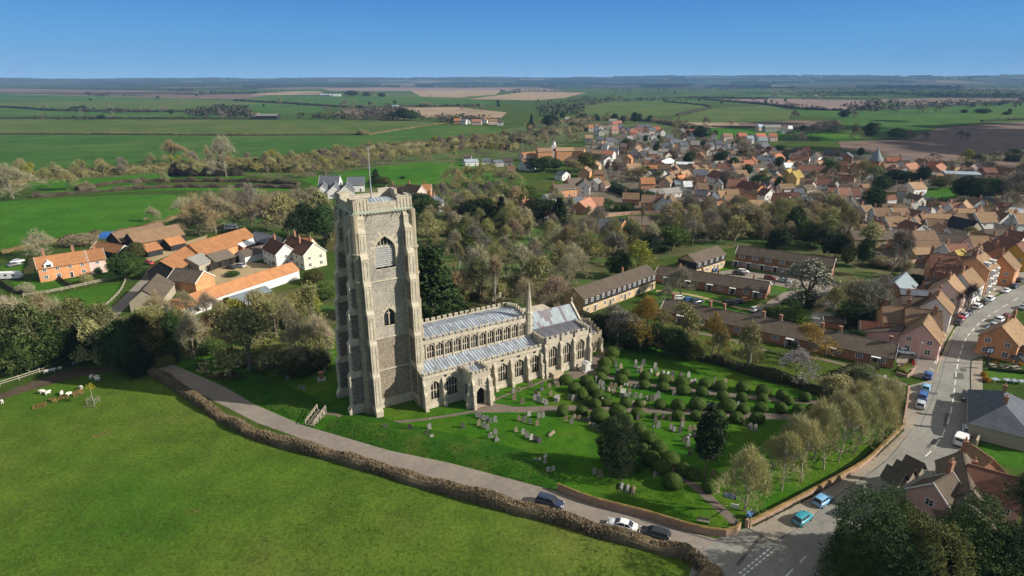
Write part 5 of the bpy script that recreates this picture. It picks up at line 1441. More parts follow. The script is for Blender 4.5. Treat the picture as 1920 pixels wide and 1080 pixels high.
# ------------------------------------------------------------------ the village: single houses by their roof ridges (photo pixels)
C1 = ((-.7, .1, 1, 1.1),); C2 = ((-.8, .1, 0, 1.1), (.75, -.1, 1, 1.1)); C0 = ()
UP = [  # behind the high street, upper right
 (1818,441,1852,442,8.6,8,5.2,'tan','palepink',C1),(1852,452,1874,461,9.2,9,5.6,'darkred','brick',C2),(1878,440,1915,452,9,9,5.6,'darkred','white',C1),
 (1710,433,1752,432,8.4,8,4.8,'brown','brick',C1),(1700,451.5,1760,450.5,6.0,6.5,3.6,'brown','brick',C0),(1708,464,1745,463,4.6,6,2.8,'tan','buff',C1),(1772,458,1812,456,8,8,5,'darkred','white',C1),
 (1790,470,1806,466,7,6,4.4,'ochre','buff',C0),(1836,466,1846,456,8,7,5,'brown','white',C1),(1843,430,1886,429,6.6,8,4.0,'umber','stone',C0),(1888,430,1925,436,8.4,8,5,'darkred','white',C1),
 (1594,432,1656,432,6.4,9,3.8,'umber','buff',C0),(1657,432,1697,432.5,6.2,9,3.8,'umber','brick',C0),(1612,420,1657,421,7.4,8,4.4,'brown','buff',C1),
 (1828,398,1864,397,8.8,8.5,5.2,'tan','white',C1),(1860,393,1893,400,8.8,8.5,5.2,'darkred','white',C1),(1901,400.5,1926,400.5,8.6,8.5,5.0,'tan','white',C1),(1786,405,1834,415,8.6,9,5.0,'black','stone',C0),
 (1726,400.5,1782,400.5,8.2,8.5,4.8,'tan','brick',C1),(1737,409,1776,411,7.2,8.5,4.4,'brown','white',C0),(1789,400.5,1825,400,8,8,4.8,'brown','cream',C1),(1660,406,1704,404.5,8.2,8,4.8,'tan','white',C2),
 (1637,389,1668,389.5,8,8,4.8,'brown','white',C1),(1672,389.5,1700,389,8,8,4.8,'tan','white',C1),(1698,412,1732,422,7.2,8,4.6,'darkred','white',C1),(1713,408,1722,401,7.6,7,4.8,'brown','white',C0),
 (1744,397,1748,386,8.4,9,5,'grey','white',((-.95,0,0,2.2),)),(1757,397,1765,389,7.2,7,4.2,'brown','white',C0),(1787,390.5,1842,390,8,8,4.8,'tan','palepink',C2),(1780,381,1803,379,8,8,4.8,'darkred','white',C1),(1806,381,1812,374,8.4,7,5,'tan','palepink',C0),
 (1845,385,1868,388,7,8,4.4,'brown','white',C1),(1896,388,1918,391,4.5,8,3,'lightblue','grey',C0),(1668,398,1688,399,7.2,7,4.6,'brown','white',C0),(1700,390,1730,396,7.4,7,4.6,'darkred','white',C1),(1640,412,1656,414,6.6,7,4.2,'darkred','brick',C1),
 (1650,345.5,1684,346,8.4,8,5.0,'umber','yellow',C2),(1703,342,1727,340,9.6,9,6.4,'tan','white',C2),(1685,351,1700,352,8.2,7,6.8,'umber','grey',C0),
 (1655,307,1676,306,8,8,4.8,'brown','brick',C1),(1662,294,1691,295,7.6,8,4.8,'red','brick',C0),(1697,308,1717,304,8,8,4.8,'salmon','palepink',C1),(1676,310,1684,303,8,7,4.8,'brown','palepink',C0),(1745,301,1767,303,8,8,4.8,'red','brick',C2),(1754,311,1766,305,7,7,4.4,'salmon','brick',C0),
 (1768,320,1834,322,4.6,12,3.4,'lightblue','grey',C0),(1740,321,1764,324,4.2,9,3,'grey','brick',C0),(1842,314,1866,314,7.4,8,4.6,'darkred','darkbrick',C0),(1870,312,1904,316,7.4,8,4.6,'darkred','darkbrick',C0),(1845,345,1856,339,7.4,7,4.8,'dark','white',C0),
 (1688,321,1698,315,7,7,4.4,'slate','palepink',C0),(1704,318,1726,318,6.6,7,4.4,'brown','brick',C0)]
TOWN = [
 (1420,291,1449,292,8,8,5,'slate','white',C2),(1452,291,1464,287,8.6,8,5.2,'red','white',C1),(1410,296,1414,289,8.2,8,5,'red','palepink',C0),(1484,290,1519,292,8.6,9,5,'darkred','white',C2),(1497,309.5,1528,310.5,8.8,8.5,5.4,'darkred','cream',C1),(1530,310.5,1549,311.5,8.4,8.5,5.2,'darkred','red',C1),
 (1457,327,1462,318,8,7,5,'brown','palepink',C0),(1442,318,1458,320,7.4,8,4.6,'slate','white',C0),(1475,318,1484,315,8.4,7,4.8,'ochre','ochre',C0),(1485,322,1499,318,8.4,7,4.6,'ochre','ochre',C1),(1532,333.5,1560,335,8,8,4.8,'darkred','white',C1),(1566,345,1570,338,8.2,6,5,'grey','cream',C0),
 (1572,326.5,1604,329,8.4,8,5,'darkred','stone',C2),(1570,300.5,1591,301.5,8.2,8,5,'darkred','brick',C1),(1572,351.5,1591,352,8.2,8,4.8,'salmon','white',C1),(1593,352,1612,352,8.2,8,4.8,'darkred','white',C0),(1447,335.5,1462,335,7.4,7,4.6,'orange','white',C1),(1462,344.5,1486,344,6.6,7,4.2,'tan','white',C1),
 (1392,337.5,1430,346,9,8.5,5.6,'darkred','orange',C2),(1430,352,1446,355,8,8,5,'darkred','white',C1),(1450,361.5,1482,364.5,8,8,4.8,'darkred','palepink',C1),(1490,370.5,1512,374,7.6,7,4.6,'dark','stone',C0),(1380,374.5,1431,374.5,7.4,9,4.6,'tan','white',C1),(1502,365,1546,363,6.4,7,4,'slate','grey',C0),(1532,369.5,1556,369.5,7.2,8,4.4,'tan','cream',C1),
 (1380,319,1399,318.5,8,9,5,'tan','white',C1),(1416,318,1424,312,8.2,7,4.8,'darkred','white',C0),(1452,388,1472,391,6.8,7,4.2,'brown','white',C0),(1547,280.5,1578,281.5,8.6,9,5.4,'slate','darkbrick',C1),(1588,287,1592,281,8.4,9,5.2,'slate','darkbrick',C0),(1440,273.5,1452,275.5,7.4,7,4.6,'red','white',C0),
 (1201,332.5,1227,332.5,8.2,8,5,'orange','orange',C1),(1230,364.5,1246,365.5,8.6,8,5.2,'darkred','white',C1),(1244,370,1247,362,8.4,7,5,'brown','white',C0),(1256,371,1259,363,8.2,6,5,'brown','white',C0),(1168,360.5,1199,361.5,6.4,8,3.6,'brown','brick',C1),(1217,354,1240,353,5,8,2.8,'grey','white',C0),(1242,353,1272,351,5,8,2.8,'grey','white',C0),
 (1235,305.5,1260,307.5,8.4,8,5,'tan','white',C1),(1268,303,1303,304,5,9,3.8,'white','grey',C0),(1266,312,1268,305,8,7,4.8,'brown','brick',C0),(1299,309.5,1324,308.5,7.8,8,4.8,'tan','brick',C1),(1299,317.5,1324,317.5,8,8,4.8,'slate','white',C1),(1337,318.5,1364,324.5,9,9,5.4,'darkred','white',C1),(1364,327,1371,320,8.4,8,5,'brown','pink',C0),
 (1329,316.5,1350,316.5,7.8,8,4.8,'tan','white',C1),(1362,316,1378,318,7.8,8,4.8,'brown','palepink',C0),(1346,305.5,1371,306.5,8,8,4.8,'darkred','white',C1),(1372,307,1396,305,8,8,4.8,'brown','white',C1),(1307,341.5,1326,341.5,8.2,9,5,'brown','pink',C2),(1264,338,1276,338,5.6,8,3.8,'bluegrey','grey',C0),(1281,339.5,1296,339.5,7.6,8,5,'white','cream',C0),
 (1365,335.5,1390,336,8.6,8,5,'darkred','buff',C1),(1345,377.5,1377,377.5,6.8,8,4.2,'orange','white',C1),(1310,380,1312,372,7.6,7,5,'slate','orange',C0),(1360,354.5,1384,354.5,8,8,4.8,'tan','buff',C1),(1358,365.5,1379,365.5,8,8,4.8,'tan','cream',C1),(1347,357.5,1358,357,7.8,7,4.8,'tan','buff',C1),(1284,396,1304,391.5,6.4,10,3.4,'umber','white',C0),(1284,402,1286,396,6.2,8,3.2,'umber','white',C0),
 (1255,323,1272,318,7.8,7,4.8,'brown','palepink',C1),(1276,322,1290,318,8,7,4.8,'tan','brick',C1),(1270,330,1284,326,8,7,4.8,'orange','brick',C1),(1247,333,1258,328,7.8,7,4.8,'tan','stone',C0),(1287,331,1300,329,7.8,7,4.8,'tan','buff',C1),(1305,330,1322,331,7.8,8,4.8,'darkred','brick',C1),(1310,356,1330,358,6.6,7,4.4,'slate','pink',C0),(1335,366,1340,357,7.8,7,4.8,'slate','palepink',C0),
 (1225,316,1246,319,7.6,8,4.8,'slate','white',C0),(1215,309,1232,309,7.4,7,4.8,'orange','brick',C1),(1174,307,1200,306,7.6,8,4.8,'tan','buff',C1),(1204,314,1218,319,7.6,8,4.8,'darkred','white',C1),(1176,292,1181,287,7,7,4.4,'orange','orange',C0),(1190,276,1198,272,8,7,5,'brown','palepink',C0),(1206,280,1216,276,7,7,4.6,'slate','grey',C0),(1222,301,1238,303,7,8,4.6,'darkred','brick',C1),
 (1240,302,1256,296,6,8,4,'white','grey',C0),(1278,292,1296,292,7,8,4.4,'brown','white',C1),(1312,287,1316,280,8,8,5,'brown','brick',C0),(1393,301,1410,299,7.6,8,4.8,'red','brick',C1),(1362,296,1388,294,7.6,8,4.8,'brown','brick',C1),(1340,302,1360,301,7,8,4.6,'grey','white',C0),
 (1496,283,1510,281,7.4,8,4.6,'salmon','palepink',C1),(1506,276,1518,276,7.4,8,4.6,'red','palepink',C1),(1532,303,1545,300,8.4,8,5,'tan','cream',C1),(1549,306,1558,303,8.2,8,5,'tan','white',C1),(1527,288,1536,284,8,6,4.8,'dark','white',C0),(1545,296,1566,296,6.6,9,4.4,'slate','brick',C0),(1505,347,1524,345,6.4,7,4.2,'umber','stone',C0),(1550,326,1562,329,7.4,7,4.6,'tan','brick',C1),(1512,338,1526,340,7,7,4.4,'brown','palepink',C0),
 (1470,305,1486,305,7.6,7,4.8,'white','white',C0),(1475,303,1482,298,8,7,5,'salmon','white',C0),(1615,385,1632,384,7.4,7,4.6,'tan','white',C1),(1600,374,1620,373,7.4,8,4.6,'umber','white',C1),(1520,360,1536,357,6.4,7,4,'brown','stone',C0),(1404,352,1424,360,6,6,4,'brown','orange',C0),(1436,327,1446,326,7,7,4.4,'umber','white',C0),
 (1604, 305, 1612, 300, 7, 7, 4.4, 'darkred', 'brick', C0)]
MID = [  # round the brick works and the houses north of the church
 (1007,277.5,1034,277,10.5,10,8,'tan','orange',C0),(1042,276.5,1075,276,10.5,10,8,'tan','orange',C0),(1076,276,1096,276.5,10.5,10,8,'brown','orange',C0),(977,286,1004,284,6.6,9,4.2,'orange','palepink',C0),(951,311,966,311,7.6,8,4.6,'brown','brick',C1),(978,301,990,299,7,7,4.4,'brown','white',C1),(993,303,998,297,7,7,4.4,'tan','white',C0),
 (1063,334.5,1090,332.5,8.6,9,4.4,'umber','orange',C1),(1094,340,1096,334,8.2,7.5,5,'umber','white',C0),(1037,346.5,1076,343.5,7,8,4.4,'umber','orange',((-1,0,0,1.2),)),(1096,368,1132,369.5,6.6,10,3.0,'salmon','brick',C0),(1086,378,1106,370,6.4,10,2.8,'salmon','brick',C0),(1112,336,1120,333,7,7,4.4,'grey','white',C0),(1130,340,1139,339,6,6,4,'brown','palepink',C0),
 (1122,409.5,1143,410.5,5.8,10,2.7,'slate','orange',C1),(1153,407.5,1172,411,5.8,8,2.7,'slate','orange',C0),(1177,405.5,1234,404.5,5.8,9,2.8,'umber','brick',C1),(1204,364.5,1226,365.5,8.4,8,5.2,'brown','orange',C1),(1066,294,1090,297,6.4,9,4,'brown','brick',C0),(1112,281,1134,282,7,9,4.6,'brown','brick',C1),(1132,282,1152,283,7,9,4.6,'red','white',C0),(1122,290,1142,293,7,10,4.4,'umber','white',C0),
 (1113,304,1120,299,7,8,4.4,'tan','buff',C0),(1114,318,1132,318,6.8,8,4.2,'brown','orange',C0),(1095,315,1100,311,6.8,8,4.2,'tan','orange',C0),(1048,319,1062,321,6,8,3.6,'slate','white',C0),(1022,364,1048,362,4.6,8,3,'grey','white',C0),(1064,370,1090,367,5,8,3,'slate','grey',C0),(942,296,962,296,6,9,3.8,'dark','grey',C0),(904,297,920,297,5,9,3.4,'slate','white',C0),(870,299,895,298,5,9,3.4,'lightblue','white',C0),(924,300,940,299,5,9,3.4,'slate','grey',C0),(870,289,884,289,5,8,3.4,'umber','grey',C0)]
FAR=[  # new houses up the slope and farms far away: (x,y,w px,roof,wall,gable to camera)
 (1118,243,8,'salmon','white',1),(1126,243,7,'red','white',1),(1135,241,8,'salmon','palepink',1),(1143,240,7,'darkred','white',1),(1152,238,9,'red','palepink',0),(1160,236,10,'salmon','pink',0),(1149,232,14,'grey','white',0),(1107,245,9,'orange','palepink',0),(1169,247,7,'slate','pink',1),(1176,249,7,'slate','cream',1),(1183,248,7,'slate','cream',1),(1189,247,7,'slate','cream',1),(1163,245,8,'slate','palepink',0),
 (1200,244,12,'slate','darkbrick',0),(1214,243,10,'slate','brick',0),(1209,254,8,'slate','pink',1),(1221,251,12,'slate','palepink',0),(1230,249,13,'red','white',0),(1233,255,7,'red','white',1),(1240,253,6,'red','white',1),(1224,262,10,'grey','white',1),(1206,262,20,'grey','white',0),(1229,271,8,'grey','white',1),(1126,253,9,'slate','cream',1),(1136,250,9,'slate','cream',1),(1117,251,9,'slate','white',0),(1152,249,12,'salmon','palepink',0),(1187,255,12,'red','pink',0),(1170,257,7,'salmon','palepink',1),(1197,250,11,'darkred','pink',0),
 (1070,242,16,'umber','white',0),(1083,242,7,'brown','white',1),(1064,228,10,'grey','white',0),(1278,249,10,'umber','white',1),(1294,254,20,'red','white',0),(1283,260,10,'dark','brick',1),(1315,258,9,'brown','cream',1),(1337,260,8,'salmon','white',1),(1362,263,18,'brown','palepink',0),(1390,262,16,'red','brick',0),(1406,263,10,'dark','palepink',1),(1424,263,18,'red','white',0),(1447,263,14,'red','palepink',0),(1428,271,16,'bluegrey','white',0),
 (1255,266,12,'slate','white',0),(1262,275,14,'slate','brick',0),(1294,270,14,'slate','white',0),(1302,279,16,'grey','brick',0),(1280,281,14,'slate','grey',0),(1248,283,12,'slate','white',0),(1325,272,14,'umber','white',0),(1345,278,12,'slate','grey',0),(1372,275,18,'umber','white',0),(1398,275,16,'umber','cream',0),(1404,268,12,'bluegrey','white',0),(1380,285,12,'grey','white',0),(1160,267,12,'umber','white',0),(1142,272,14,'slate','grey',0),(1124,270,12,'slate','white',0),(1104,266,14,'tan','grey',0),(1180,269,10,'grey','white',0),(1196,286,10,'brown','brick',0),(1168,284,12,'dark','brick',0),
 (1424,244,10,'lightblue','palepink',0),(1446,246,30,'grey','grey',0),(1470,249,10,'umber','white',0),(1480,247,7,'white','white',0),(1322,246,8,'umber','white',0),
 (859,231,14,'orange','orange',0),(870,232,10,'slate','white',0),(878,231,9,'slate','white',1),(894,233,18,'salmon','palepink',0),(908,230,12,'red','white',1),(924,232,16,'brown','palepink',0),(938,234,10,'umber','white',0),(611,180,22,'lightblue','grey',0),(632,180,14,'lightblue','white',0),(503,223,40,'grey','black',0),(480,220,14,'brown','white',0),(682,216,10,'brown','orange',0),(742,203,12,'bluegrey','grey',0),(1450,182,10,'red','white',0),(1531,182,8,'grey','white',0),(138,158.5,8,'white','white',0),(372,155,10,'white','white',0),(1306,160.5,6,'white','white',1)]
def bulk_hr(L, area, **kw):
    for q in L:
        x1, y1, x2, y2, zr, W, ev, ro, wa, ch = q
        timber = wa in ('white', 'cream') and (int(x1) % 3 == 0) and y1 > 300
        HR(x1,y1,x2,y2,zr,W,ev,ro,wa,'timber' if timber else None,chim=ch,barge=wa == 'white' and y1>330,area=area,**kw)
bulk_hr(UP, 'beyond the high street')
bulk_hr(TOWN, 'in the village')
bulk_hr(MID, 'between the church and the village')
for i, (x, y, wp, ro, wa, g) in enumerate(FAR):
    wm_ = width_m(x, y, wp)
    big = wm_ > 20
    L, W = (wm_, 9 if not big else min(22, wm_ * .5)) if not g else (9.0, max(6.0, wm_))
    a = R(((i * 37) % 22) - 11) + (R(90) if g else 0)
    ev = 5.0 if not big else 6
    house(at(x,y+(1.2 if y>225 else .4)),a,max(5,L),max(5,W),ev,ev+W*.38 if not big else ev+3,ro,wa,'brickwall' if 'brick' in wa or wa == 'orange' else 'wall','flat' if big else 'tile',area='on the far slope' if y>226 and x>1000 else 'in the far fields',win=not big and y>225,chim=C1 if y>240 and i % 2 else (),door=False)
# small outbuildings, sheds and back ranges between the houses
r_ = random.Random(41); SPOT = [h[1] for h in HOUSES]
for poly,n in ((((1110,268),(1330,262),(1560,292),(1640,335),(1610,392),(1480,385),(1340,370),(1250,345),(1150,310)),75),(((1640,375),(1790,372),(1915,385),(1910,450),(1800,470),(1640,440)),22),(((1660,300),(1840,306),(1840,330),(1660,330)),12)):
    k = 0; tries = 0
    while k < n and tries < 4000:
        tries += 1
        x,y=r_.uniform(min(p[0] for p in poly),max(p[0] for p in poly)),r_.uniform(min(p[1] for p in poly),max(p[1] for p in poly)); c=False
        for (ax, ay), (bx, by) in zip(poly, poly[1:] + poly[:1]):
            if (ay>y) != (by>y) and x<(bx-ax)*(y-ay)/(by-ay)+ax: c=not c
        P = at(x, y, 3)
        if not c or any((Vector((P.x, P.y, 0)) - q).length < 8.5 for q in SPOT): continue
        SPOT.append(Vector((P.x, P.y, 0))); k += 1
        L, W = r_.uniform(5, 10), r_.uniform(4.5, 6.5); e = r_.uniform(2.6, 4.8)
        house(P,R(r_.uniform(-25,25)+(90 if r_.random()<.35 else 0)),L,W,e,e+W*.42,r_.choice(['brown','tan','umber','dark','slate','brown','darkred','grey']),r_.choice(['white','cream','brick','stone','palepink','buff','white']),area='in the village',noun='cottage' if L>7 else 'outbuilding',win=L>6.5,chim=C1 if L>7 else (),door=False,oh=.2)
# white turret of the brick works
t=thing('turret','slender white clock turret standing against the long brick works','turret',at(1038,297),0)
mb=MB(); mb.box(-2.2,-2.2,0,2.2,2.2,10.5); mb.prism([(-2.2,-2.2,10.5),(2.2,-2.2,10.5),(0,-2.2,12.2)],(0,4.4,0)); mb.tube((0,0,11),(0,0,13.6),1.4,1.4,8); mb.build('shaft',MAT['white'],t)
mb = MB(); mb.tube((0, 0, 13.6), (0, 0, 15), 1.6, .1, 8); mb.build('cap', MAT['metal'], t)
mb = MB(); mb.box(-.7, -2.25, 6.6, .7, -2.2, 8.6); mb.build('window', MAT['pane'], t)
# grey oast cone
t=thing('oast_house','grey conical oast roof with square base on the village edge','oast house',at(1640,313),0)
mb=MB(); mb.tube((0,0,0),(0,0,5),5,5,12); o=mb.build('wall',MAT['brickwall'],t); o.color=(*WC_['brick'],1)
mb=MB(); mb.tube((0,0,5),(0,0,13.0),5.3,.9,14); mb.tube((0,0,13),(0,0,14.4),.8,.6,8); o=mb.build('roof',MAT['flat'],t); o.color=(.16,.19,.20,1)

# --- right edge: corner house, slate cottage, cottage group by the big yews
t=HR(1879,612,1903,594,8.4,8,4.8,'tan','orange',label='orange brick gabled shop on the right corner of the junction',cat='shop',chim=((-.1,.1,0,1.3),(.8,0,1,1.2)),name='shop')
mb = MB(); mb.box(-4.1, -1.4, 1.0, -4.03, 1.2, 2.1); 
o = mb.build('notice', MAT['white'], t)
HR(1903,634,1925,622,5.4,8,3.2,'slate','brick',label='lower slate roofed wing with white shop window at right edge',cat='shop',name='shop_wing')
t=HR(1880,716,1887,778,6.4,9.6,3.2,'slate','stone','wall',label='dark slate roofed stone coloured cottage on right side of the main road',cat='cottage',hip=True,chim=((-.35,0,0,.9),(.35,0,0,.9)),win=False)
t=HR(1752,905,1785,886,7.6,6.4,4.6,'umber','pink','wall',label='pink gabled cottage with dormers behind the big dark yews',cat='cottage',barge=True,chim=((.95,.1,1,1.3),))
for x in (-2.6, .1, 2.8):
    dm=MB(); dm.prism([(-1.1,0,0),(1.1,0,0),(1.1,0,.9),(0,0,2.3),(-1.1,0,.9)],(0,-2.6,0),0); dm.prism([(-1.4,.3,.75),(0,.3,2.45),(0,.3,2.62),(-1.4,.3,.92)],(0,-3,0),1); dm.prism([(1.4,.3,.75),(0,.3,2.45),(0,.3,2.62),(1.4,.3,.92)],(0,-3,0),1)
    o=dm.build('dormer',[MAT['greywood'],MAT['tile']],t); o.color=(.10,.085,.07,1); o.location=(x,4.2,4.2); o.rotation_euler=(0,0,math.pi)
HR(1806,845,1822,918,7.2,6.0,4.4,'umber','stone','wall',label='long grey stone tiled cottage roof running back from the road',cat='cottage',win=False,chim=((-.98,0,1,1.2),(-.2,.3,0,1.2)))
HR(1829,838,1857,857,6.4,6,3.8,'tan','brick',label='small tan tiled roof above the bright lawn at right',cat='cottage',win=False)
HR(1818,870,1922,899,8.2,7.5,5.2,'darkred','pink','wall',label='dark red tiled pink brick wing with two white windows at right',cat='cottage',wl=3)
HR(1790,905,1830,965,6.0,7,3.4,'umber','stone','wall',label='mossy lean to roof of the cottage group above the yews',cat='cottage',win=False)
HR(1870,1020,1935,1050,6.4,7,4,'darkred','pink','wall',label='dark red roofed outhouse at the bottom right corner',cat='outhouse',win=False,name='outhouse')
# ------------------------------------------------------------------ churchyard: topiary,stones,monuments
def topiary_mesh(seed):
    r = random.Random(seed)
    bm = bmesh.new()
    bmesh.ops.create_icosphere(bm, subdivisions=4, radius=1.0)
    off = Vector((seed * 3.1, seed * 7.7, 1))
    for v in bm.verts:
        d = v.co.normalized()
        k = 1 + .07 * mnoise.noise(d * 1.6 + off) + .035 * mnoise.noise(d * 5 + off)
        z = d.z * k
        v.co = Vector((d.x * k, d.y * k, max(-.62, z * (1 if z > 0 else .8))))
        v.co.z = (v.co.z + .62) / 1.62
    pts = [(v.co.copy(), v.normal.copy()) for v in bm.verts if v.co.z > .04]
    me = bpy.data.meshes.new('topiary'); 
    for _ in range(1500):
        p, n = r.choice(pts)
        u=(n.orthogonal().normalized()*r.gauss(0,1)+n*r.uniform(.1,1.2)+Vector((r.gauss(0,.5),r.gauss(0,.5),r.gauss(0,.5)))).normalized(); w=u.orthogonal().normalized()
        q=p+Vector((r.gauss(0,.04),r.gauss(0,.04),r.gauss(0,.03))); s=r.uniform(.025,.055)
        vs = [bm.verts.new(x) for x in (q - w * s * .5, q + w * s * .5, q + u * s * 1.5)]
        bm.faces.new(vs)
    bm.to_mesh(me); bm.free(); me.materials.append(MAT['topiary'])
    return me
TOPM = [topiary_mesh(i) for i in range(4)]
def zoomc(lst,x0,y0,k): return [(x0+a/k,y0+b/k)+tuple(rest) for a,b,*rest in lst]
# bush centre-foot (x, y) and width in photo pixels
TOPI=[(1148,668,27,'a'),(1147,680,21,'a'),(1134,690,28,'a'),(1132,701,23,'a'),(1126,713,22,'a'),
        (1172,706,25,'b'),(1209,712,24,'b'),(1165,719,26,'b'),(1208,726,23,'b'),(1246,717,24,'b'),(1243,731,25,'b'),(1279,722,27,'b'),(1281,737,27,'b'),(1322,726,25,'b'),(1316,741,24,'b'),(1351,731,25,'b'),(1355,747,25,'b'),(1392,733,27,'b'),(1391,751,25,'b'),(1431,740,28,'b'),(1430,752,22,'b'),(1465,747,23,'b'),(1478,757,21,'b'),(1509,751,23,'b'),
        (1061,718,25,'c'),(1100,720,26,'c'),(1077,734,26,'c'),(1109,735,27,'c'),(1090,746,26,'c'),(1122,747,26,'c'),(1104,758,23,'c'),(1136,758,26,'c'),(1116,764,24,'c'),
        (1055,777,26,'d'),(1091,776,22,'d'),(1124,787,34,'d'),(1158,779,31,'d'),(1195,781,26,'d'),(1173,762,26,'d'),(1198,761,20,'d'),(1238,764,25,'d'),(1271,767,26,'d'),(1307,767,31,'d'),(1364,769,33,'d'),(1394,773,26,'d'),(1427,770,25,'d'),(1228,783,15,'d'),(1271,785,26,'d'),(1306,785,24,'d'),(1346,788,31,'d'),(1381,790,29,'d'),(1419,791,28,'d'),(1464,772,24,'d'),(1497,774,26,'d'),(1523,770,22,'d'),(1551,770,27,'d'),
        (1148,806,36,'e'),(1175,793,27,'e'),(1198,812,32,'e'),(1216,829,32,'e'),(1202,848,30,'e'),(1236,849,36,'e'),(1220,869,34,'e'),(1256,869,38,'e'),(1240,884,34,'e'),(1280,889,34,'e'),(1260,912,36,'e'),(1300,896,30,'e'),(1330,919,32,'e')]
TAREA={'a': 'beside the east end of the chapel','b': 'along the upper churchyard path','c': 'below the chapel windows','d': 'along the lower churchyard path','e': 'on the path down to the corner gate'}
for i, (x, y, w, g) in enumerate(TOPI):
    P = at(x, y); ww = width_m(x, y, w)
    o=link('topiary_bush',TOPM[i % 4],None,P,i*1.7,(ww/2.1*rnd.uniform(.9,1.12),ww/2.1*rnd.uniform(.9,1.12),ww*rnd.uniform(.62,.78)))
    bulk(o,('large ' if w>30 else 'small ' if w<23 else '')+'clipped round topiary bush','topiary bush',TAREA[g],'clipped topiary bushes of the churchyard',P+Vector((0,0,.8)))

def stone_mesh(kind):
    mb = MB()
    if kind == 0: pr=[(-.36,0),(.36,0),(.36,.8)]+[(.36*math.cos(t),.8+.3*math.sin(t)) for t in [math.pi*i/8 for i in range(1,8)]]+[(-.36,.8)]
    elif kind == 1: pr=[(-.34,0),(.34,0),(.34,.95),(.24,1.0),(.16,1.12),(0,1.18),(-.16,1.12),(-.24,1.0),(-.34,.95)]
    elif kind == 2: pr = [(-.3, 0), (.3, 0), (.3, .72), (0, .92), (-.3, .72)]
    if kind < 3:
        mb.prism([(x,-.08,z) for x,z in pr],(0,.16,0)); mb.box(-.42,-.16,-.05,.42,.16,.06)
    elif kind == 3:      # stone cross on steps
        mb.box(-.4,-.4,-.05,.4,.4,.2); mb.box(-.27,-.27,.2,.27,.27,.4); mb.box(-.09,-.07,.4,.09,.07,1.75); mb.box(-.32,-.068,1.2,.32,.068,1.4)
    elif kind == 4:      # chest tomb
        mb.box(-1.05,-.55,-.05,1.05,.55,.12); mb.box(-.9,-.42,.12,.9,.42,.82); mb.box(-1.05,-.52,.82,1.05,.52,.98)
    elif kind == 5:      # coped ledger
        mb.box(-1.0,-.36,-.05,1.0,.36,.12); mb.prism([(-.92,-.3,.12),(-.92,.3,.12),(-.92,.14,.42),(-.92,-.14,.42)],(1.84,0,0))
    elif kind == 6:      # double headstone
        for c in (-.38, .38):
            pr=[(c-.33,0),(c+.33,0),(c+.33,.75)]+[(c+.33*math.cos(t),.75+.28*math.sin(t)) for t in [math.pi*i/8 for i in range(1,8)]]+[(c-.33,.75)]
            mb.prism([(x, -.08, z) for x, z in pr], (0, .16, 0))
    return mb.mesh('headstone', MAT['gravestone'])
MAT['gravestone']=mat('old_gravestone',(.9,.9,.9),.22,1.5,.92,objcol=True,fine=7,blotch=(1.3,.6,(.42,.40,.30)))
STM = [stone_mesh(i) for i in range(7)]
GREY,BUFF,DARKS,PALE=(.21,.205,.19),(.26,.215,.14),(.08,.075,.065),(.34,.33,.305)
SNAME=['rounded headstone','shouldered headstone','pointed headstone','stone cross','chest tomb','low coped tomb','double headstone']
SID=['headstone','headstone','headstone','cross_monument','chest_tomb','coped_tomb','double_headstone']
def graves(lst, area, face=R(31)):
    for x, y, k, c in lst:
        P = at(x, y)
        col,w={'g': (GREY,'grey'),'b': (BUFF,'buff'),'d': (DARKS,'dark'),'p': (PALE,'pale')}[c]
        j = rnd.uniform(.85, 1.15)
        s = rnd.uniform(.92, 1.25)
        if k in (4, 5): s = rnd.uniform(.9, 1.05)
        o=link(SID[k],STM[k],None,P,face+R(rnd.uniform(-14,14))+(R(35) if k in (4,5) else R(-18)),(s,s,s*rnd.uniform(.9,1.15)),tuple(v*j for v in col))
        o.rotation_euler.x=R(rnd.uniform(-5,5)); o.rotation_euler.y=R(rnd.uniform(-4,4))
        bulk(o,w+' '+SNAME[k],'gravestone' if k not in (4,5) else 'tomb',area,'gravestones of the churchyard',P+Vector((0,0,.6)))
z4 = lambda L: zoomc(L, 480, 600, 4.0)
z5 = lambda L: zoomc(L, 960, 600, 4.0)
z7 = lambda L: zoomc(L, 960, 810, 4.0)
graves(z4([(972,828,0,'d'),(1157,828,0,'d'),(1303,815,0,'p'),(1286,868,1,'d'),(1318,898,0,'p'),(1554,808,0,'d'),(1660,722,0,'g'),(1684,735,0,'g'),(1706,745,2,'g'),(1730,758,0,'g'),(1757,770,1,'g'),(1795,764,0,'p'),(1669,788,0,'b'),(1709,805,0,'g'),(1738,818,0,'g'),(1793,848,0,'g'),(1803,900,3,'g'),(1760,878,2,'p')]),'on the lawn below the porch')
graves(z4([(237,444,0,'g'),(330,512,2,'g'),(360,522,2,'g'),(445,362,0,'b'),(520,392,1,'g')]),'in the shade left of the tower')
graves(z5([(126,718,0,'p'),(217,732,6,'g'),(53,752,0,'b'),(91,762,0,'g'),(135,776,0,'g'),(187,790,1,'b'),(30,838,0,'b'),(82,852,1,'p'),(113,878,0,'g'),(144,894,0,'p'),(175,910,0,'d'),(206,920,0,'d'),(292,858,5,'b'),(404,752,0,'b'),(445,774,0,'g'),(468,738,2,'b'),(502,752,0,'b'),(545,758,2,'g'),(579,764,1,'g'),(580,798,0,'b'),(613,808,0,'g'),(650,824,0,'g')]),'on the lawn left of the topiary')
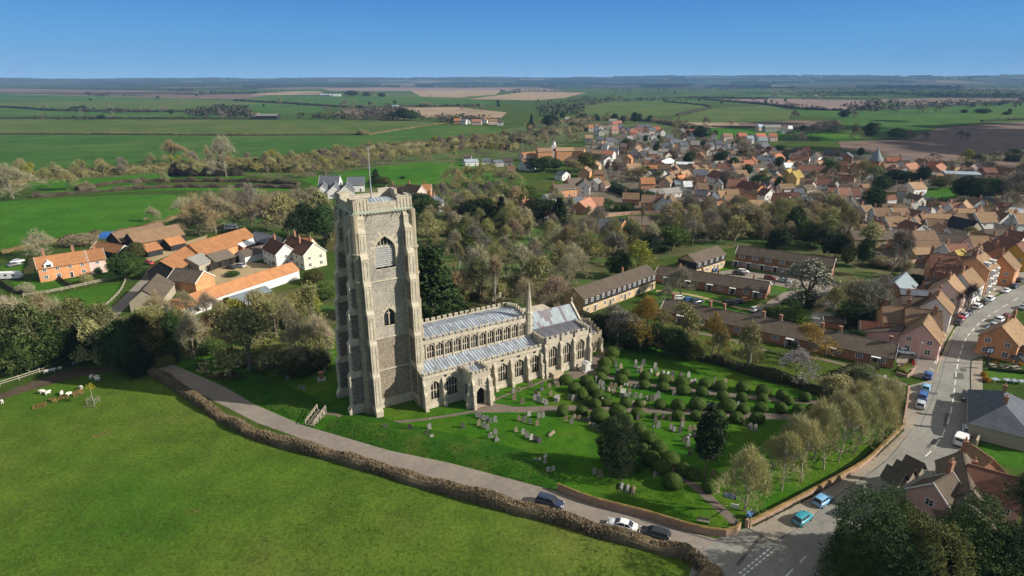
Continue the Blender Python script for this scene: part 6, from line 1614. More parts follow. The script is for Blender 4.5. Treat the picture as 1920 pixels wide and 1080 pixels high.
graves(z5([(10,545,0,'g'),(50,534,2,'b'),(16,598,0,'b'),(76,626,0,'b'),(180,562,0,'d'),(198,568,2,'g'),(223,525,3,'g'),(280,508,0,'b'),(326,484,0,'g'),(343,498,0,'b'),(290,564,0,'b'),(172,598,0,'g'),(196,610,0,'g'),(232,620,1,'g'),(255,634,0,'g'),(335,600,4,'p'),(432,584,2,'p'),(472,602,6,'g'),(390,490,2,'b'),(140,500,0,'b')]),'under the chapel wall')
graves(z5([(629,470,3,'g'),(659,476,0,'g'),(680,500,0,'g'),(643,520,0,'p'),(684,528,0,'g'),(745,504,1,'b'),(776,516,1,'b'),(725,524,5,'b'),(765,550,0,'b'),(816,520,0,'b'),(855,498,6,'p'),(892,504,0,'b'),(935,514,6,'g'),(830,562,4,'p'),(881,542,0,'b'),(866,582,6,'g'),(925,580,0,'g'),(963,580,0,'p'),(1007,600,0,'g'),(1040,608,0,'d'),(1075,600,0,'g'),(1098,580,1,'p'),(1218,562,0,'g'),(990,648,0,'b'),(905,648,0,'b'),(1493,660,6,'g'),(1545,655,2,'b'),(1694,640,0,'g')]),'between the two churchyard paths')
graves(z5([(779,350,1,'g'),(817,362,0,'b'),(790,404,0,'g'),(929,324,0,'g'),(983,336,1,'g'),(923,360,0,'g'),(970,368,0,'g'),(1072,360,1,'p'),(946,390,3,'p'),(968,396,0,'b'),(1080,378,2,'g'),(1042,388,5,'p'),(1088,410,5,'b'),(1135,402,5,'p'),(1165,404,5,'p'),(1202,420,0,'g'),(1200,456,1,'b'),(1262,420,0,'d'),(1270,430,0,'g'),(1324,426,1,'p'),(1355,480,6,'p'),(1520,484,3,'g'),(1598,474,0,'b'),(734,176,3,'g')]),'above the upper churchyard path')
graves(z5([(943,752,1,'d'),(1074,764,0,'d'),(1131,744,0,'d'),(1190,742,5,'b'),(1280,765,0,'b'),(1278,798,0,'g'),(1095,806,1,'g'),(1190,815,0,'g'),(1213,832,0,'g'),(1258,846,0,'d'),(1350,832,6,'b'),(1320,880,5,'g'),(1285,912,1,'d'),(1317,948,1,'g'),(1333,1012,1,'d'),(1740,786,3,'b'),(1782,820,0,'g'),(1822,832,0,'g'),(1365,880,0,'d')]),'round the dark columnar yew')
graves(z7([(194,226,6,'p'),(246,240,3,'p'),(289,306,6,'p'),(620,312,0,'p'),(662,328,2,'b'),(1082,330,6,'g'),(818,412,5,'g'),(864,428,5,'g'),(908,444,5,'b'),(1512,190,5,'p'),(1400,356,0,'g'),(1505,330,1,'b'),(1540,446,1,'b'),(850,286,2,'p')]),'near the lane wall')
# tall war memorial cross and the railed tomb
t=thing('memorial_cross','tall slender stone memorial cross on steps beyond the east end','memorial',at(1157,653),R(30))
mb=MB(); mb.box(-1.1,-1.1,-.05,1.1,1.1,.3); mb.box(-.75,-.75,.3,.75,.75,.65); mb.box(-.45,-.45,.65,.45,.45,1.3); o=mb.build('steps',MAT['gravestone'],t); o.color=(.45,.43,.38,1)
mb=MB(); mb.tube((0,0,1.3),(0,0,4.0),.2,.12,8); mb.box(-.4,-.08,3.4,.4,.08,3.6); mb.box(-.1,-.081,3.9,.1,.081,4.3); o=mb.build('shaft',MAT['gravestone'],t); o.color=(.45,.43,.38,1)
t=thing('monument','white square pedestal monument at the foot of the chapel corner','monument',at(1099,694),R(31))
mb=MB(); mb.box(-1.3,-1.3,-.03,1.3,1.3,.2); o=mb.build('base',MAT['gravestone'],t); o.color=(.5,.48,.44,1)
mb=MB(); mb.box(-.75,-.75,.2,.75,.75,1.7); mb.box(-.95,-.95,1.7,.95,.95,1.9); mb.prism([(-.9,-.9,1.9),(.9,-.9,1.9),(0,-.9,2.35)],(0,1.8,0)); o=mb.build('pedestal',MAT['gravestone'],t); o.color=(.62,.61,.58,1)
t=tag(link('tomb',STM[4],None,CW(32.7,-1.35),CH_A,(1.3,1.4,1.1),(.52,.44,.30)),'buff chest tomb standing against the chapel wall','tomb')
t=thing('monument','red brick and grey stone monument in the shade left of tower','monument',at(603,712),R(20))
mb=MB(); mb.box(-.9,-.9,-.05,.9,.9,.3); o=mb.build('base',MAT['gravestone'],t); o.color=(.42,.42,.40,1)
mb=MB(); mb.box(-.45,-.45,.3,.45,.45,1.8); mb.box(-.6,-.6,1.8,.6,.6,1.95); mb.build('pillar',MAT['brick'],t)
# steps with white rails up the bank
t=thing('stairway','timber steps with white handrails climbing from lane to churchyard','steps',at(583,794),0)
a,b=at(581,798),at(604,776); d=(b-a); d.z=0; L=d.length; t.location=a; t.rotation_euler=(0,0,math.atan2(d.y,d.x))
mb = MB()
for i in range(9): mb.box(L * i / 9, -.8, .0, L * (i + .86) / 9, .8, .12 + i * .11)
mb.build('treads', MAT['greywood'], t)
for s in (-.95, .95):
    mb = MB()
    for i in range(5): x=L*i/4; z=.1+.98*i/4; mb.box(x-.06,s-.06,0,x+.06,s+.06,z+1.05)
    for h in (.55,1.0): mb.prism([(0,s-.04,.1+h-.06),(L,s-.04,1.08+h-.06),(L,s-.04,1.08+h+.06),(0,s-.04,.1+h+.06)],(0,.08,0))
    mb.build('handrail', MAT['wood'], t)
# grass bank along the lane: a low ridge of rough grass
bank = []
for x, y in ((350, 694), (420, 724), (480, 758), (560, 792)): bank.append(at(x, y))
def bankmesh(pts, label):
    P = smooth_line([at(*p) for p in pts], 1.5); mb = MB(); n = len(P)
    prof = [(.2, .02), (1.0, .35), (2.6, .85), (4.0, .95), (6.0, .6), (9.0, .015)]
    for i, p in enumerate(P):
        d=(P[min(n-1,i+1)]-P[max(0,i-1)]).normalized(); s=Vector((-d.y,d.x,0))
        e = min(1.0, min(i, n - 1 - i) / 5.0)
        for a, h in prof:
            q = p + s * a; k = 1 + .25 * mnoise.noise(q * .3)
            mb.v.append((q.x, q.y, h * k * e if h > .1 else h))
    k = len(prof)
    for i in range(n - 1):
        for j in range(k-1): mb.f.append((i*k+j,i*k+j+1,(i+1)*k+j+1,(i+1)*k+j)); mb.m.append(0)
    o = mb.build('bank', MAT['bankgrass'], smooth=True); tag(o, kind='structure')
MAT['bankgrass']=grass_mat('rough_bank_grass',(.018,.070,.006),(.030,.090,.008),(.060,.100,.016),.2,1.2,3.5)
bankmesh(((340,691),(420,724),(480,758),(560,793)),''); bankmesh(((600,806),(642,819),(730,845),(842,868),(960,899),(1040,920)),'')
# rough tufts of the bank, one object
r = random.Random(5); mb = MB()
PB=smooth_line([at(*p) for p in ((345,692),(420,724),(480,758),(565,795),(642,819),(730,845),(842,868),(960,899),(1040,920))],1.0)
for i in range(len(PB) - 1):
    d = (PB[i + 1] - PB[i]).normalized(); s = Vector((-d.y, d.x, 0))
    for _ in range(26):
        q=PB[i]+s*r.uniform(.2,4.5)+d*r.uniform(0,1); q.z=.1+.8*min(1,max(0,((q-PB[i]).dot(s)-.2)/2.6))-.05
        u=Vector((r.gauss(0,.35),r.gauss(0,.35),1)).normalized(); w=Vector((r.gauss(0,1),r.gauss(0,1),0)).normalized()*r.uniform(.04,.1)
        mb.add((q - w, q + w, q + u * r.uniform(.2, .5)), ((0, 1, 2),))
o=mb.build('bank_tussocks',MAT['leaf'],fix=False); o.color=(.040,.075,.012,1); tag(o,kind='stuff')

# --- walls along the lane and the main road
def wall_line(name, pts, h, w, label, m='wallbrick', cap=None, step=1.5):
    P = smooth_line([at(*p) for p in pts], step); mb = MB(); n = len(P)
    for i, p in enumerate(P):
        d=(P[min(n-1,i+1)]-P[max(0,i-1)]).normalized(); s=Vector((-d.y,d.x,0))*w/2
        for q,z in ((p+s,0),(p+s,h),(p-s,h),(p-s,0)): mb.v.append((q.x,q.y,z))
    for i in range(n - 1):
        for j in range(3): mb.f.append((i*4+j,i*4+j+1,i*4+j+5,i*4+j+4)); mb.m.append(0)
    for e in (0,n-1): mb.f.append((e*4,e*4+1,e*4+2,e*4+3)); mb.m.append(0)
    if cap:
        b = len(mb.v)
        for i, p in enumerate(P):
            d=(P[min(n-1,i+1)]-P[max(0,i-1)]).normalized(); s=Vector((-d.y,d.x,0))*(w/2+.06)
            for q,z in ((p+s,h),(p+s*.5,h+.16),(p-s*.5,h+.16),(p-s,h)): mb.v.append((q.x,q.y,z))
        for i in range(n - 1):
            for j in range(3): mb.f.append((b+i*4+j,b+i*4+j+1,b+i*4+j+5,b+i*4+j+4)); mb.m.append(1)
    o = mb.build(name, [MAT[m], cap or MAT['brick']])
    return tag(o, label, 'wall')
mossy = mat('mossy_coping', (.20, .135, .05), .35, .6, .95, kind='World', fine=2.5)
wall_line('brick_wall',((1045,919),(1110,944),(1210,970),(1290,994),(1330,1003),(1360,1006),(1380,1000),(1386,992)),1.25,.4,'curving red brick wall between lane and churchyard lawn',cap=mossy)
wall_line('brick_wall',((1404,989),(1440,972),(1520,930),(1615,877),(1655,842),(1692,806)),1.3,.45,'long brick retaining wall beside the main road pavement',cap=mossy)
wall_line('brick_wall',((1692,806),(1700,760),(1703,730)),.9,.35,'low buff wall at the roadside end of the lime trees','wallbrick')
wall_line('brick_wall',((1398,986),(1404,990)),1.4,.6,'square brick gate pier at the churchyard corner','wallbrick')
wall_line('flint_wall',((1828,840),(1836,822),(1846,806)),1.6,.35,'short lichen covered wall behind the white pickup','flintw' if False else 'stonedark')
wall_line('flower_bed_wall',((1680,702),(1700,708),(1716,690),(1709,682)),.7,.3,'low brick wall round the bright roadside flower bed','wallbrick')
# flower bed
hedge(((1690,700),(1700,692),(1708,685)),2.2,.9,MAT['leaf'],(.08,.10,.02),'planted bed of yellow and green shrubs by the road',dens=14,leaf=.12,name='flower_bed',cat='flower bed')
tree('bush',1708,684,672,12,(.10,.045,.018),label='rusty brown rounded shrub in the roadside flower bed',area=None)
for k, (x, y) in enumerate(((1688, 697), (1695, 700), (1697, 690))):
    tree('bush',x,y,y-7,8,(.45,.34,.02),label=['yellow flowering shrub at the left end of the roadside bed','yellow flowering shrub at the near edge of the roadside bed','yellow flowering shrub in the middle of the roadside bed'][k])
# notice board, boards, bins
t=thing('notice_board','dark twin panel notice board on yellow posts by churchyard path','notice board',at(1366,945),R(-25))
mb = MB(); mb.box(-1.0, -.06, 1.1, 1.0, .06, 2.3); mb.build('frame', MAT['oak'], t)
mb=MB(); mb.quad((-.85,-.065,1.25),(-.08,-.065,1.25),(-.08,-.065,2.15),(-.85,-.065,2.15)); mb.quad((.08,-.065,1.25),(.85,-.065,1.25),(.85,-.065,2.15),(.08,-.065,2.15)); o=mb.build('panel',MAT['any'],t); o.color=(.35,.42,.55,1)
for x in (-.8,.8): mb=MB(); mb.box(x-.06,-.06,0,x+.06,.055,1.1); o=mb.build('post',MAT['any'],t); o.color=(.5,.40,.05,1)
t=thing('sign','small white board leaning on grass below the notice board','sign',at(1377,953),R(-20))
mb=MB(); mb.box(-.6,-.05,.1,.6,.05,.8); mb.build('board',MAT['white'],t); mb=MB(); mb.box(-.45,-.03,0,-.38,.03,.1); mb.box(.38,-.03,0,.45,.03,.1); mb.build('feet',MAT['oak'],t)
def crate(x, y, c, label, s=1.0):
    t = thing('wheeled_bin', label, 'bin', at(x, y), rnd.uniform(0, 3))
    mb=MB(); mb.prism([(-.28,-.3,.08),(.28,-.3,.08),(.32,-.36,1.0),(-.32,-.36,1.0)],(0,.66,0)); o=mb.build('body',MAT['any'],t); o.color=(*c,1)
    mb=MB(); mb.box(-.35,-.42,1.0,.35,.36,1.08); o=mb.build('lid',MAT['any'],t); o.color=(*c,1)
    mb=MB(); mb.tube((-.3,.3,.1),(.3,.3,.1),.1,.1,8); mb.build('wheel',MAT['tyre'],t)
crate(1404,972,(.03,.16,.45),'blue bin behind the gate pier at the churchyard corner'); crate(1410,970,(.02,.03,.06),'black bin beside the blue bin at churchyard corner')
for x,l in ((1336,'left'),(1342,'right')): crate(x,509,(.03,.12,.40),f'blue bin, {l} of the pair, by the short slate hung terrace')
t=thing('bench','low weathered bench on the lawn inside the curving wall','bench',at(1318,981),R(-17))
mb=MB(); mb.box(-.9,-.22,.42,.9,.22,.48); mb.build('seat',MAT['greywood'],t); mb=MB(); mb.box(-.9,.22,.5,.9,.27,.9); mb.build('backrest',MAT['greywood'],t)
for x in (-.75,.75): mb=MB(); mb.box(x-.05,-.2,0,x+.05,.2,.42); mb.build('leg',MAT['greywood'],t)
t=thing('bicycle','dark bicycle leaning inside the end of the curving brick wall','bicycle',at(1379,984),R(60))
def ring(mb, c, r_, w, n=16):
    for i in range(n):
        a, b = 2 * math.pi * i / n, 2 * math.pi * (i + 1) / n
        mb.tube((c[0]+r_*math.cos(a),c[1],c[2]+r_*math.sin(a)),(c[0]+r_*math.cos(b),c[1],c[2]+r_*math.sin(b)),w,w,5)
for x in (-.52, .52):
    mb = MB(); ring(mb, (x, 0, .35), .33, .025); mb.build('wheel', MAT['tyre'], t)
mb=MB(); mb.tube((-.52,0,.35),(-.1,0,.35),.02,.02); mb.tube((-.1,0,.35),(-.25,0,.9),.02,.02); mb.tube((-.1,0,.35),(.4,0,.85),.02,.02); mb.tube((-.25,0,.8),(.4,0,.85),.02,.02); mb.tube((.52,0,.35),(.38,0,1.0),.02,.02); mb.tube((-.52,0,.35),(-.24,0,.8),.02,.02); mb.build('frame',MAT['blackmetal'],t)
mb=MB(); mb.box(-.38,-.07,.9,-.15,.07,.96); mb.build('saddle',MAT['blackmetal'],t); mb=MB(); mb.tube((.38,-.25,1.02),(.38,.25,1.02),.02,.02); mb.build('handlebar',MAT['blackmetal'],t)
# lamp posts
def lamp(x, y, h, label):
    t=thing('lamp_post',label,'lamp post',at(x,y)); mb=MB(); mb.tube((0,0,0),(0,0,h),.08,.05,8); mb.tube((0,0,0),(0,0,.8),.13,.12,8); mb.build('post',MAT['blackmetal'],t)
    mb=MB(); mb.tube((0,0,h),(0,0,h+.1),.22,.28,6); mb.tube((0,0,h+.4),(0,0,h+.6),.3,.03,6); mb.build('lamp_frame',MAT['blackmetal'],t); mb=MB(); mb.tube((0,0,h+.1),(0,0,h+.4),.24,.28,6); mb.build('lantern',MAT['lampglass'],t)
lamp(1145,761,3.6,'dark lamp post among the topiary, nearest the chapel'); lamp(1326,765,3.6,'dark lamp post on the lower path near the columnar yew'); lamp(1222,832,3.6,'dark lamp post beside the path down to the corner')
t=thing('lamp_post','tall grey street lamp in front of the pink gable','lamp post',at(1717,690)); mb=MB(); mb.tube((0,0,0),(0,0,6.6),.1,.06,8); mb.build('post',MAT['metal'],t); mb=MB(); mb.box(-.2,-.6,6.5,.2,.1,6.65); mb.build('lamp_head',MAT['metal'],t)
# post box, small sign on the green
t=thing('post_box','red pillar box standing beside the roadside flower bed','post box',at(1711,689)); mb=MB(); mb.tube((0,0,0),(0,0,.15),.3,.3,12); mb.tube((0,0,.15),(0,0,1.4),.26,.26,12); o=mb.build('body',MAT['any'],t); o.color=(.55,.03,.025,1)
mb=MB(); mb.tube((0,0,1.4),(0,0,1.5),.32,.32,12); mb.tube((0,0,1.5),(0,0,1.66),.3,.08,12); o=mb.build('cap',MAT['any'],t); o.color=(.55,.03,.025,1)
t=thing('sign','small white sign on a post on the green near the road','sign',at(1657,716)); mb=MB(); mb.tube((0,0,0),(0,0,1.2),.05,.05,6); mb.build('post',MAT['greywood'],t); mb=MB(); mb.box(-.35,-.05,1.0,.35,.05,1.7); mb.build('board',MAT['white'],t)
t=thing('road_sign','triangular road sign with blue plate below the flower bed','road sign',at(1706,708)); mb=MB(); mb.tube((0,0,0),(0,0,2.6),.04,.04,6); mb.build('post',MAT['metal'],t); mb=MB(); mb.prism([(-.4,-.06,2.0),(.4,-.06,2.0),(0,-.06,2.7)],(0,.03,0)); o=mb.build('plate',MAT['any'],t); o.color=(.6,.12,.12,1); mb=MB(); mb.prism([(-.26,-.075,2.08),(.26,-.075,2.08),(0,-.075,2.52)],(0,.01,0)); mb.build('face',MAT['white'],t)
for x,y,l in ((314,671,'yellow marker post at the shaded bend of the lane'),(328,681,'second yellow marker post just below the first at the lane bend')):
    t=thing('marker_post',l,'post',at(x,y)); mb=MB(); mb.box(-.09,-.06,0,.09,.06,1.2); o=mb.build('post',MAT['any'],t); o.color=(.5,.36,.02,1); mb=MB(); mb.box(-.13,-.075,1.2,.13,.075,1.45); o=mb.build('cap',MAT['any'],t); o.color=(.5,.36,.02,1)
# pub corner: hanging sign, terrace furniture
t=thing('hanging_sign','black inn sign on a post at the side road corner','sign',at(1849,684)); mb=MB(); mb.box(-.1,-.1,0,.1,.1,4.2); mb.build('post',MAT['blackmetal'],t); mb=MB(); mb.box(-.95,-.08,3.0,.95,.08,4.7); mb.build('board',MAT['blackmetal'],t); mb=MB(); mb.quad((-.7,-.085,3.25),(.7,-.085,3.25),(.7,-.085,4.3),(-.7,-.085,4.3)); o=mb.build('picture',MAT['any'],t); o.color=(.30,.34,.42,1)
for i, (x, y) in enumerate(((1861, 688), (1880, 690), (1902, 692))):
    t=thing('picnic_table',['grey picnic table nearest the inn sign','grey picnic table in the middle of the inn terrace','grey picnic table at the right of the inn terrace'][i],'table',at(x,y),R(15),'picnic tables on the inn terrace')
    mb = MB(); mb.box(-1, -.4, .7, 1, .4, .76); mb.build('tabletop', MAT['greywood'], t)
    for s in (-.75,.75): mb=MB(); mb.box(-1,s-.14,.42,1,s+.14,.47); mb.build('bench',MAT['greywood'],t)
    for x_ in (-.8,.8): mb=MB(); mb.box(x_-.05,-.8,.34,x_+.05,.8,.42); mb.box(x_-.049,-.3,0,x_+.049,.3,.7); mb.build('leg',MAT['greywood'],t)
for i, (x, y) in enumerate(((1848, 692), (1903, 689))):
    t=thing('closed_parasol',['tall closed black parasol beside the inn sign','dark square parasol over the right terrace table'][i],'parasol',at(x,y)); mb=MB(); mb.tube((0,0,0),(0,0,3),.05,.05,6); mb.build('pole',MAT['metal'],t)
    mb = MB()
    if i: mb.tube((0, 0, 2.4), (0, 0, 3.1), 2.0, .1, 4)
    else: mb.tube((0, 0, 1.2), (0, 0, 3.0), .35, .08, 8)
    mb.build('canopy', MAT['blackmetal'], t)
for i,(x,y) in enumerate(((1844,706),(1847,714),(1851,717),(1867,683),(1912,685))):
    tree('bush',x,y,y-(9 if i<3 else 6),11,(.42,.24,.03),label=['orange flowered tub nearest the road on the inn lawn','orange flowered tub above the slate cottage gable','orange flowered tub against the slate cottage end','orange flower basket between the inn terrace tables','orange flower basket at the right end of the terrace'][i])
for i, x in enumerate((1865, 1888, 1901, 1914)):
    t=thing('garden_table',['first','second','third','fourth'][i]+' blue grey garden table along the back of the inn lawn','table',at(x,716+i*1.2),R(10)); mb=MB(); mb.box(-.8,-.6,.7,.8,.6,.76); o=mb.build('tabletop',MAT['any'],t); o.color=(.28,.31,.40,1)
    for sx_,sy_ in ((-.7,-.5),(.7,-.5),(-.7,.5),(.7,.5)): mb=MB(); mb.box(sx_-.04,sy_-.04,0,sx_+.04,sy_+.04,.7); mb.build('leg',MAT['greywood'],t)
hedge(((1852,694),(1885,698),(1925,702)),.5,1.0,MAT['leaf'],(.03,.045,.012),'low dark hedge between inn terrace and lawn',dens=20,leaf=.08)

# --- a person in red among the topiary
t=thing('person','person in red coat and pale hat standing among the topiary','person',at(1129,760),R(-60))
def skin_body(name, verts, edges, radii, m, parent, sub=2):
    me=bpy.data.meshes.new(name); me.from_pydata(verts,edges,[]); me.materials.append(m)
    o = link(name, me, parent)
    md = o.modifiers.new('skin', 'SKIN'); md.use_smooth_shade = True
    lay = me.skin_vertices[0] if me.skin_vertices else None
    if lay is None:
        bm=bmesh.new(); bm.from_mesh(me); bm.verts.layers.skin.verify(); bm.to_mesh(me); bm.free(); lay=me.skin_vertices[0]
    for i,r_ in enumerate(radii): lay.data[i].radius=(r_,r_) if not isinstance(r_,tuple) else r_
    lay.data[0].use_root = True
    s_ = o.modifiers.new('sub', 'SUBSURF'); s_.levels = sub - 1; s_.render_levels = sub
    return o
V=[(0,0,.95),(0,0,1.2),(0,0,1.42),(0,0,1.52),(0,-.01,1.6),(0,-.02,1.72),(.1,0,.9),(.11,.0,.5),(.11,.02,.08),(.11,-.12,.04),(-.1,0,.9),(-.11,-.02,.5),(-.11,.06,.08),(-.11,-.06,.04),(.2,0,1.4),(.26,.02,1.12),(.24,-.08,.88),(-.2,0,1.4),(-.26,.02,1.12),(-.24,-.08,.88)]
Ed=[(0,1),(1,2),(2,3),(3,4),(4,5),(0,6),(6,7),(7,8),(8,9),(0,10),(10,11),(11,12),(12,13),(2,14),(14,15),(15,16),(2,17),(17,18),(18,19)]
Rr=[.14,.13,.15,.06,.09,.1,.09,.065,.045,.04,.09,.065,.045,.04,.07,.05,.04,.07,.05,.04]
skinm=mat('skin',(.45,.29,.21),.05,3,.6); denim=mat('dark_trousers',(.03,.035,.05),.1,3,.9)
b_o = skin_body('body', V, Ed, Rr, skinm, t)
mb = MB(); prof = [(.72, .27), (.95, .22), (1.2, .2), (1.42, .22), (1.5, .1)]
for i, (z, r_) in enumerate(prof):
    for k in range(14): a=2*math.pi*k/14; mb.v.append((r_*1.15*math.cos(a),r_*.85*math.sin(a),z))
for i in range(4):
    for k in range(14): mb.f.append((i*14+k,i*14+(k+1) % 14,(i+1)*14+(k+1) % 14,(i+1)*14+k)); mb.m.append(0)
for sg in (-1,1): mb.tube((sg*.21,0,1.42),(sg*.28,.02,1.12),.09,.075,8); mb.tube((sg*.28,.02,1.12),(sg*.25,-.08,.92),.075,.06,8)
o = mb.build('coat', MAT['any'], t, smooth=True); o.color = (.62, .03, .035, 1)
mb = MB()
for sg in (-1, 1): mb.tube((sg * .1, 0, .8), (sg * .11, 0, .1), .11, .075, 8)
mb.build('trousers', denim, t, smooth=True)
mb=MB(); mb.tube((0,-.02,1.68),(0,-.02,1.83),.125,.1,10); mb.tube((0,-.02,1.68),(0,-.02,1.7),.17,.16,10); mb.build('hat',MAT['white'],t)
# ------------------------------------------------------------------ vehicles
def loft(mb, secs, m=0, caps=True):
    """secs: list of closed loops with the same number of points"""
    n = len(secs[0]); b = len(mb.v)
    for s in secs: mb.v.extend(tuple(p) for p in s)
    for i in range(len(secs) - 1):
        for k in range(n):
            mb.f.append((b+i*n+k,b+i*n+(k+1) % n,b+(i+1)*n+(k+1) % n,b+(i+1)*n+k)); mb.m.append(m)
    if caps:
        mb.f.append(tuple(b + k for k in range(n))[::-1]); mb.m.append(m)
        mb.f.append(tuple(b + (len(secs) - 1) * n + k for k in range(n))); mb.m.append(m)
def sect(x, w, z0, z1, r=.16):
    return [(x,-w*.94,z0),(x,-w,z0+r),(x,-w,z1-r),(x,-w+r*.9,z1),(x,w-r*.9,z1),(x,w,z1-r),(x,w,z0+r),(x,w*.94,z0)]
CARS = {}
def car_meshes(kind):
    if kind == 'hatch': L,W,body,cab=4.0,.86,[(-2.0,.74,.35,.72),(-1.92,.82,.25,.9),(-1.3,.86,.22,.95),(0,.87,.22,.93),(.9,.86,.22,.90),(1.6,.83,.23,.80),(1.95,.72,.3,.66),(2.0,.62,.36,.58)],[(-1.88,.70,.93),(-1.5,.64,1.42),(-.2,.65,1.48),(.35,.64,1.40),(1.05,.72,.90)]
    if kind == 'estate': L,W,body,cab=4.6,.9,[(-2.3,.78,.36,.80),(-2.2,.86,.26,.98),(-1.3,.9,.22,1.0),(0,.91,.22,.98),(1.0,.9,.22,.96),(1.9,.86,.24,.86),(2.25,.74,.3,.70),(2.3,.64,.38,.6)],[(-2.15,.74,1.0),(-1.85,.68,1.55),(-.2,.7,1.62),(.4,.68,1.52),(1.15,.76,.96)]
    if kind == 'saloon': L,W,body,cab=4.6,.88,[(-2.3,.74,.36,.80),(-2.2,.84,.26,.93),(-1.3,.88,.22,.96),(0,.89,.22,.92),(1.0,.88,.22,.90),(1.9,.84,.24,.80),(2.25,.72,.3,.66),(2.3,.62,.36,.56)],[(-1.7,.7,.94),(-1.0,.63,1.36),(-.2,.64,1.42),(.35,.63,1.36),(1.15,.74,.90)]
    body_mb = MB(); loft(body_mb, [sect(x, w, a, b) for x, w, a, b in body])
    g = MB(); 
    def csec(x, w, z, zb): return [(x, -w, z), (x, w, z)]
    # glasshouse: belt loop to roof loop
    zb = cab[0][2] - .04; rf = [c for c in cab[1:-1]]
    x0, x1 = cab[0][0], cab[-1][0]
    low=[(x0,-cab[0][1],zb),(x1,-cab[-1][1],zb),(x1,cab[-1][1],zb),(x0,cab[0][1],zb)]
    top=[(rf[0][0],-rf[0][1],rf[0][2]-.03),(rf[-1][0],-rf[-1][1],rf[-1][2]-.03),(rf[-1][0],rf[-1][1],rf[-1][2]-.03),(rf[0][0],rf[0][1],rf[0][2]-.03)]
    g.add(low+top,((0,1,5,4),(1,2,6,5),(2,3,7,6),(3,0,4,7),(4,5,6,7)))
    # roof and pillars in body colour
    rs=[[(x,-w,z-.05),(x,-w+.1,z),(x,w-.1,z),(x,w,z-.05)] for x,w,z in rf]
    b0 = len(body_mb.v)
    for s in rs: body_mb.v.extend(s)
    for i in range(len(rs) - 1):
        for k in range(3): body_mb.f.append((b0+i*4+k,b0+i*4+k+1,b0+i*4+k+5,b0+i*4+k+4)); body_mb.m.append(0)
    for i in range(4): body_mb.tube(Vector(low[i]) * 1.0, Vector(top[i]), .06, .05, 4)
    mx = (x0 + x1) / 2 - .15; tw = rf[1][1] + .02
    for s in (-1,1): body_mb.tube((mx,s*(cab[0][1]+.02),zb),(mx-.05,s*tw,rf[1][2]-.06),.05,.05,4)
    me = body_mb.mesh('car_body', MAT['carpaint'])
    bm=bmesh.new(); bm.from_mesh(me); bmesh.ops.recalc_face_normals(bm,faces=bm.faces); bm.to_mesh(me); bm.free()
    me.polygons.foreach_set('use_smooth', [True] * len(me.polygons))
    gm = g.mesh('car_glass', MAT['pane'])
    w=MB(); w.tube((0,-.1,0),(0,.1,0),.31,.31,14,0); w.tube((0,-.115,0),(0,.115,0),.19,.19,10,1)
    wm = w.mesh('wheel', [MAT['tyre'], MAT['alloy']])
    hl=MB(); hl.box(-.05,-.16,-.06,.05,.16,.07); hm=hl.mesh('headlight',MAT['lampglass'])
    tl=MB(); tl.box(-.04,-.1,-.14,.04,.1,.14); tm=tl.mesh('tail_light',MAT['redglass'])
    pl=MB(); pl.box(-.02,-.26,-.06,.02,.26,.06); pm=pl.mesh('number_plate',MAT['plate'])
    pw=MB(); pw.box(-.02,-.26,-.06,.02,.26,.06); pm2=pw.mesh('number_plate',MAT['white'])
    CARS[kind] = (me, gm, wm, hm, tm, pm, pm2, L, W, body)
MAT['plate'] = mat('yellow_plate', (.60, .42, .04), .05, 3, .5)
for k in ('hatch', 'estate', 'saloon'): car_meshes(k)
CARS['_wheel'] = None
CC={'white': (.72,.73,.74),'silver': (.40,.43,.46),'black': (.018,.019,.022),'navy': (.020,.030,.065),'red': (.42,.02,.03),'blue': (.03,.10,.30),'lightblue': (.22,.42,.62),'teal': (.03,.26,.33),'orange': (.50,.19,.03),'maroon': (.16,.015,.02),'grey': (.12,.125,.13),'powder': (.17,.38,.62)}
def car(x1, y1, x2, y2, kind, col, label, name='parked_car', small=False):
    """rear end (x1, y1) and front end (x2, y2) on the ground in the photo"""
    a, b = at(x1, y1), at(x2, y2); d = b - a
    me, gm, wm, hm, tm, pm, pm2, L, W, body = CARS[kind]
    t = thing(name, label, 'car', (a + b) / 2 + Vector((0, 0, .04)), math.atan2(d.y, d.x))
    link('body', me, t, color=CC[col]); link('windows', gm, t)
    for x in (-L * .31, L * .31):
        for y in (-W + .06, W - .06): link('wheel', wm, t, (x, y, .31))
    if not small:
        for y in (-.58,.58): link('headlight',hm,t,(L/2-.1,y,.66)); link('tail_light',tm,t,(-L/2+.08,y*1.15,.78))
        link('number_plate',pm,t,(-L/2-.01,0,.55)); link('number_plate',pm2,t,(L/2-.01,0,.42))
    return t
for q in (
    (1008,940,1054,953,'estate','navy','dark navy estate car parked alone behind the roadside hedge'),
    (1192,997,1141,983,'saloon','white','white saloon parked behind the hedge in front of the black car'),
    (1252,1014,1203,1000,'estate','black','black car parked behind the hedge next to the white saloon'),
    (1489,988,1518,966,'hatch','teal','teal hatchback parked at kerb nearest the junction'),
    (1527,953,1555,933,'hatch','powder','powder blue hatchback parked at kerb ahead of the teal car'),
    (1737,714,1741,701,'hatch','blue','dark blue hatchback with a gap behind it on the churchyard side'),
    (1733,738,1737,724,'hatch','lightblue','light blue hatchback at the head of three cars parked nose to tail'),
    (1727,754,1731,739,'estate','blue','deep blue car in the middle of three parked nose to tail'),
    (1723,770,1727,755,'hatch','silver','silver hatchback at the tail of three cars parked nose to tail'),
    (1812,738,1811,756,'saloon','black','black saloon with lit headlamps driving toward the camera'),
    (1813,820,1812,802,'hatch','silver','pale silver hatchback in front of the white pickup')):
    car(*q)
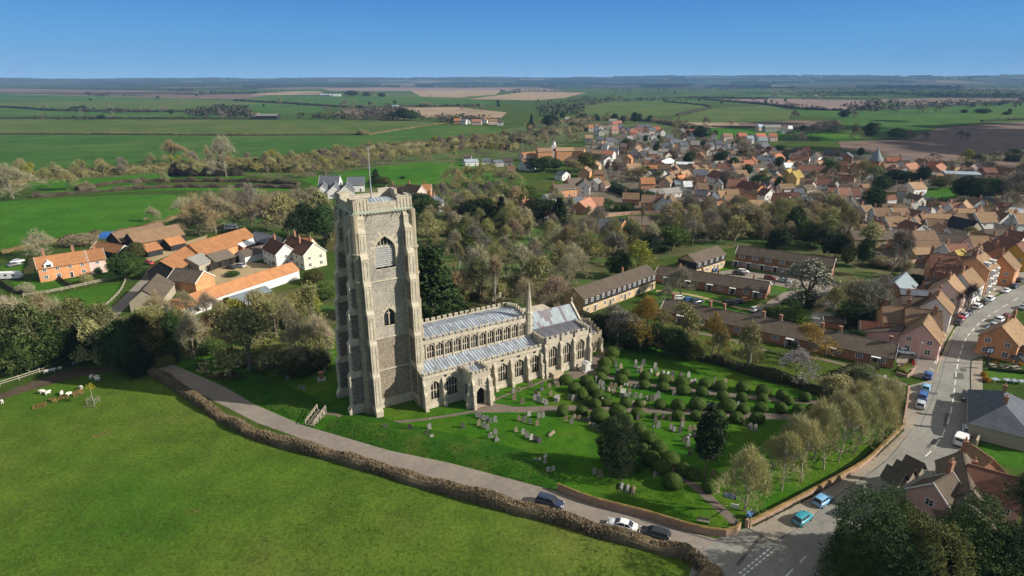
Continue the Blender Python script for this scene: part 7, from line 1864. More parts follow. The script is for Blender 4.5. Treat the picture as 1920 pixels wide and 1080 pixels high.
for q in (
    (1792,612,1799,603,'hatch','black','black hatchback at the near end of the row below the street tree'),
    (1797,605,1804,596,'hatch','red','bright red hatchback in the row below the street tree'),
    (1803,598,1811,590,'estate','silver','silver car between the red car and the dark blue car'),
    (1811,592,1819,584,'saloon','navy','dark blue saloon just below the street tree'),
    (1826, 581, 1838, 574, 'estate', 'white', 'white estate just above the street tree'),
    (1840,573,1849,566,'hatch','black','black hatchback between two white cars on the high street'),
    (1850,567,1862,559,'estate','white','white estate above the black hatchback on the high street'),
    (1879,551,1892,544,'saloon','white','white saloon parked below the white bay windows'),
    (1895,543,1907,535,'estate','navy','dark blue estate parked beyond the white saloon'),
    (1906,532,1918,525,'estate','black','black car near the top of the high street'),
    (1880,600,1893,592,'saloon','maroon','maroon saloon in front of the corner shop'),
    (1869,606,1880,599,'estate','white','white estate second in the row beside the corner shop'),
    (1858,617,1868,609,'hatch','silver','silver hatchback third in the row beside the corner shop'),
    (1851,627,1857,618,'hatch','lightblue','pale blue hatchback beside the brick gable of the corner shop'),
    (1911,583,1924,574,'saloon','silver','silver saloon at the right edge of the high street'),
    (1686,662,1704,664,'saloon','white','white saloon parked under the pink gable wall'),
    (1266,562,1284,562,'hatch','white','white hatchback at the left end of the close car park'),
    (1286,566,1300,565,'hatch','blue','blue hatchback between the white car and the navy car in the close'),
    (1300,570,1314,567,'estate','navy','navy estate third from left in the close car park'),
    (1358,573,1378,571,'estate','black','black estate at the left of the group by the bungalow gable'),
    (1374,570,1392,568,'saloon','navy','navy saloon between black estate and orange car'),
    (1388, 567, 1408, 564, 'hatch', 'orange', 'orange hatchback beside the bungalow row'),
    (1408,586,1422,580,'hatch','white','white hatchback leaving the close behind front bungalows'),
    (1377,515,1394,516,'estate','black','black car in front of the canopied terrace, left end'),
    (1384,511,1402,512,'hatch','white','white hatchback behind the black car below the canopied terrace'),
    (1434,523,1453,525,'hatch','maroon','maroon hatchback in front of the canopied terrace'),
    (1462,528,1480,531,'saloon','silver','silver saloon in front of the canopied terrace near the ivied tree'),
    (274,494,288,497,'hatch','red','red hatchback on the farm track below black garages'),
    (442, 505, 423, 503, 'saloon', 'black', 'black saloon on the gravel yard'),
    (458,502,441,500,'estate','silver','silver people carrier on the gravel yard beside the black saloon'),
    (20,500,36,497,'saloon','grey','dark grey saloon left of the cottage row behind the white caravan'),
    (25, 494, 42, 491, 'saloon', 'white', 'white saloon left of the cottage row')):
    car(*q, small=q[1] < 570)
# white pickup with canopy
a, b = at(1796, 840), at(1808, 820); d = b - a
t=thing('pickup_truck','white pickup truck with boxed rear parked beyond the grey cottage','pickup truck',(a+b)/2+Vector((0,0,.04)),math.atan2(d.y,d.x))
mb=MB(); loft(mb,[sect(x,w,z0,z1,.12) for x,w,z0,z1 in ((-2.6,.9,.45,1.0),(-2.5,.95,.4,1.05),(.6,.95,.4,1.05),(1.5,.93,.4,1.0),(2.3,.86,.4,.9),(2.45,.7,.5,.75))]); o=mb.build('body',MAT['carpaint'],t,smooth=True); o.color=(.75,.75,.74,1)
mb=MB(); mb.box(-2.5,-.95,1.05,-.1,.95,2.05); o=mb.build('box',MAT['any'],t); o.color=(.72,.72,.70,1)
mb=MB(); mb.quad((-2.51,-.7,1.35),(-2.51,.7,1.35),(-2.51,.7,1.85),(-2.51,-.7,1.85)); mb.build('rear_window',MAT['pane'],t)
mb=MB(); loft(mb,[[(0,-.85,1.0),(0,-.75,1.75),(0,.75,1.75),(0,.85,1.0)],[(.9,-.85,1.0),(.6,-.75,1.75),(.6,.75,1.75),(.9,.85,1.0)],[(1.3,-.85,1.0),(1.0,-.75,1.5),(1.0,.75,1.5),(1.3,.85,1.0)]]); mb.build('cab_glass',MAT['pane'],t)
mb=MB(); mb.box(-.05,-.78,1.74,.75,.78,1.82); o=mb.build('cab_roof',MAT['any'],t); o.color=(.75,.75,.74,1)
for x in (-1.6, 1.6):
    for y in (-.85,.85): link('wheel',CARS['estate'][2],t,(x,y,.36),0,(1.15,1.2,1.15))
for y in (-.75,.75): link('tail_light',CARS['estate'][4],t,(-2.58,y,.85)); link('headlight',CARS['estate'][3],t,(2.32,y*.85,.72))
# caravan and camper on the left
def caravan(x, y, ang, label, L=5.5, col=(.75, .75, .73)):
    t = thing('caravan', label, 'caravan', at(x, y), ang)
    mb=MB(); pr=[(-L/2,.45),(-L/2-.15,1.2),(-L/2+.2,2.45),(L/2-.6,2.5),(L/2+.1,1.3),(L/2,.45)]
    mb.prism([(x_,-1.05,z) for x_,z in pr],(0,2.1,0)); o=mb.build('body',MAT['any'],t); o.color=(*col,1)
    for x_ in (-L*.28,0,L*.28): mb=MB(); mb.box(x_-.45,-1.07,1.3,x_+.45,-1.05,1.95); mb.build('window',MAT['pane'],t)
    for y_ in (-.95, .95): link('wheel', CARS['estate'][2], t, (0, y_, .31))
    mb=MB(); mb.box(L/2,-.05,.42,L/2+1.2,.05,.5); mb.build('drawbar',MAT['blackmetal'],t)
caravan(434, 430, R(8), 'white touring caravan under bare trees behind the long barn')
caravan(16, 523, R(6), 'long white mobile home at the left edge beside the cottages', 8.5)
# blue tarpaulin heap
t = tag(link('tarpaulin', None), None); bpy.data.objects.remove(t)
mb=MB(); mb.prism([(-5,-2,0),(5,-2,0),(5,-1.4,1.4),(-5,-1.4,1.4)],(0,4,0)); mb.prism([(-5,-1.4,1.4),(5,-1.4,1.4),(4.6,0,2.1),(-4.6,0,2.1)],(0,2.6,0)); o=mb.build('covered_stack',MAT['any']); o.location=at(189,446); o.rotation_euler=(0,0,R(12)); o.color=(.03,.11,.34,1); tag(o,'blue sheeted stack left of the rear black barn','stack')

# ------------------------------------------------------------------ sheep
SV=[(-.35,0,.62),(0,0,.64),(.35,0,.64),(.55,0,.74),(.74,0,.66),(-.3,.14,.35),(-.3,.14,.02),(-.3,-.14,.35),(-.3,-.14,.02),(.32,.14,.35),(.32,.14,.02),(.32,-.14,.35),(.32,-.14,.02),(-.52,0,.55)]
SE_=[(0,1),(1,2),(2,3),(3,4),(0,5),(5,6),(0,7),(7,8),(2,9),(9,10),(2,11),(11,12),(0,13)]
SR=[(.29,.27),(.31,.28),(.26,.25),(.14,.13),(.08,.08),.09,.045,.09,.045,.09,.045,.09,.045,.08]
SHEEP = skin_body('sheep', SV, SE_, SR, MAT['wool'], None)
SP=[(81,738,200,'white sheep of the close pair left of the brown hay'),(90,740,60,'smaller sheep of the close pair left of the brown hay'),(116,741,110,'white sheep standing just above the middle of the hay line'),(131,742,250,'white sheep touching the hay line right of the standing one'),(152,730,330,'sunlit sheep at the right end of the hay line'),(4,757,320,'lone sheep at the left edge of the meadow'),
      (87,701,20,'grazing sheep nearest the white rail fence'),(99,698,15,'grazing sheep in the middle of three along the fence'),(112,694,10,'grazing sheep farthest up the fence of three'),(140,683,30,'single sheep in shade at the far end of fence'),(190,686,10,'front sheep of the far pair under dark trees'),(194,683,20,'rear sheep of the far pair under dark trees'),
      (172,711,100,'small sheep left of two others above the fenced sapling'),(181,711,5,'upper of two sheep side by side above the sapling'),(183,715,355,'lower of two sheep side by side above the sapling')]
for i, (x, y, a, l) in enumerate(SP):
    o = SHEEP if i == 0 else SHEEP.copy()
    if i: COL.objects.link(o)
    k = rnd.uniform(1.05, 1.3)
    o.location = at(x, y); o.rotation_euler = (0, 0, R(a)); o.scale = (k, k, k)
    tag(o, l, 'sheep', 'sheep grazing in the meadow')
# sapling in a timber guard, hay line
t=thing('fenced_sapling','yellow leaved sapling inside a broken timber guard in the meadow','sapling',at(176,757))
mb=MB(); mb.tube((0,0,0),(0,0,4.4),.07,.04,6); mb.build('trunk',MAT['palebark'],t)
o=link('crown',leaf_mesh('sapling_leaves',3,ell(0,3.9,.75,1.0,.3),40,8,.2,.1,MAT['leaf']),t,color=(.28,.25,.02))
mb = MB()
for a in range(4):
    x,y=1.1*math.cos(a*1.57+.7),1.1*math.sin(a*1.57+.7); x2,y2=1.1*math.cos(a*1.57+2.27),1.1*math.sin(a*1.57+2.27)
    mb.tube((x, y, 0), (x * 1.05, y * 1.05, 1.5), .07, .06, 5)
    for z in (.5,1.0,1.4): mb.tube((x,y,z),(x2,y2,z+rnd.uniform(-.2,.2)),.045,.045,4)
mb.tube((-1.4, -1.3, .1), (1.2, -1.6, .3), .1, .08, 5)
mb.build('timber_guard', MAT['greywood'], t)
hedge(((62,765),(80,761),(88,758)),1.5,.45,MAT['leaf'],(.17,.12,.04),'brown hay heap at the left end of the hay line',dens=60,leaf=.16,name='hay_heap',cat='hay heap',core=False,zj=.6)
hedge(((95,754),(105,750)),1.8,.7,MAT['leaf'],(.20,.14,.05),'tallest brown hay heap in the middle of the hay line',dens=60,leaf=.16,name='hay_heap',cat='hay heap',core=False,zj=.5)
hedge(((110,748),(120,746),(130,744)),1.2,.35,MAT['leaf'],(.17,.12,.04),'thin brown hay strip beside the standing sheep',dens=60,leaf=.16,name='hay_heap',cat='hay heap',core=False,zj=.6)
hedge(((136,742),(145,739),(154,734)),2.0,.65,MAT['leaf'],(.19,.13,.05),'brown hay heap at the right end of the hay line',dens=60,leaf=.16,name='hay_heap',cat='hay heap',core=False,zj=.5)
hedge(((175,822),(187,817),(203,810)),1.2,.25,MAT['leaf'],(.20,.14,.06),'flat patch of dry straw in the middle of the meadow',dens=22,leaf=.12,name='straw_patch',cat='straw',core=False,zj=.6)
hedge(((352,962),(364,959),(378,957)),1.0,.15,MAT['leaf'],(.20,.14,.06),'small dry straw patch nearest the bottom of the meadow',dens=18,leaf=.12,name='straw_patch',cat='straw',core=False,zj=.6)

# ------------------------------------------------------------------ fences
def fence(pts, h, rails, label, m='white', gap=2.6, w=.05, name='fence'):
    P = smooth_line([at(*p) for p in pts], gap)
    t = thing(name, label, 'fence', (0, 0, 0))
    for z in rails:
        mb = MB()
        for a, b in zip(P, P[1:]):
            d = (b - a).normalized(); s = Vector((-d.y, d.x, 0)) * w
            q = [a - s, b - s, b + s, a + s]
            mb.prism([(p.x, p.y, z - .06) for p in q], (0, 0, .13))
        mb.build('rail', MAT[m], t)
    mb = MB(); mb.box(-.07, -.07, 0, .07, .07, h); me = mb.mesh('post', MAT[m])
    for p in P: link('post', me, t, p)
fence(((-20,731),(0,724),(36,713),(75,700),(110,690),(150,679)),1.35,(.55,1.05),'white post and rail fence behind the grazing sheep','wood')
fence(((44,557),(90,551),(140,541),(180,532),(222,523)),1.3,(.5,.85,1.2),'pale post and rail fence below the cottage gardens','wood')
fence(((360,671),(378,664),(398,656)),1.3,(.6,1.1),'short pale rail fence by the ivy trunk above the lane','wood',2.0)
fence(((238,522),(228,545),(210,565),(190,582)),1.2,(.5,.9),'pale rail fence along the farm lane verge','wood')
for pts,l in ((((0,529),(20,545),(46,553)),'dark close boarded fence at the left of cottage gardens'),(((112,524),(124,534),(134,540)),'dark boarded fence dividing the cottage gardens')):
    wall_line('garden_fence', pts, 1.4, .1, l, 'oak')
wall_line('garden_fence',((1590,622),(1612,626),(1640,632)),1.7,.12,'brown boarded garden fence beside the low red outhouses','oak')
wall_line('garden_wall',((1705,500),(1730,492),(1739,486)),2.2,.35,'sunlit buff garden wall below the big dark red roof','wallbrick')
wall_line('garden_wall',((1134,408),(1165,404),(1200,402),(1240,402)),1.8,.3,'pale garden wall behind the row of bungalows','wallbrick')
wall_line('garden_fence',((920,567),(950,551)),1.8,.1,'pale board fence in the wood behind the nave','wood')

# ------------------------------------------------------------------ hedges
MAT['hedgeleaf'] = foliage_mat('withered_beech_leaves', (1.0, 1.0, 1.0), .62, 1.1)
hedge(((282,698),(330,727),(375,758),(430,793),(480,818),(560,842),(655,867),(760,898),(860,928),(960,955),(1052,978),(1120,1000),(1185,1016),(1240,1031),(1285,1044),(1330,1075)),2.0,1.75,MAT['hedgeleaf'],(.158,.120,.072),'long brown withered beech hedge between the meadow and lane',dens=42,leaf=.23,step=1.2,zj=.7,spike=.6)
hedge(((1340,1076),(1320,1100),(1300,1140)),3.0,1.9,MAT['hedgeleaf'],(.15,.115,.065),'short end of brown hedge turning at the junction',dens=20,leaf=.18)
HEDGES = [
    (((0,252),(120,252),(300,253),(480,254),(690,253)),3,1.6,(.075,.055,.035),'thin brown hedge between the two wide wheat fields'),
    (((690,253),(740,245),(830,232),(850,231)),4,1.5,(.14,.11,.05),'pale grassy hedge curving up to the orange roofed farm'),
    (((0,223),(120,222),(300,223),(480,223)),5,3,(.05,.045,.03),'dark hedge under the dark tree row in the left far fields'),
    (((0,201),(60,205),(110,208),(260,210),(400,210),(480,218)),6,4,(.04,.038,.028),'dark hedge with bushes across the left far fields'),
    (((440,189),(560,196),(660,202),(780,200),(900,199)),7,5,(.05,.045,.03),'dark hedge crossing the far green fields above the barn'),
    (((1090,197),(1180,188),(1280,184),(1440,186)),7,6,(.045,.042,.03),'dark hedge across the far slope above the village'),
    (((1245,191),(1290,195),(1325,199),(1330,204),(1300,210),(1270,217)),5,4,(.05,.045,.03),'dark hook shaped hedge on the far green slope'),
    (((1320,187),(1370,191),(1440,197),(1500,205),(1590,208)),7,5,(.045,.042,.03),'dark hedge along the pink ploughed field at right'),
    (((1590,208),(1700,204),(1800,198),(1930,192)),8,7,(.04,.04,.03),'long dark hedge at the far right edge of wheat'),
    (((1840,228),(1890,226),(1930,225)),5,3,(.03,.03,.025),'short dark hedge above the brown ploughed hillside'),
    (((1265,237),(1330,238),(1420,240),(1560,246)),4,2,(.10,.08,.05),'brown hedge below the ploughed strip behind village'),
    (((60,370),(240,357),(330,352),(480,352),(560,354)),3.5,2.2,(.075,.060,.04),'dark leafless hedge behind the bright left pasture'),
    (((145,358),(230,343),(350,341),(460,341),(560,347)),3.5,2.4,(.075,.06,.035),'brown hedge between the two narrow strips of pasture'),
    (((320,330),(390,330),(456,329)),6,5,(.035,.03,.022),'tall very dark hedge under the lone bare trees'),
    (((0,476),(60,462),(110,452)),3,1.2,(.16,.12,.05),'dry grassy hedge at the near edge of left pasture'),
    (((205,440),(300,418),(345,404)),3,1.5,(.15,.12,.055),'rough grassy hedge behind the black barns'),
    (((1180,622),(1230,640),(1300,668),(1360,684),(1420,704),(1500,725),(1560,745)),3.0,2.0,(.030,.034,.012),'dark hedge between upper churchyard and village green'),
    (((1086,600),(1110,608),(1140,622),(1180,630)),6,3.5,(.022,.024,.012),'dark shrubbery behind the vestry'),
    (((380,690),(420,706),(460,716)),4,1.2,(.05,.045,.02),'brambly hedge below the ivy clad tree by the lane'),
    (((1560,625),(1590,634),(1620,641)),2.5,2.0,(.022,.045,.012),'clipped dark green garden hedge behind the bungalow chimneys'),
    (((1640,690),(1600,700),(1570,712)),3.0,2.0,(.05,.05,.02),'loose green hedge on the green near white blossom'),
    (((1120,392),(1150,396),(1185,394)),5,4,(.024,.05,.012),'clipped dark green hedge below the salmon roofed bungalow'),
    (((1140,352),(1180,368),(1240,380)),8,5,(.016,.026,.010),'long dark hedge beside the sunken garden lawn'),
    (((55,512),(62,500),(60,488)),3,1.6,(.05,.05,.02),'untidy hedge left of the cottage row'),
    (((120,455),(150,449),(185,448)),5,3,(.09,.07,.04),'brown thicket behind the cottage chimneys'),
    (((1440,740-640+560),(1480,668),(1500,674)),1.5,.8,(.04,.07,.015),'low green shrubs in front of the front bungalows'),
]
for pts, w, h, c, l in HEDGES:
    far = pts[0][1] < 330
    hedge(pts,w,h,MAT['leaf'],c,l,dens=.5 if far else 8,leaf=1.0 if far else .34,step=7 if far else 2,zj=.9)
hedge(((1404,985),(1440,968),(1520,926),(1612,873),(1650,842),(1688,806)),1.4,1.0,MAT['leaf'],(.028,.034,.010),'low dark hedge along the top of the roadside retaining wall',dens=22,leaf=.13)
THICK = [
    (((0,352),(60,338),(140,332),(250,324),(330,316)),14,5,(0.184,0.165,0.067),'olive brown thicket at the left end of the tree belt'),(((330,318),(420,312),(520,308),(600,302)),16,6,(0.205,0.185,0.076),'tan brown thicket in the middle of the tree belt'),(((600,306),(700,296),(800,286),(900,276),(965,280)),18,6,(0.184,0.165,0.067),'brown thicket at the right end of the tree belt'),
    (((440,318),(520,322),(600,318),(690,305)),12,5,(0.173,0.162,0.057),'olive thicket on the near side of the tree belt'),(((600,296),(740,282),(860,270),(950,262)),16,7,(0.194,0.175,0.081),'mauve brown thicket on the far side of the tree belt'),(((970,268),(1030,252),(1080,246),(1120,240)),22,7,(0.173,0.156,0.076),'reddish brown scrub above the brick works'),(((1040,232),(1120,226),(1220,228),(1310,244)),20,6,(0.162,0.146,0.071),'brown wood edge above the new gabled houses'),
    (((850,560),(920,545),(1000,550),(1050,540)),10,4,(0.130,0.130,0.043),'green brown scrub just behind the nave parapet'),(((1070,480),(1130,470),(1200,465)),12,4,(0.173,0.162,0.048),'yellow olive scrub behind the dark boarded terrace'),
    (((1240,440),(1320,430),(1400,425),(1480,420)),16,5,(0.162,0.146,0.057),'olive scrub between bungalows and village'),(((1330,445),(1420,440),(1500,440),(1560,450)),12,5,(0.140,0.130,0.048),'dull green scrub behind the canopied terrace'),(((640,470),(660,430),(720,400),(790,390)),12,5,(0.140,0.130,0.048),'scrub in the hollow behind the tower'),(((300,690),(280,640),(300,610)),8,3,(0.108,0.108,0.028),'brambles left of the lane bend under dark trees'),(((345,625),(420,610),(500,590),(590,560)),9,3.5,(0.162,0.151,0.048),'olive scrub below the long orange range'),(((420,690),(480,670),(540,660),(620,640)),8,3,(0.130,0.140,0.038),'rough scrub between ivy clad tree and tower'),
    (((340,420),(420,405),(500,400),(600,400)),12,4,(0.173,0.156,0.067),'brown undergrowth among the trees behind the barns'),(((0,690),(60,672),(130,660),(200,655)),9,4,(0.054,0.070,0.019),'dark undergrowth of the left wood'),(((1580,560),(1640,545),(1690,535)),9,3.5,(0.130,0.117,0.057),'grey brown scrub left of the slate outbuilding'),(((1840,350),(1880,358),(1925,362)),16,7,(0.092,0.083,0.043),'dark brown wood at the right edge above the village'),(((1830,302),(1880,300),(1925,304)),14,6,(0.108,0.097,0.052),'brown wood edge below the ploughed hillside')]
for pts, w, h, c, l in THICK:
    far = pts[0][1] < 380
    c = tuple(v * (.62 if far else .85) for v in c)
    hedge(pts,w,h,MAT['twig'],c,l,dens=.9 if far else 2.2,leaf=.9 if far else .6,step=5 if far else 3,zj=.8,name='thicket',cat='thicket',spike=.6)
# tussocks of the near meadow
r = random.Random(8); mb = MB()
for _ in range(9000):
    x, y = r.uniform(-60, 1250), r.uniform(720, 1085)
    if y < 700 + max(0, (x - 200)) * .31 + 22: continue
    p = at(x, y)
    if mnoise.noise(p * .06) + r.uniform(-.3, .3) < .05: continue
    for _k in range(5):
        q=p+Vector((r.gauss(0,.18),r.gauss(0,.18),0)); u=Vector((r.gauss(0,.5),r.gauss(0,.5),1)).normalized(); w=Vector((r.gauss(0,1),r.gauss(0,1),0)).normalized()*r.uniform(.03,.08)
        mb.add((q - w, q + w, q + u * r.uniform(.12, .34)), ((0, 1, 2),))
o=mb.build('meadow_tussocks',MAT['leaf'],fix=False); o.color=(.085,.115,.020,1); tag(o,kind='stuff')
# daffodil bed on the green: nobody could count the flowers
r = random.Random(3); mb = MB()
for _ in range(1500):
    x, y = r.gauss(1385, 17), 0; y = 655 + (x - 1385) * .18 + r.gauss(0, 5.5)
    p = at(x, y); k = r.uniform(.05, .12); z = r.uniform(.2, .5)
    mb.add(((p.x-k,p.y,z),(p.x,p.y-k,z),(p.x+k,p.y,z+.05),(p.x,p.y+k,z)),((0,1,2,3),),0 if r.random()<.3 else 1)
pc=mat('daffodil_petals',(.55,.50,.15),.2,2,.9); o=mb.build('daffodils',[pc,MAT['leaf']],fix=False); o.color=(.05,.10,.02,1); tag(o,kind='stuff')
# ------------------------------------------------------------------ trees set out over the land
A1_ = 'in the left wood below the cottages'
for q in (('ivy',18,700,575,85,'sage'),('ivy',70,692,572,90,'sage'),('ever',112,682,590,70,'green'),('bare',40,660,560,90,'pale'),('bare',128,662,562,80,'pale'),('ivy',160,675,562,90,'olive'),('ever',136,680,605,60,'dark'),('ever',55,698,622,66,'green'),
          ('bush',152,678,645,50,'dark'),('ivy',205,672,572,80,'olive'),('ever',238,697,604,70,'dark'),('ivy',272,692,592,70,'bronze'),('ivy',186,688,600,54,'olive'),('ivy',222,690,615,54,'bronze'),('bush',258,700,655,60,'blackgreen'),('ever',8,705,630,60,'green'),('ever',92,688,622,56,'dark'),('bush',30,700,668,50,'green'),('bush',110,686,660,46,'green'),('ever',178,678,610,50,'dark'),('bare',90,640,550,80,'tan'),('bare',10,640,555,70,'pale')):
    tree(*q, area=A1_)
A2_ = 'between the farm and the lane'
for q in (('ivy',467,698,578,112,'olive'),('bare',365,672,585,56,'pale'),('ever',332,655,585,44,'dark'),('bud',300,650,572,64,'olive'),('bud',345,645,578,54,'olive'),('bare',398,645,585,46,'tan'),('bud',425,645,568,56,'olive'),('bare',565,692,598,84,'pale'),('bare',600,684,592,60,'pale'),('bush',556,700,656,76,'bronze'),('bush',600,690,655,50,'bronze'),
          ('bud',522,655,560,74,'olive'),('bud',485,622,545,64,'olive'),('bare',535,645,558,64,'brown'),('bud',442,625,560,60,'yellowgreen'),('bud',592,625,530,60,'olive'),('bare',508,605,548,56,'tan'),('bud',578,600,545,44,'yellowgreen'),('bare',395,612,548,56,'brown'),('bare',300,612,548,60,'tan'),('bud',280,640,575,60,'olive'),('bush',320,675,640,50,'dark'),('bush',500,690,660,40,'olive'),('bush',610,560,530,50,'mid'),('bush',590,530,505,40,'bronze'),('bare',350,600,545,46,'brown'),
          ('bush',450,615,590,46,'olive'),('bush',540,612,585,60,'mid'),('bush',490,660,635,50,'olive'),('bush',400,660,636,50,'mid')):
    tree(*q, area=A2_)
A3_ = 'behind the farm barns'
for q in (('bare',405,437,360,72,'pale'),('bare',375,442,366,62,'tan'),('bare',350,432,370,54,'pale'),('bare',440,425,350,62,'brown'),('bare',472,422,345,64,'grey'),('bare',502,430,360,62,'brown'),('ever',576,452,382,44,'blackgreen'),('ivy',540,440,365,64,'olive'),('bare',286,416,388,32,'pale'),('bare',76,482,432,60,'pale'),('bare',560,410,355,60,'brown'),('ivy',600,420,360,50,'olive'),('ever',608,450,385,44,'dark'),('bare',525,405,360,50,'mauve'),
          ('ever',240,524,476,62,'green'),('ever',258,486,455,30,'bronze'),('bush',49,547,532,30,'pale'),('bush',165,531,515,24,'olive'),('bush',185,512,500,14,'dark'),('bush',437,517,509,28,'green'),('bush',150,458,440,60,'brown'),('bush',520,500,485,20,'olive'),('bare',590,395,350,50,'brown'),('ivy',555,475,400,40,'blackgreen')):
    tree(*q, area=A3_)
A4_ = 'in the tree belt below the wheat fields'
for q in (('bare',25,372,308,72,'pale'),('bud',92,350,315,34,'olive'),('bud',128,356,318,36,'olive'),('bare',425,332,255,48,'pale'),('bare',325,305,263,48,'tan'),('bare',392,308,272,16,'tan'),('bare',165,362,340,26,'brown'),('bare',262,355,335,22,'mauve'),('bud',308,345,322,20,'olive')):
    tree(*q, area=A4_)
scatter(92,[(0,345),(40,330),(200,322),(330,312),(450,305),(600,297),(700,288),(800,276),(950,262),(970,292),(850,303),(700,316),(590,336),(490,335),(440,322),(290,325),(60,342)],(8,13),['bare','bud','bare','bud','bare','ball'],['brown','olive','tan','mauve','olive','olive','yellowgreen'],A4_,5,9)
A5_ = 'on the rise above the brick works'
scatter(70,[(952,262),(985,236),(1050,224),(1120,219),(1200,222),(1290,236),(1335,252),(1290,262),(1240,236),(1180,228),(1105,232),(1050,258),(1100,268),(1040,275),(1000,285),(962,290)],(8,13),['bare','bare','bud','bare','slim','ever'],['mauve','brown','mauve','olive','tan','dark'],A5_,8,10)
for q in (('ever',1152,232,213,12,'blackgreen'),('ever',1167,233,217,9,'blackgreen'),('ever',1190,232,210,16,'blackgreen'),('ever',1198,230,213,10,'dark'),('ever',1028,240,216,20,'blackgreen'),('ever',1040,237,216,14,'dark'),('conifer',996,234,214,8,'blackgreen'),('ever',1315,262,239,30,'blackgreen'),('ever',1374,264,253,6,'blackgreen'),('bare',1322,236,218,16,'brown'),('bare',1370,235,224,18,'tan'),('bare',1286,236,225,10,'brown')):
    tree(*q, area=A5_)
A6_ = 'in the wood behind the church'
scatter(82,[(800,596),(800,500),(800,430),(835,372),(960,365),(1000,400),(1060,402),(1110,432),(1180,445),(1225,452),(1240,470),(1215,478),(1075,528),(1050,598),(990,590),(900,575)],(9,15),['bare','bare','bud','bare','slim','bud','ball'],['olive','olive','tan','pale','brown','grey','pale','olive','sage'],A6_,12,7)
for q in (('conifer',812,602,468,100,'dark'),('conifer',836,590,510,70,'dark'),('ever',873,470,420,66,'mid'),('ever',912,422,372,44,'dark'),('conifer',940,430,370,34,'blackgreen'),('ever',890,425,375,60,'blackgreen'),('ever',980,395,352,60,'green'),('ever',1005,420,370,50,'blackgreen'),('conifer',1048,425,372,44,'blackgreen'),('ever',1030,415,375,44,'dark'),('slim',968,430,388,24,'pale'),('ever',1160,520,475,44,'dark'),('bud',1190,520,452,60,'yellowgreen'),('ever',1216,480,440,36,'blackgreen'),('slim',1201,450,382,12,'brown'),('ever',1260,470,425,60,'mid'),('ever',1236,465,428,40,'bronze'),
          ('bare',1042,598,515,70,'brown'),('bare',985,600,520,60,'brown'),('bare',900,560,462,70,'pale'),('slim',930,590,480,40,'tan'),('ever',800,410,372,50,'green'),('ever',790,385,362,50,'dark'),('bush',860,440,425,50,'green'),('bush',815,440,415,60,'olive'),('conifer',705,345,318,24,'dark'),('ever',720,350,332,24,'bronze'),('bush',755,335,330,10,'dark'),('bare',850,352,307,46,'olive'),('bare',878,350,310,40,'olive'),('bare',908,352,306,50,'olive'),('bare',925,345,308,40,'olive'),('bare',945,350,316,40,'brown'),('bare',965,355,322,40,'olive'),('ever',1020,322,293,42,'dark'),('ever',1000,320,296,30,'blackgreen'),('ever',1040,320,298,26,'dark'),('bud',1072,325,300,40,'olive'),('ever',1098,322,286,30,'bronze'),('ever',1116,308,290,18,'dark'),('slim',1142,345,298,20,'mauve'),('slim',1150,345,300,22,'mauve'),('slim',1160,345,305,20,'mauve'),('bud',1185,340,318,26,'olive'),('bush',1130,385,373,40,'green'),('bush',1176,396,380,26,'green'),('bush',1160,396,384,20,'mid'),('bare',860,360,320,40,'tan')):
    tree(*q, area=A6_)
A7_ = 'between the terraces and the village'
scatter(60,[(1240,425),(1320,412),(1400,408),(1480,410),(1570,420),(1590,450),(1560,470),(1480,462),(1400,452),(1350,455),(1290,462),(1250,455)],(9,14),['bare','bud','bare','ball','bud'],['brown','olive','grey','tan','olive'],A7_,21,7)
for q in (('bare',1292,415,365,60,'brown'),('bare',1345,435,388,70,'olive'),('bare',1405,440,382,80,'brown'),('bud',1375,460,405,60,'olive'),('ever',1487,450,388,30,'dark'),('ever',1508,462,414,34,'mid'),('ever',1540,465,422,60,'blackgreen'),('conifer',1446,465,432,20,'dark'),('ever',1462,468,430,34,'blackgreen'),('ever',1586,500,458,30,'bronze'),('ever',1565,485,440,50,'blackgreen'),('ever',1618,500,448,30,'dark'),('ivy',1626,490,418,46,'olive'),('slim',1672,520,430,46,'mauve'),('slim',1690,520,440,36,'mauve'),('ivy',1507,575,488,96,'grey'),('bush',1510,580,545,60,'dark'),('ball',1560,612,540,64,'olive'),('bare',1620,600,525,80,'grey'),('bare',1590,590,520,70,'brown'),('bare',1650,585,515,60,'grey'),('ever',1600,612,570,60,'blackgreen'),('ever',1620,610,572,46,'blackgreen'),('bush',1470,600,575,50,'mid'),('bush',1500,605,580,44,'bright'),('bush',1445,592,577,30,'mid'),('ever',1480,590,560,40,'dark'),('bush',1573,598,588,16,'yellowgreen'),('bare',1276,555,500,60,'grey'),('bare',1248,570,535,30,'grey'),
          ('bare',1525,400,358,60,'brown'),('ever',1480,405,372,30,'dark'),('ivy',1560,405,365,50,'olive'),('bare',1600,420,385,44,'mauve'),('bush',1650,500,480,40,'brown'),('bush',1690,505,485,40,'olive'),('bush',1725,480,468,40,'mid'),('ball',1815,455,425,40,'olive'),('bush',1760,478,462,30,'green'),('bush',1715,530,515,36,'dark'),('bush',1700,560,545,24,'olive')):
    tree(*q, area=A7_)
A8_ = 'on the village green below the bungalows'
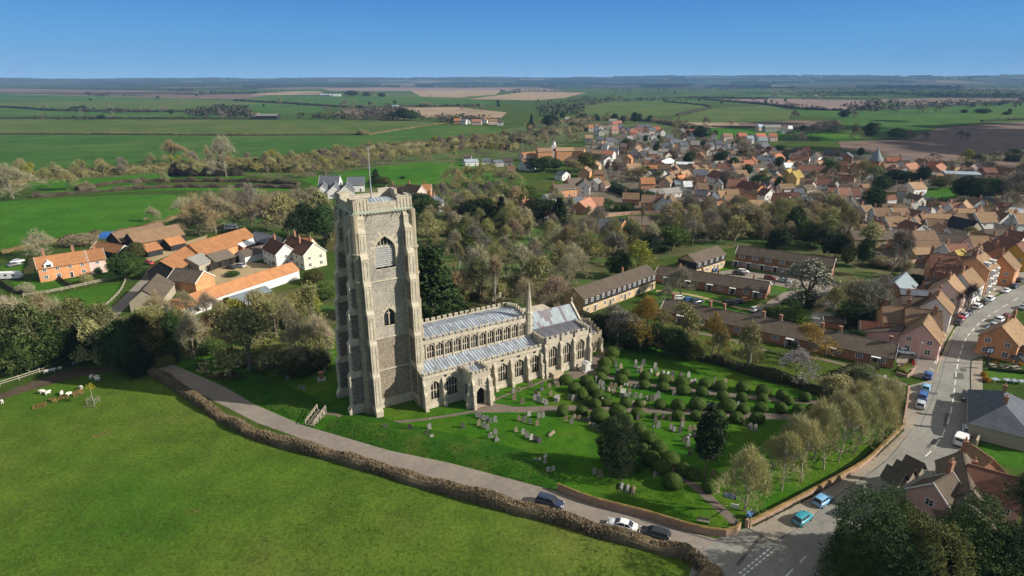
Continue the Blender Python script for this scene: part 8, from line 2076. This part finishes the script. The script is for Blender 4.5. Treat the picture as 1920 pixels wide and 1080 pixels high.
for q in (('ball',1213,652,556,78,'gold'),('ball',1331,680,588,60,'gold'),('ball',1507,672,606,90,'gold'),('bud',1398,695,604,50,'olive'),('bud',1273,642,566,62,'olive'),('bud',1345,682,605,40,'olive'),('blossom',1492,716,654,66,'grey'),('blossom',1590,745,715,24,'grey'),('bush',1132,632,592,56,'blackgreen'),('bush',1178,650,606,60,'blackgreen'),('ever',1230,660,612,54,'blackgreen'),('ever',1260,668,616,56,'dark'),('bush',1165,640,585,60,'grey'),('bare',1150,625,570,60,'grey'),('bush',1200,655,625,50,'dark'),('bush',1295,672,640,44,'bronze'),
          ('bush',1570,742,706,60,'olive'),('bush',1620,716,690,44,'sage'),('bush',1560,735,712,44,'dark'),('bush',1552,775,752,30,'blackgreen'),('bare',1290,640,590,40,'tan'),('ball',1240,625,580,50,'olive'),('bush',1490,650,640,20,'mid')):
    tree(*q, area=A8_)
t=thing('tree_stump','bare pollarded tree stump with cut limb on the village green','stump',at(1402,697)); mb=MB(); mb.tube((0,0,0),(.2,0,4.2),.35,.28,8); mb.tube((0,0,1.0),(-1.5,0,1.8),.2,.1,6); mb.tube((.2,0,4.2),(.35,0,4.9),.2,.1,6); mb.build('trunk',MAT['palebark'],t)
A9_ = 'in the lime rows beside the main road'
for i,q in enumerate(((1395,957,838,100),(1465,920,812,70),(1504,902,788,74),(1545,880,762,74),(1572,866,750,70),(1602,848,735,74),(1630,832,722,74),(1655,818,712,70),(1485,885,778,70),(1525,862,748,76),(1565,840,735,74),(1600,815,715,74),(1635,795,708,66),(1662,790,712,56),(1440,905,820,56))):
    tree('lime', *q, 'lime', area=A9_, group='lime trees along the main road')
tree('yew',1156,884,782,88,'blackgreen',label='large rounded very dark yew beside the topiary path')
COLY=leaf_mesh('columnar_yew_leaves',9,ell(0,6.2,2.0,4.0,.55,5,3),330,18,.34,.2,MAT['leaf'])
P=at(1322,897); Hc=tall(1322,897,768); o=link('columnar_yew',bpy.data.meshes.get('evergreen_trunk'),None,P,0,(.8,.8,Hc/10)); k=link('crown',COLY,o,color=(.020,.032,.011)); k.scale=(1.45,1.45,1.0); tag(o,'tall dark egg shaped yew on a bare trunk in the churchyard','tree')
for x,yb,yt,w,c,l in ((1640,1120,938,165,'dark','huge dark green yew at the left front of the bottom right clump'),(1708,1130,972,140,'bronze','huge bronze green yew in the middle of the bottom right clump'),(1802,1112,940,140,'dark','huge dark green yew at the right of the bottom right clump'),(1672,1050,922,90,'dark','dark yew at the back of the bottom right clump'),(1858,1130,990,100,'blackgreen','blackish yew under the ivy clad tree at bottom right'),(1592,1130,1000,105,'green','deep green yew lowest and leftmost of the bottom right clump')):
    tree('yew', x, yb, yt, w, c, label=l)
tree('ivy',1893,1062,880,100,'sage',label='ivy clad tree at the lower right edge by the brick wing'); tree('bare',1915,990,880,80,'brown',label='bare brown tree at the right edge over the dark red wing'); tree('ever',1905,1085,1000,80,'dark',label='dark shrubby evergreen in the bottom right corner'); tree('ivy',1905,826,790,36,'dark',label='dark ivied tree against the grey slate cottage roof')
tree('bare',1812,592,532,40,(.05,.045,.04),label='dark bare street tree with blue band on the high street')
A10_ = 'at the upper right edge of the village'
for q in (('ever',1635,400,352,40,'dark'),('ever',1650,372,330,36,'dark'),('bud',1615,345,300,50,'olive'),('ivy',1640,345,312,40,'sage'),('ever',1675,340,318,40,'blackgreen'),('ever',1700,342,322,36,'dark'),('ever',1728,345,312,26,'blackgreen'),('ever',1718,340,325,30,'green'),('ball',1812,316,280,38,'yellowgreen'),('slim',1838,328,290,16,'pale'),('bare',1780,320,298,30,'mauve'),('ever',1800,375,330,40,'blackgreen'),('ever',1825,380,335,46,'blackgreen'),('ever',1855,375,335,44,'dark'),('bare',1880,372,325,60,'brown'),('bare',1905,380,320,60,'mauve'),('bare',1850,330,300,36,'mauve'),('bare',1915,340,300,50,'brown'),('bush',1800,390,372,40,'bronze'),('bush',1740,388,372,40,'dark'),('bush',1720,380,366,30,'olive'),('bush',1765,386,372,40,'blackgreen'),('bush',1845,392,376,44,'olive'),('ever',1760,355,330,36,'bronze'),('bare',1780,350,325,40,'brown'),('ever',1612,295,277,12,'blackgreen'),('bush',1665,380,370,30,'bright'),('bare',1890,400,360,44,'brown'),('ever',1630,262,230,24,'dark'),('bare',1600,265,232,24,'olive'),('ever',1680,262,240,30,'dark'),('bare',1700,262,242,24,'mauve'),('bare',1732,262,246,18,'grey'),('bare',1800,262,243,18,'mauve'),('bare',1812,262,246,12,'mauve'),('bush',1842,212,203,26,'dark'),('bush',1808,212,205,12,'dark'),('bush',1888,215,209,14,'dark'),('bare',1675,215,201,15,'grey'),('bare',1722,214,198,17,'grey'),('bare',1762,212,197,16,'grey'),('bare',1488,225,206,20,'grey'),('bare',1540,250,222,34,'mauve'),('bare',1560,250,224,30,'mauve'),('ever',1506,245,235,14,'dark'),('ever',1582,222,206,18,'blackgreen'),('bare',1600,222,205,18,'grey'),('bare',1520,258,235,30,'brown'),('bare',1480,262,244,26,'brown'),('ever',1900,300,280,30,'dark'),('bare',1750,300,285,24,'mauve'),('bare',1500,268,248,24,'mauve')):
    tree(*q, area=A10_)
A11_ = 'in the village gardens'
scatter(80,[(1110,262),(1250,262),(1340,268),(1440,285),(1560,300),(1620,318),(1600,375),(1480,372),(1330,366),(1200,350),(1150,330)],(6,11),['bare','bud','ever','bush','bare','ball'],['mauve','brown','olive','dark','green','grey'],A11_,33,14)
for q in (('bare',1390,302,262,40,'brown'),('bare',1420,296,268,30,'mauve'),('ever',1346,302,286,12,'dark'),('ever',1440,290,276,18,'blackgreen'),('ever',1462,284,272,22,'dark'),('bush',1308,272,262,16,'yellowgreen'),('bare',1325,290,266,24,'mauve'),('ball',1430,345,315,26,'olive'),('ever',1230,290,268,16,'blackgreen'),('bare',1182,285,262,20,'mauve'),('bare',1196,340,310,30,'brown'),('conifer',1198,330,316,8,'dark'),('bud',1235,340,318,30,'olive'),('ever',1340,258,244,10,'dark'),('bare',1270,258,240,30,'mauve'),('ever',1255,362,350,5,'dark')):
    tree(*q, area=A11_)
A12_ = 'far out among the fields'
for q in (('ever',660,181,170,22,'blackgreen'),('ever',688,182,172,14,'dark'),('bare',700,182,170,12,'grey'),('ever',716,183,174,14,'blackgreen'),('bare',526,195,180,8,'tan'),('bare',648,200,187,14,'mauve'),('bare',665,199,189,10,'olive'),('bare',700,200,190,10,'olive'),('bush',800,200,192,24,'brown'),('bare',890,208,196,10,'brown'),('bare',903,209,196,10,'brown'),('ever',756,226,203,24,'blackgreen'),('ever',770,226,207,26,'dark'),('ever',733,226,212,16,'dark'),('bush',680,253,243,20,'olive'),('bare',840,228,214,34,'brown'),('bare',820,228,214,24,'mauve'),('bare',855,229,215,20,'olive'),('bare',660,208,196,20,'grey'),('bare',612,206,199,20,'grey'),('bare',633,222,209,20,'brown'),('bare',82,203,197,12,'grey'),('ever',140,208,199,16,'dark'),('ever',155,208,198,14,'dark'),('ever',190,223,216,16,'blackgreen'),('bare',210,208,200,14,'grey'),('bare',305,210,199,12,'grey'),('bare',78,224,214,12,'grey'),('bare',410,189,183,8,'brown'),('bare',432,190,184,8,'brown'),('bare',415,222,206,16,'mauve')):
    tree(*q, area=A12_)

scatter(46,[(0,178),(480,172),(1000,170),(1000,200),(830,226),(480,222),(0,222)],(7,12),['bud','ball','ever','bud'],['grey','brown','mauve','dark'],A12_,61,60)
scatter(34,[(1060,172),(1440,172),(1920,178),(1920,212),(1600,215),(1480,200),(1080,190)],(7,12),['bud','ball','ever','bud'],['grey','brown','mauve','dark'],'on the far right fields',62,60)
# ------------------------------------------------------------------ far woods that read as one mass
def wood(polys, label_col, name='woodland'):
    r = random.Random(len(polys) * 3 + 1); mb = MB()
    for poly, n, h in polys:
        x0,x1=min(p[0] for p in poly),max(p[0] for p in poly); y0,y1=min(p[1] for p in poly),max(p[1] for p in poly)
        k = 0; tries = 0
        while k < n and tries < n * 20:
            tries += 1
            x, y = r.uniform(x0, x1), r.uniform(y0, y1); c = False
            for (ax, ay), (bx, by) in zip(poly, poly[1:] + poly[:1]):
                if (ay>y) != (by>y) and x<(bx-ax)*(y-ay)/(by-ay)+ax: c=not c
            if not c: continue
            k += 1; p = at(x, y); hh = h * r.uniform(.45, .95)
            for _ in range(14):
                d=Vector((r.gauss(0,1),r.gauss(0,1),r.gauss(0,1))).normalized(); u=d.orthogonal().normalized(); w=d.cross(u)
                q=p+Vector((r.gauss(0,hh*.3),r.gauss(0,hh*.3),hh*r.uniform(.12,.9))); s=hh*r.uniform(.10,.22)
                mb.add((q - u * s, q - w * s, q + u * s, q + w * s), ((0, 1, 2, 3),))
    o=mb.build(name,MAT['leaf'],fix=False); o.color=(*label_col,1); tag(o,kind='stuff')
wood([([(350,215),(390,205),(470,206),(468,221),(360,220)],150,16),([(110,209),(200,206),(290,211),(210,213)],60,10),([(60,224),(200,222),(240,224),(120,226)],30,9),([(680,205),(740,200),(800,222),(700,224),(660,215)],120,12),([(560,222),(640,218),(800,226),(700,228)],90,11),([(800,224),(900,222),(950,228),(860,232)],60,11),
      ([(1000,195),(1100,185),(1180,185),(1100,200),(1090,215),(1010,220)],170,13),([(1080,190),(1300,186),(1440,188),(1300,191)],70,12),([(1580,200),(1640,190),(1740,195),(1930,188),(1930,198),(1700,206),(1600,212)],170,14),([(1490,180),(1560,178),(1600,182),(1500,186)],40,13),([(1440,196),(1500,198),(1560,206),(1480,206)],40,11),
      ([(840,163),(925,162),(925,165),(850,166)],60,18),([(930,172),(1000,166),(1080,172),(960,176)],60,16),([(160,177),(210,177),(205,182),(165,181)],50,15),([(285,170),(360,167),(365,171),(300,172)],50,16),([(330,172),(400,178),(560,170),(480,176)],40,14),([(1640,176),(1930,172),(1930,182),(1760,184)],130,16),([(1540,176),(1700,170),(1640,182)],70,15),([(1440,166),(1930,160),(1930,172),(1500,175)],200,17),([(1100,166),(1440,163),(1440,170),(1150,174)],140,16)],(.048,.046,.028))
r = random.Random(77); mb = MB()
for _ in range(170):
    a = r.uniform(.62, 2.5); R0 = r.uniform(5600, 11800); da = r.uniform(.01, .07)
    n = int(60 + da * 900); hh = r.uniform(14, 24); dep = r.uniform(40, 260)
    for i in range(n):
        t=a+r.uniform(-da,da); rr=R0+r.uniform(0,dep)+160*math.sin(t*31+R0)
        z = hill(rr, t); p = Vector((rr * math.cos(t), rr * math.sin(t), z))
        for _k in range(2):
            s=hh*r.uniform(.35,.8); q=p+Vector((0,0,hh*r.uniform(.1,.75))); tt=Vector((-math.sin(t),math.cos(t),0))
            mb.add((q-tt*s*1.4,q-Vector((0,0,s*.8)),q+tt*s*1.4,q+Vector((0,0,s*.6))),((0,1,2,3),))
o=mb.build('woodland',MAT['leaf'],fix=False); o.color=(.026,.030,.020,1); tag(o,kind='stuff')
# pale specks of farms and houses on the far ridge
r = random.Random(5)

# clouds out of the picture,up toward the sun,that shade the far right and far left fields
def cloud(target, h, rx, ry, seed):
    r=random.Random(seed); c=Vector((target[0],target[1],0))+SUN_V*(h/SUN_V.z); bm=bmesh.new()
    for _ in range(55):
        k=r.random() ** .8; a=r.uniform(0,6.28); s=r.uniform(.07,.16)*(1.2-.7*k)
        bmesh.ops.create_icosphere(bm,subdivisions=2,radius=1,matrix=Matrix.Translation((rx*k*math.cos(a),ry*k*math.sin(a),r.uniform(-.05,.1)*rx)) @ Matrix.Diagonal((rx*s,ry*s,rx*s*.4,1)))
    me=bpy.data.meshes.new('cloud'); bm.to_mesh(me); bm.free(); me.materials.append(MAT['white']); o=link('cloud',me,None,c); tag(o,kind='structure')
P_ = at(1800, 262); cloud((P_.x + 60, P_.y), 620, 330, 420, 4)
P_ = at(1700, 176); cloud((P_.x, P_.y), 1500, 1300, 900, 5)
P_ = at(250, 175); cloud((P_.x, P_.y), 1500, 1100, 700, 6)
# ------------------------------------------------------------------ the air
HB = 31500.0
mb = MB(); mb.box(-HB, -HB, -1.2, HB, HB, 262.0)
hz = mb.build('haze', None); hz.data.materials.clear()
m=bpy.data.materials.new('pale_air'); m.use_nodes=True; nt=m.node_tree; nt.nodes.clear()
vo=nt.nodes.new('ShaderNodeVolumePrincipled'); ou=nt.nodes.new('ShaderNodeOutputMaterial')
vo.inputs['Color'].default_value=(.34,.62,1.0,1); vo.inputs['Density'].default_value=6.0e-5; vo.inputs['Anisotropy'].default_value=0.0
nt.links.new(vo.outputs[0],ou.inputs['Volume']); hz.data.materials.append(m); tag(hz,kind='stuff')
# ------------------------------------------------------------------ labels for the many: what a thing is nearest to,and how it stands to that
bpy.context.view_layer.update()
LM=[(720,560,'the church tower'),(900,640,'the church nave'),(1040,610,'the chancel roof'),(994,570,'the stone spirelet'),(130,490,'the orange brick cottages'),(270,430,'the black barns'),(400,450,'the longest orange barn'),(450,530,'the long low orange range'),(460,560,'the black pavilion'),(575,470,'the cream farmhouse'),(340,520,'the weathered brown barn'),
      (640,345,'the slate roofed white gables'),(1150,540,'the long dark boarded terrace'),(1350,535,'the bungalows in the close'),(1325,480,'the short slate hung terrace'),(1470,490,'the canopied terrace'),(1470,620,'the front bungalow row'),(1715,635,'the pink gable'),(1680,595,'the orange brick house'),(1690,530,'the blue grey slate outbuilding'),(1790,490,'the big dark red roof'),(1850,510,'the white bay windows'),(1890,500,'the gabled brick house uphill'),
      (1640,445,'the long brown hall'),(1810,415,'the black skylit roof'),(1745,395,'the tall white chimney'),(1715,350,'the white manor with dormers'),(1668,362,'the yellow house'),(1640,300,'the grey oast cone'),(1800,323,'the pale blue flat roof'),(1485,328,'the ochre gabled hall'),(1537,322,'the red walled house'),(1512,325,'the cream timbered house'),(1435,302,'the slate roofed white inn'),(1563,286,'the dark brick school'),(1410,355,'the orange dormer terrace'),(1405,385,'the long tan roof'),(1525,364,'the solar roof'),(1592,358,'the salmon and dark red pair'),
      (1350,328,'the big dark red and pink house'),(1285,303,'the white flat roof'),(1312,322,'the slate and white house'),(1288,345,'the white roofed extension'),(1214,376,'the square orange brick house'),(1250,378,'the white gabled pair'),(1214,342,'the orange roofed brick house'),(1360,382,'the low orange roof'),(1295,400,'the white gabled bungalow'),(1045,285,'the brick works'),(1038,275,'the white turret'),(1078,348,'the solar panelled house'),(1110,374,'the salmon roofed bungalow'),(1160,412,'the slate roofed bungalows'),(1205,412,'the brown bungalow'),
      (1180,250,'the new gabled houses'),(1130,244,'the pale gables on the hill'),(1300,252,'the red roofed white house'),(1074,242,'the white house on the rise'),(1435,245,'the pale blue barn'),(880,231,'the orange roofed far farm'),(505,222,'the grey far barn'),(620,180,'the pale blue far sheds'),(425,290,'the tallest bare tree'),(25,340,'the big pale tree at left'),(810,530,'the dark cedar'),(1330,830,'the egg shaped yew'),(1155,830,'the rounded dark yew'),(1492,690,'the white blossom tree'),(1812,298,'the yellow green willow'),(176,740,'the fenced sapling'),(1400,900,'the lime by the notice board'),(1720,250,'the far brown field'),(470,640,'the ivy clad tree'),(1350,210,'the far green slope'),(1099,690,'the white pedestal monument'),(900,750,'the church porch')]
ORD=['nearest','second','third','fourth','fifth','sixth','seventh','eighth','ninth','tenth','eleventh','twelfth','thirteenth','fourteenth','fifteenth','sixteenth','seventeenth','eighteenth','nineteenth','twentieth']+['far']*300
LEFT=['leftmost','second from left','third from left','fourth from left','fifth from left','sixth from left','seventh from left','eighth from left','ninth from left']
used = set(o['label'] for o in bpy.data.objects if o.get('label') and o.parent is None)
def direction(dx, dy):
    if abs(dx) > abs(dy) * 1.1: return 'right of' if dx > 0 else 'left of'
    return 'below' if dy > 0 else 'above'
first = {}
for rec in THINGS:
    o, noun, area, P = rec
    first.setdefault(f'{noun} {area}', []).append((pix(P), rec))
def short(b):
    return b.replace('of the churchyard','').replace('on the path down to the corner gate','on the corner gate path').replace('at the upper right edge of the village','at the upper village edge').replace('on the village green below the bungalows','on the village green')
def place(lab, o):
    w = lab.split()
    o['label'] = ' '.join(w)
    used.add(o['label'])
for base, L in first.items():
    stone = L[0][1][0].get('category') in ('gravestone', 'tomb')
    if len(L) == 1: place(base, L[0][1][0]); continue
    if len(L) <= 6:
        for (xy,rec),od in zip(sorted(L,key=lambda q: q[0][0]),LEFT): place(short(base)+', '+od,rec[0])
        continue
    if stone or L[0][1][0].get('category') == 'topiary bush':
        rows = max(1, (len(L) + 6) // 7)
        S = sorted(L, key=lambda q: -q[0][1]); n = math.ceil(len(S) / rows)
        for k in range(rows):
            part = sorted(S[k * n:(k + 1) * n], key=lambda q: q[0][0])
            rn=['front row','row two','row three','row four','row five','row six','row seven'][k]
            for (xy,rec),od in zip(part,LEFT): place(f'{short(base)}, {rn}, {od}',rec[0])
        continue
    near = {}
    for xy, rec in L:
        lm = min(LM, key=lambda m: (m[0] - xy[0]) ** 2 + ((m[1] - xy[1]) * 1.6) ** 2)
        near.setdefault((direction(xy[0]-lm[0],xy[1]-lm[1]),lm[2]),[]).append(((xy[0]-lm[0]) ** 2+(xy[1]-lm[1]) ** 2,rec))
    for (dr, nm), Q in near.items():
        Q.sort(key=lambda q: q[0])
        for i, (d, rec) in enumerate(Q):
            lab = f'{rec[1]} {dr} {nm}'
            if len(Q) > 1: lab += f', {ORD[i]}' + ('' if i == 0 else ' nearest')
            place(lab, rec[0])
# anything that still shares its words is told apart by its place from left to right
seen = {}
for rec in THINGS: seen.setdefault(rec[0]['label'], []).append(rec)
for lab, Q in seen.items():
    if len(Q) > 1:
        Q.sort(key=lambda q: pix(q[3])[0])
        for i,rec in enumerate(Q): rec[0]['label']=lab+(', left one' if i == 0 else ', right one' if i == len(Q)-1 else f', {ORD[i]} along')
SC.cycles.use_denoising = True
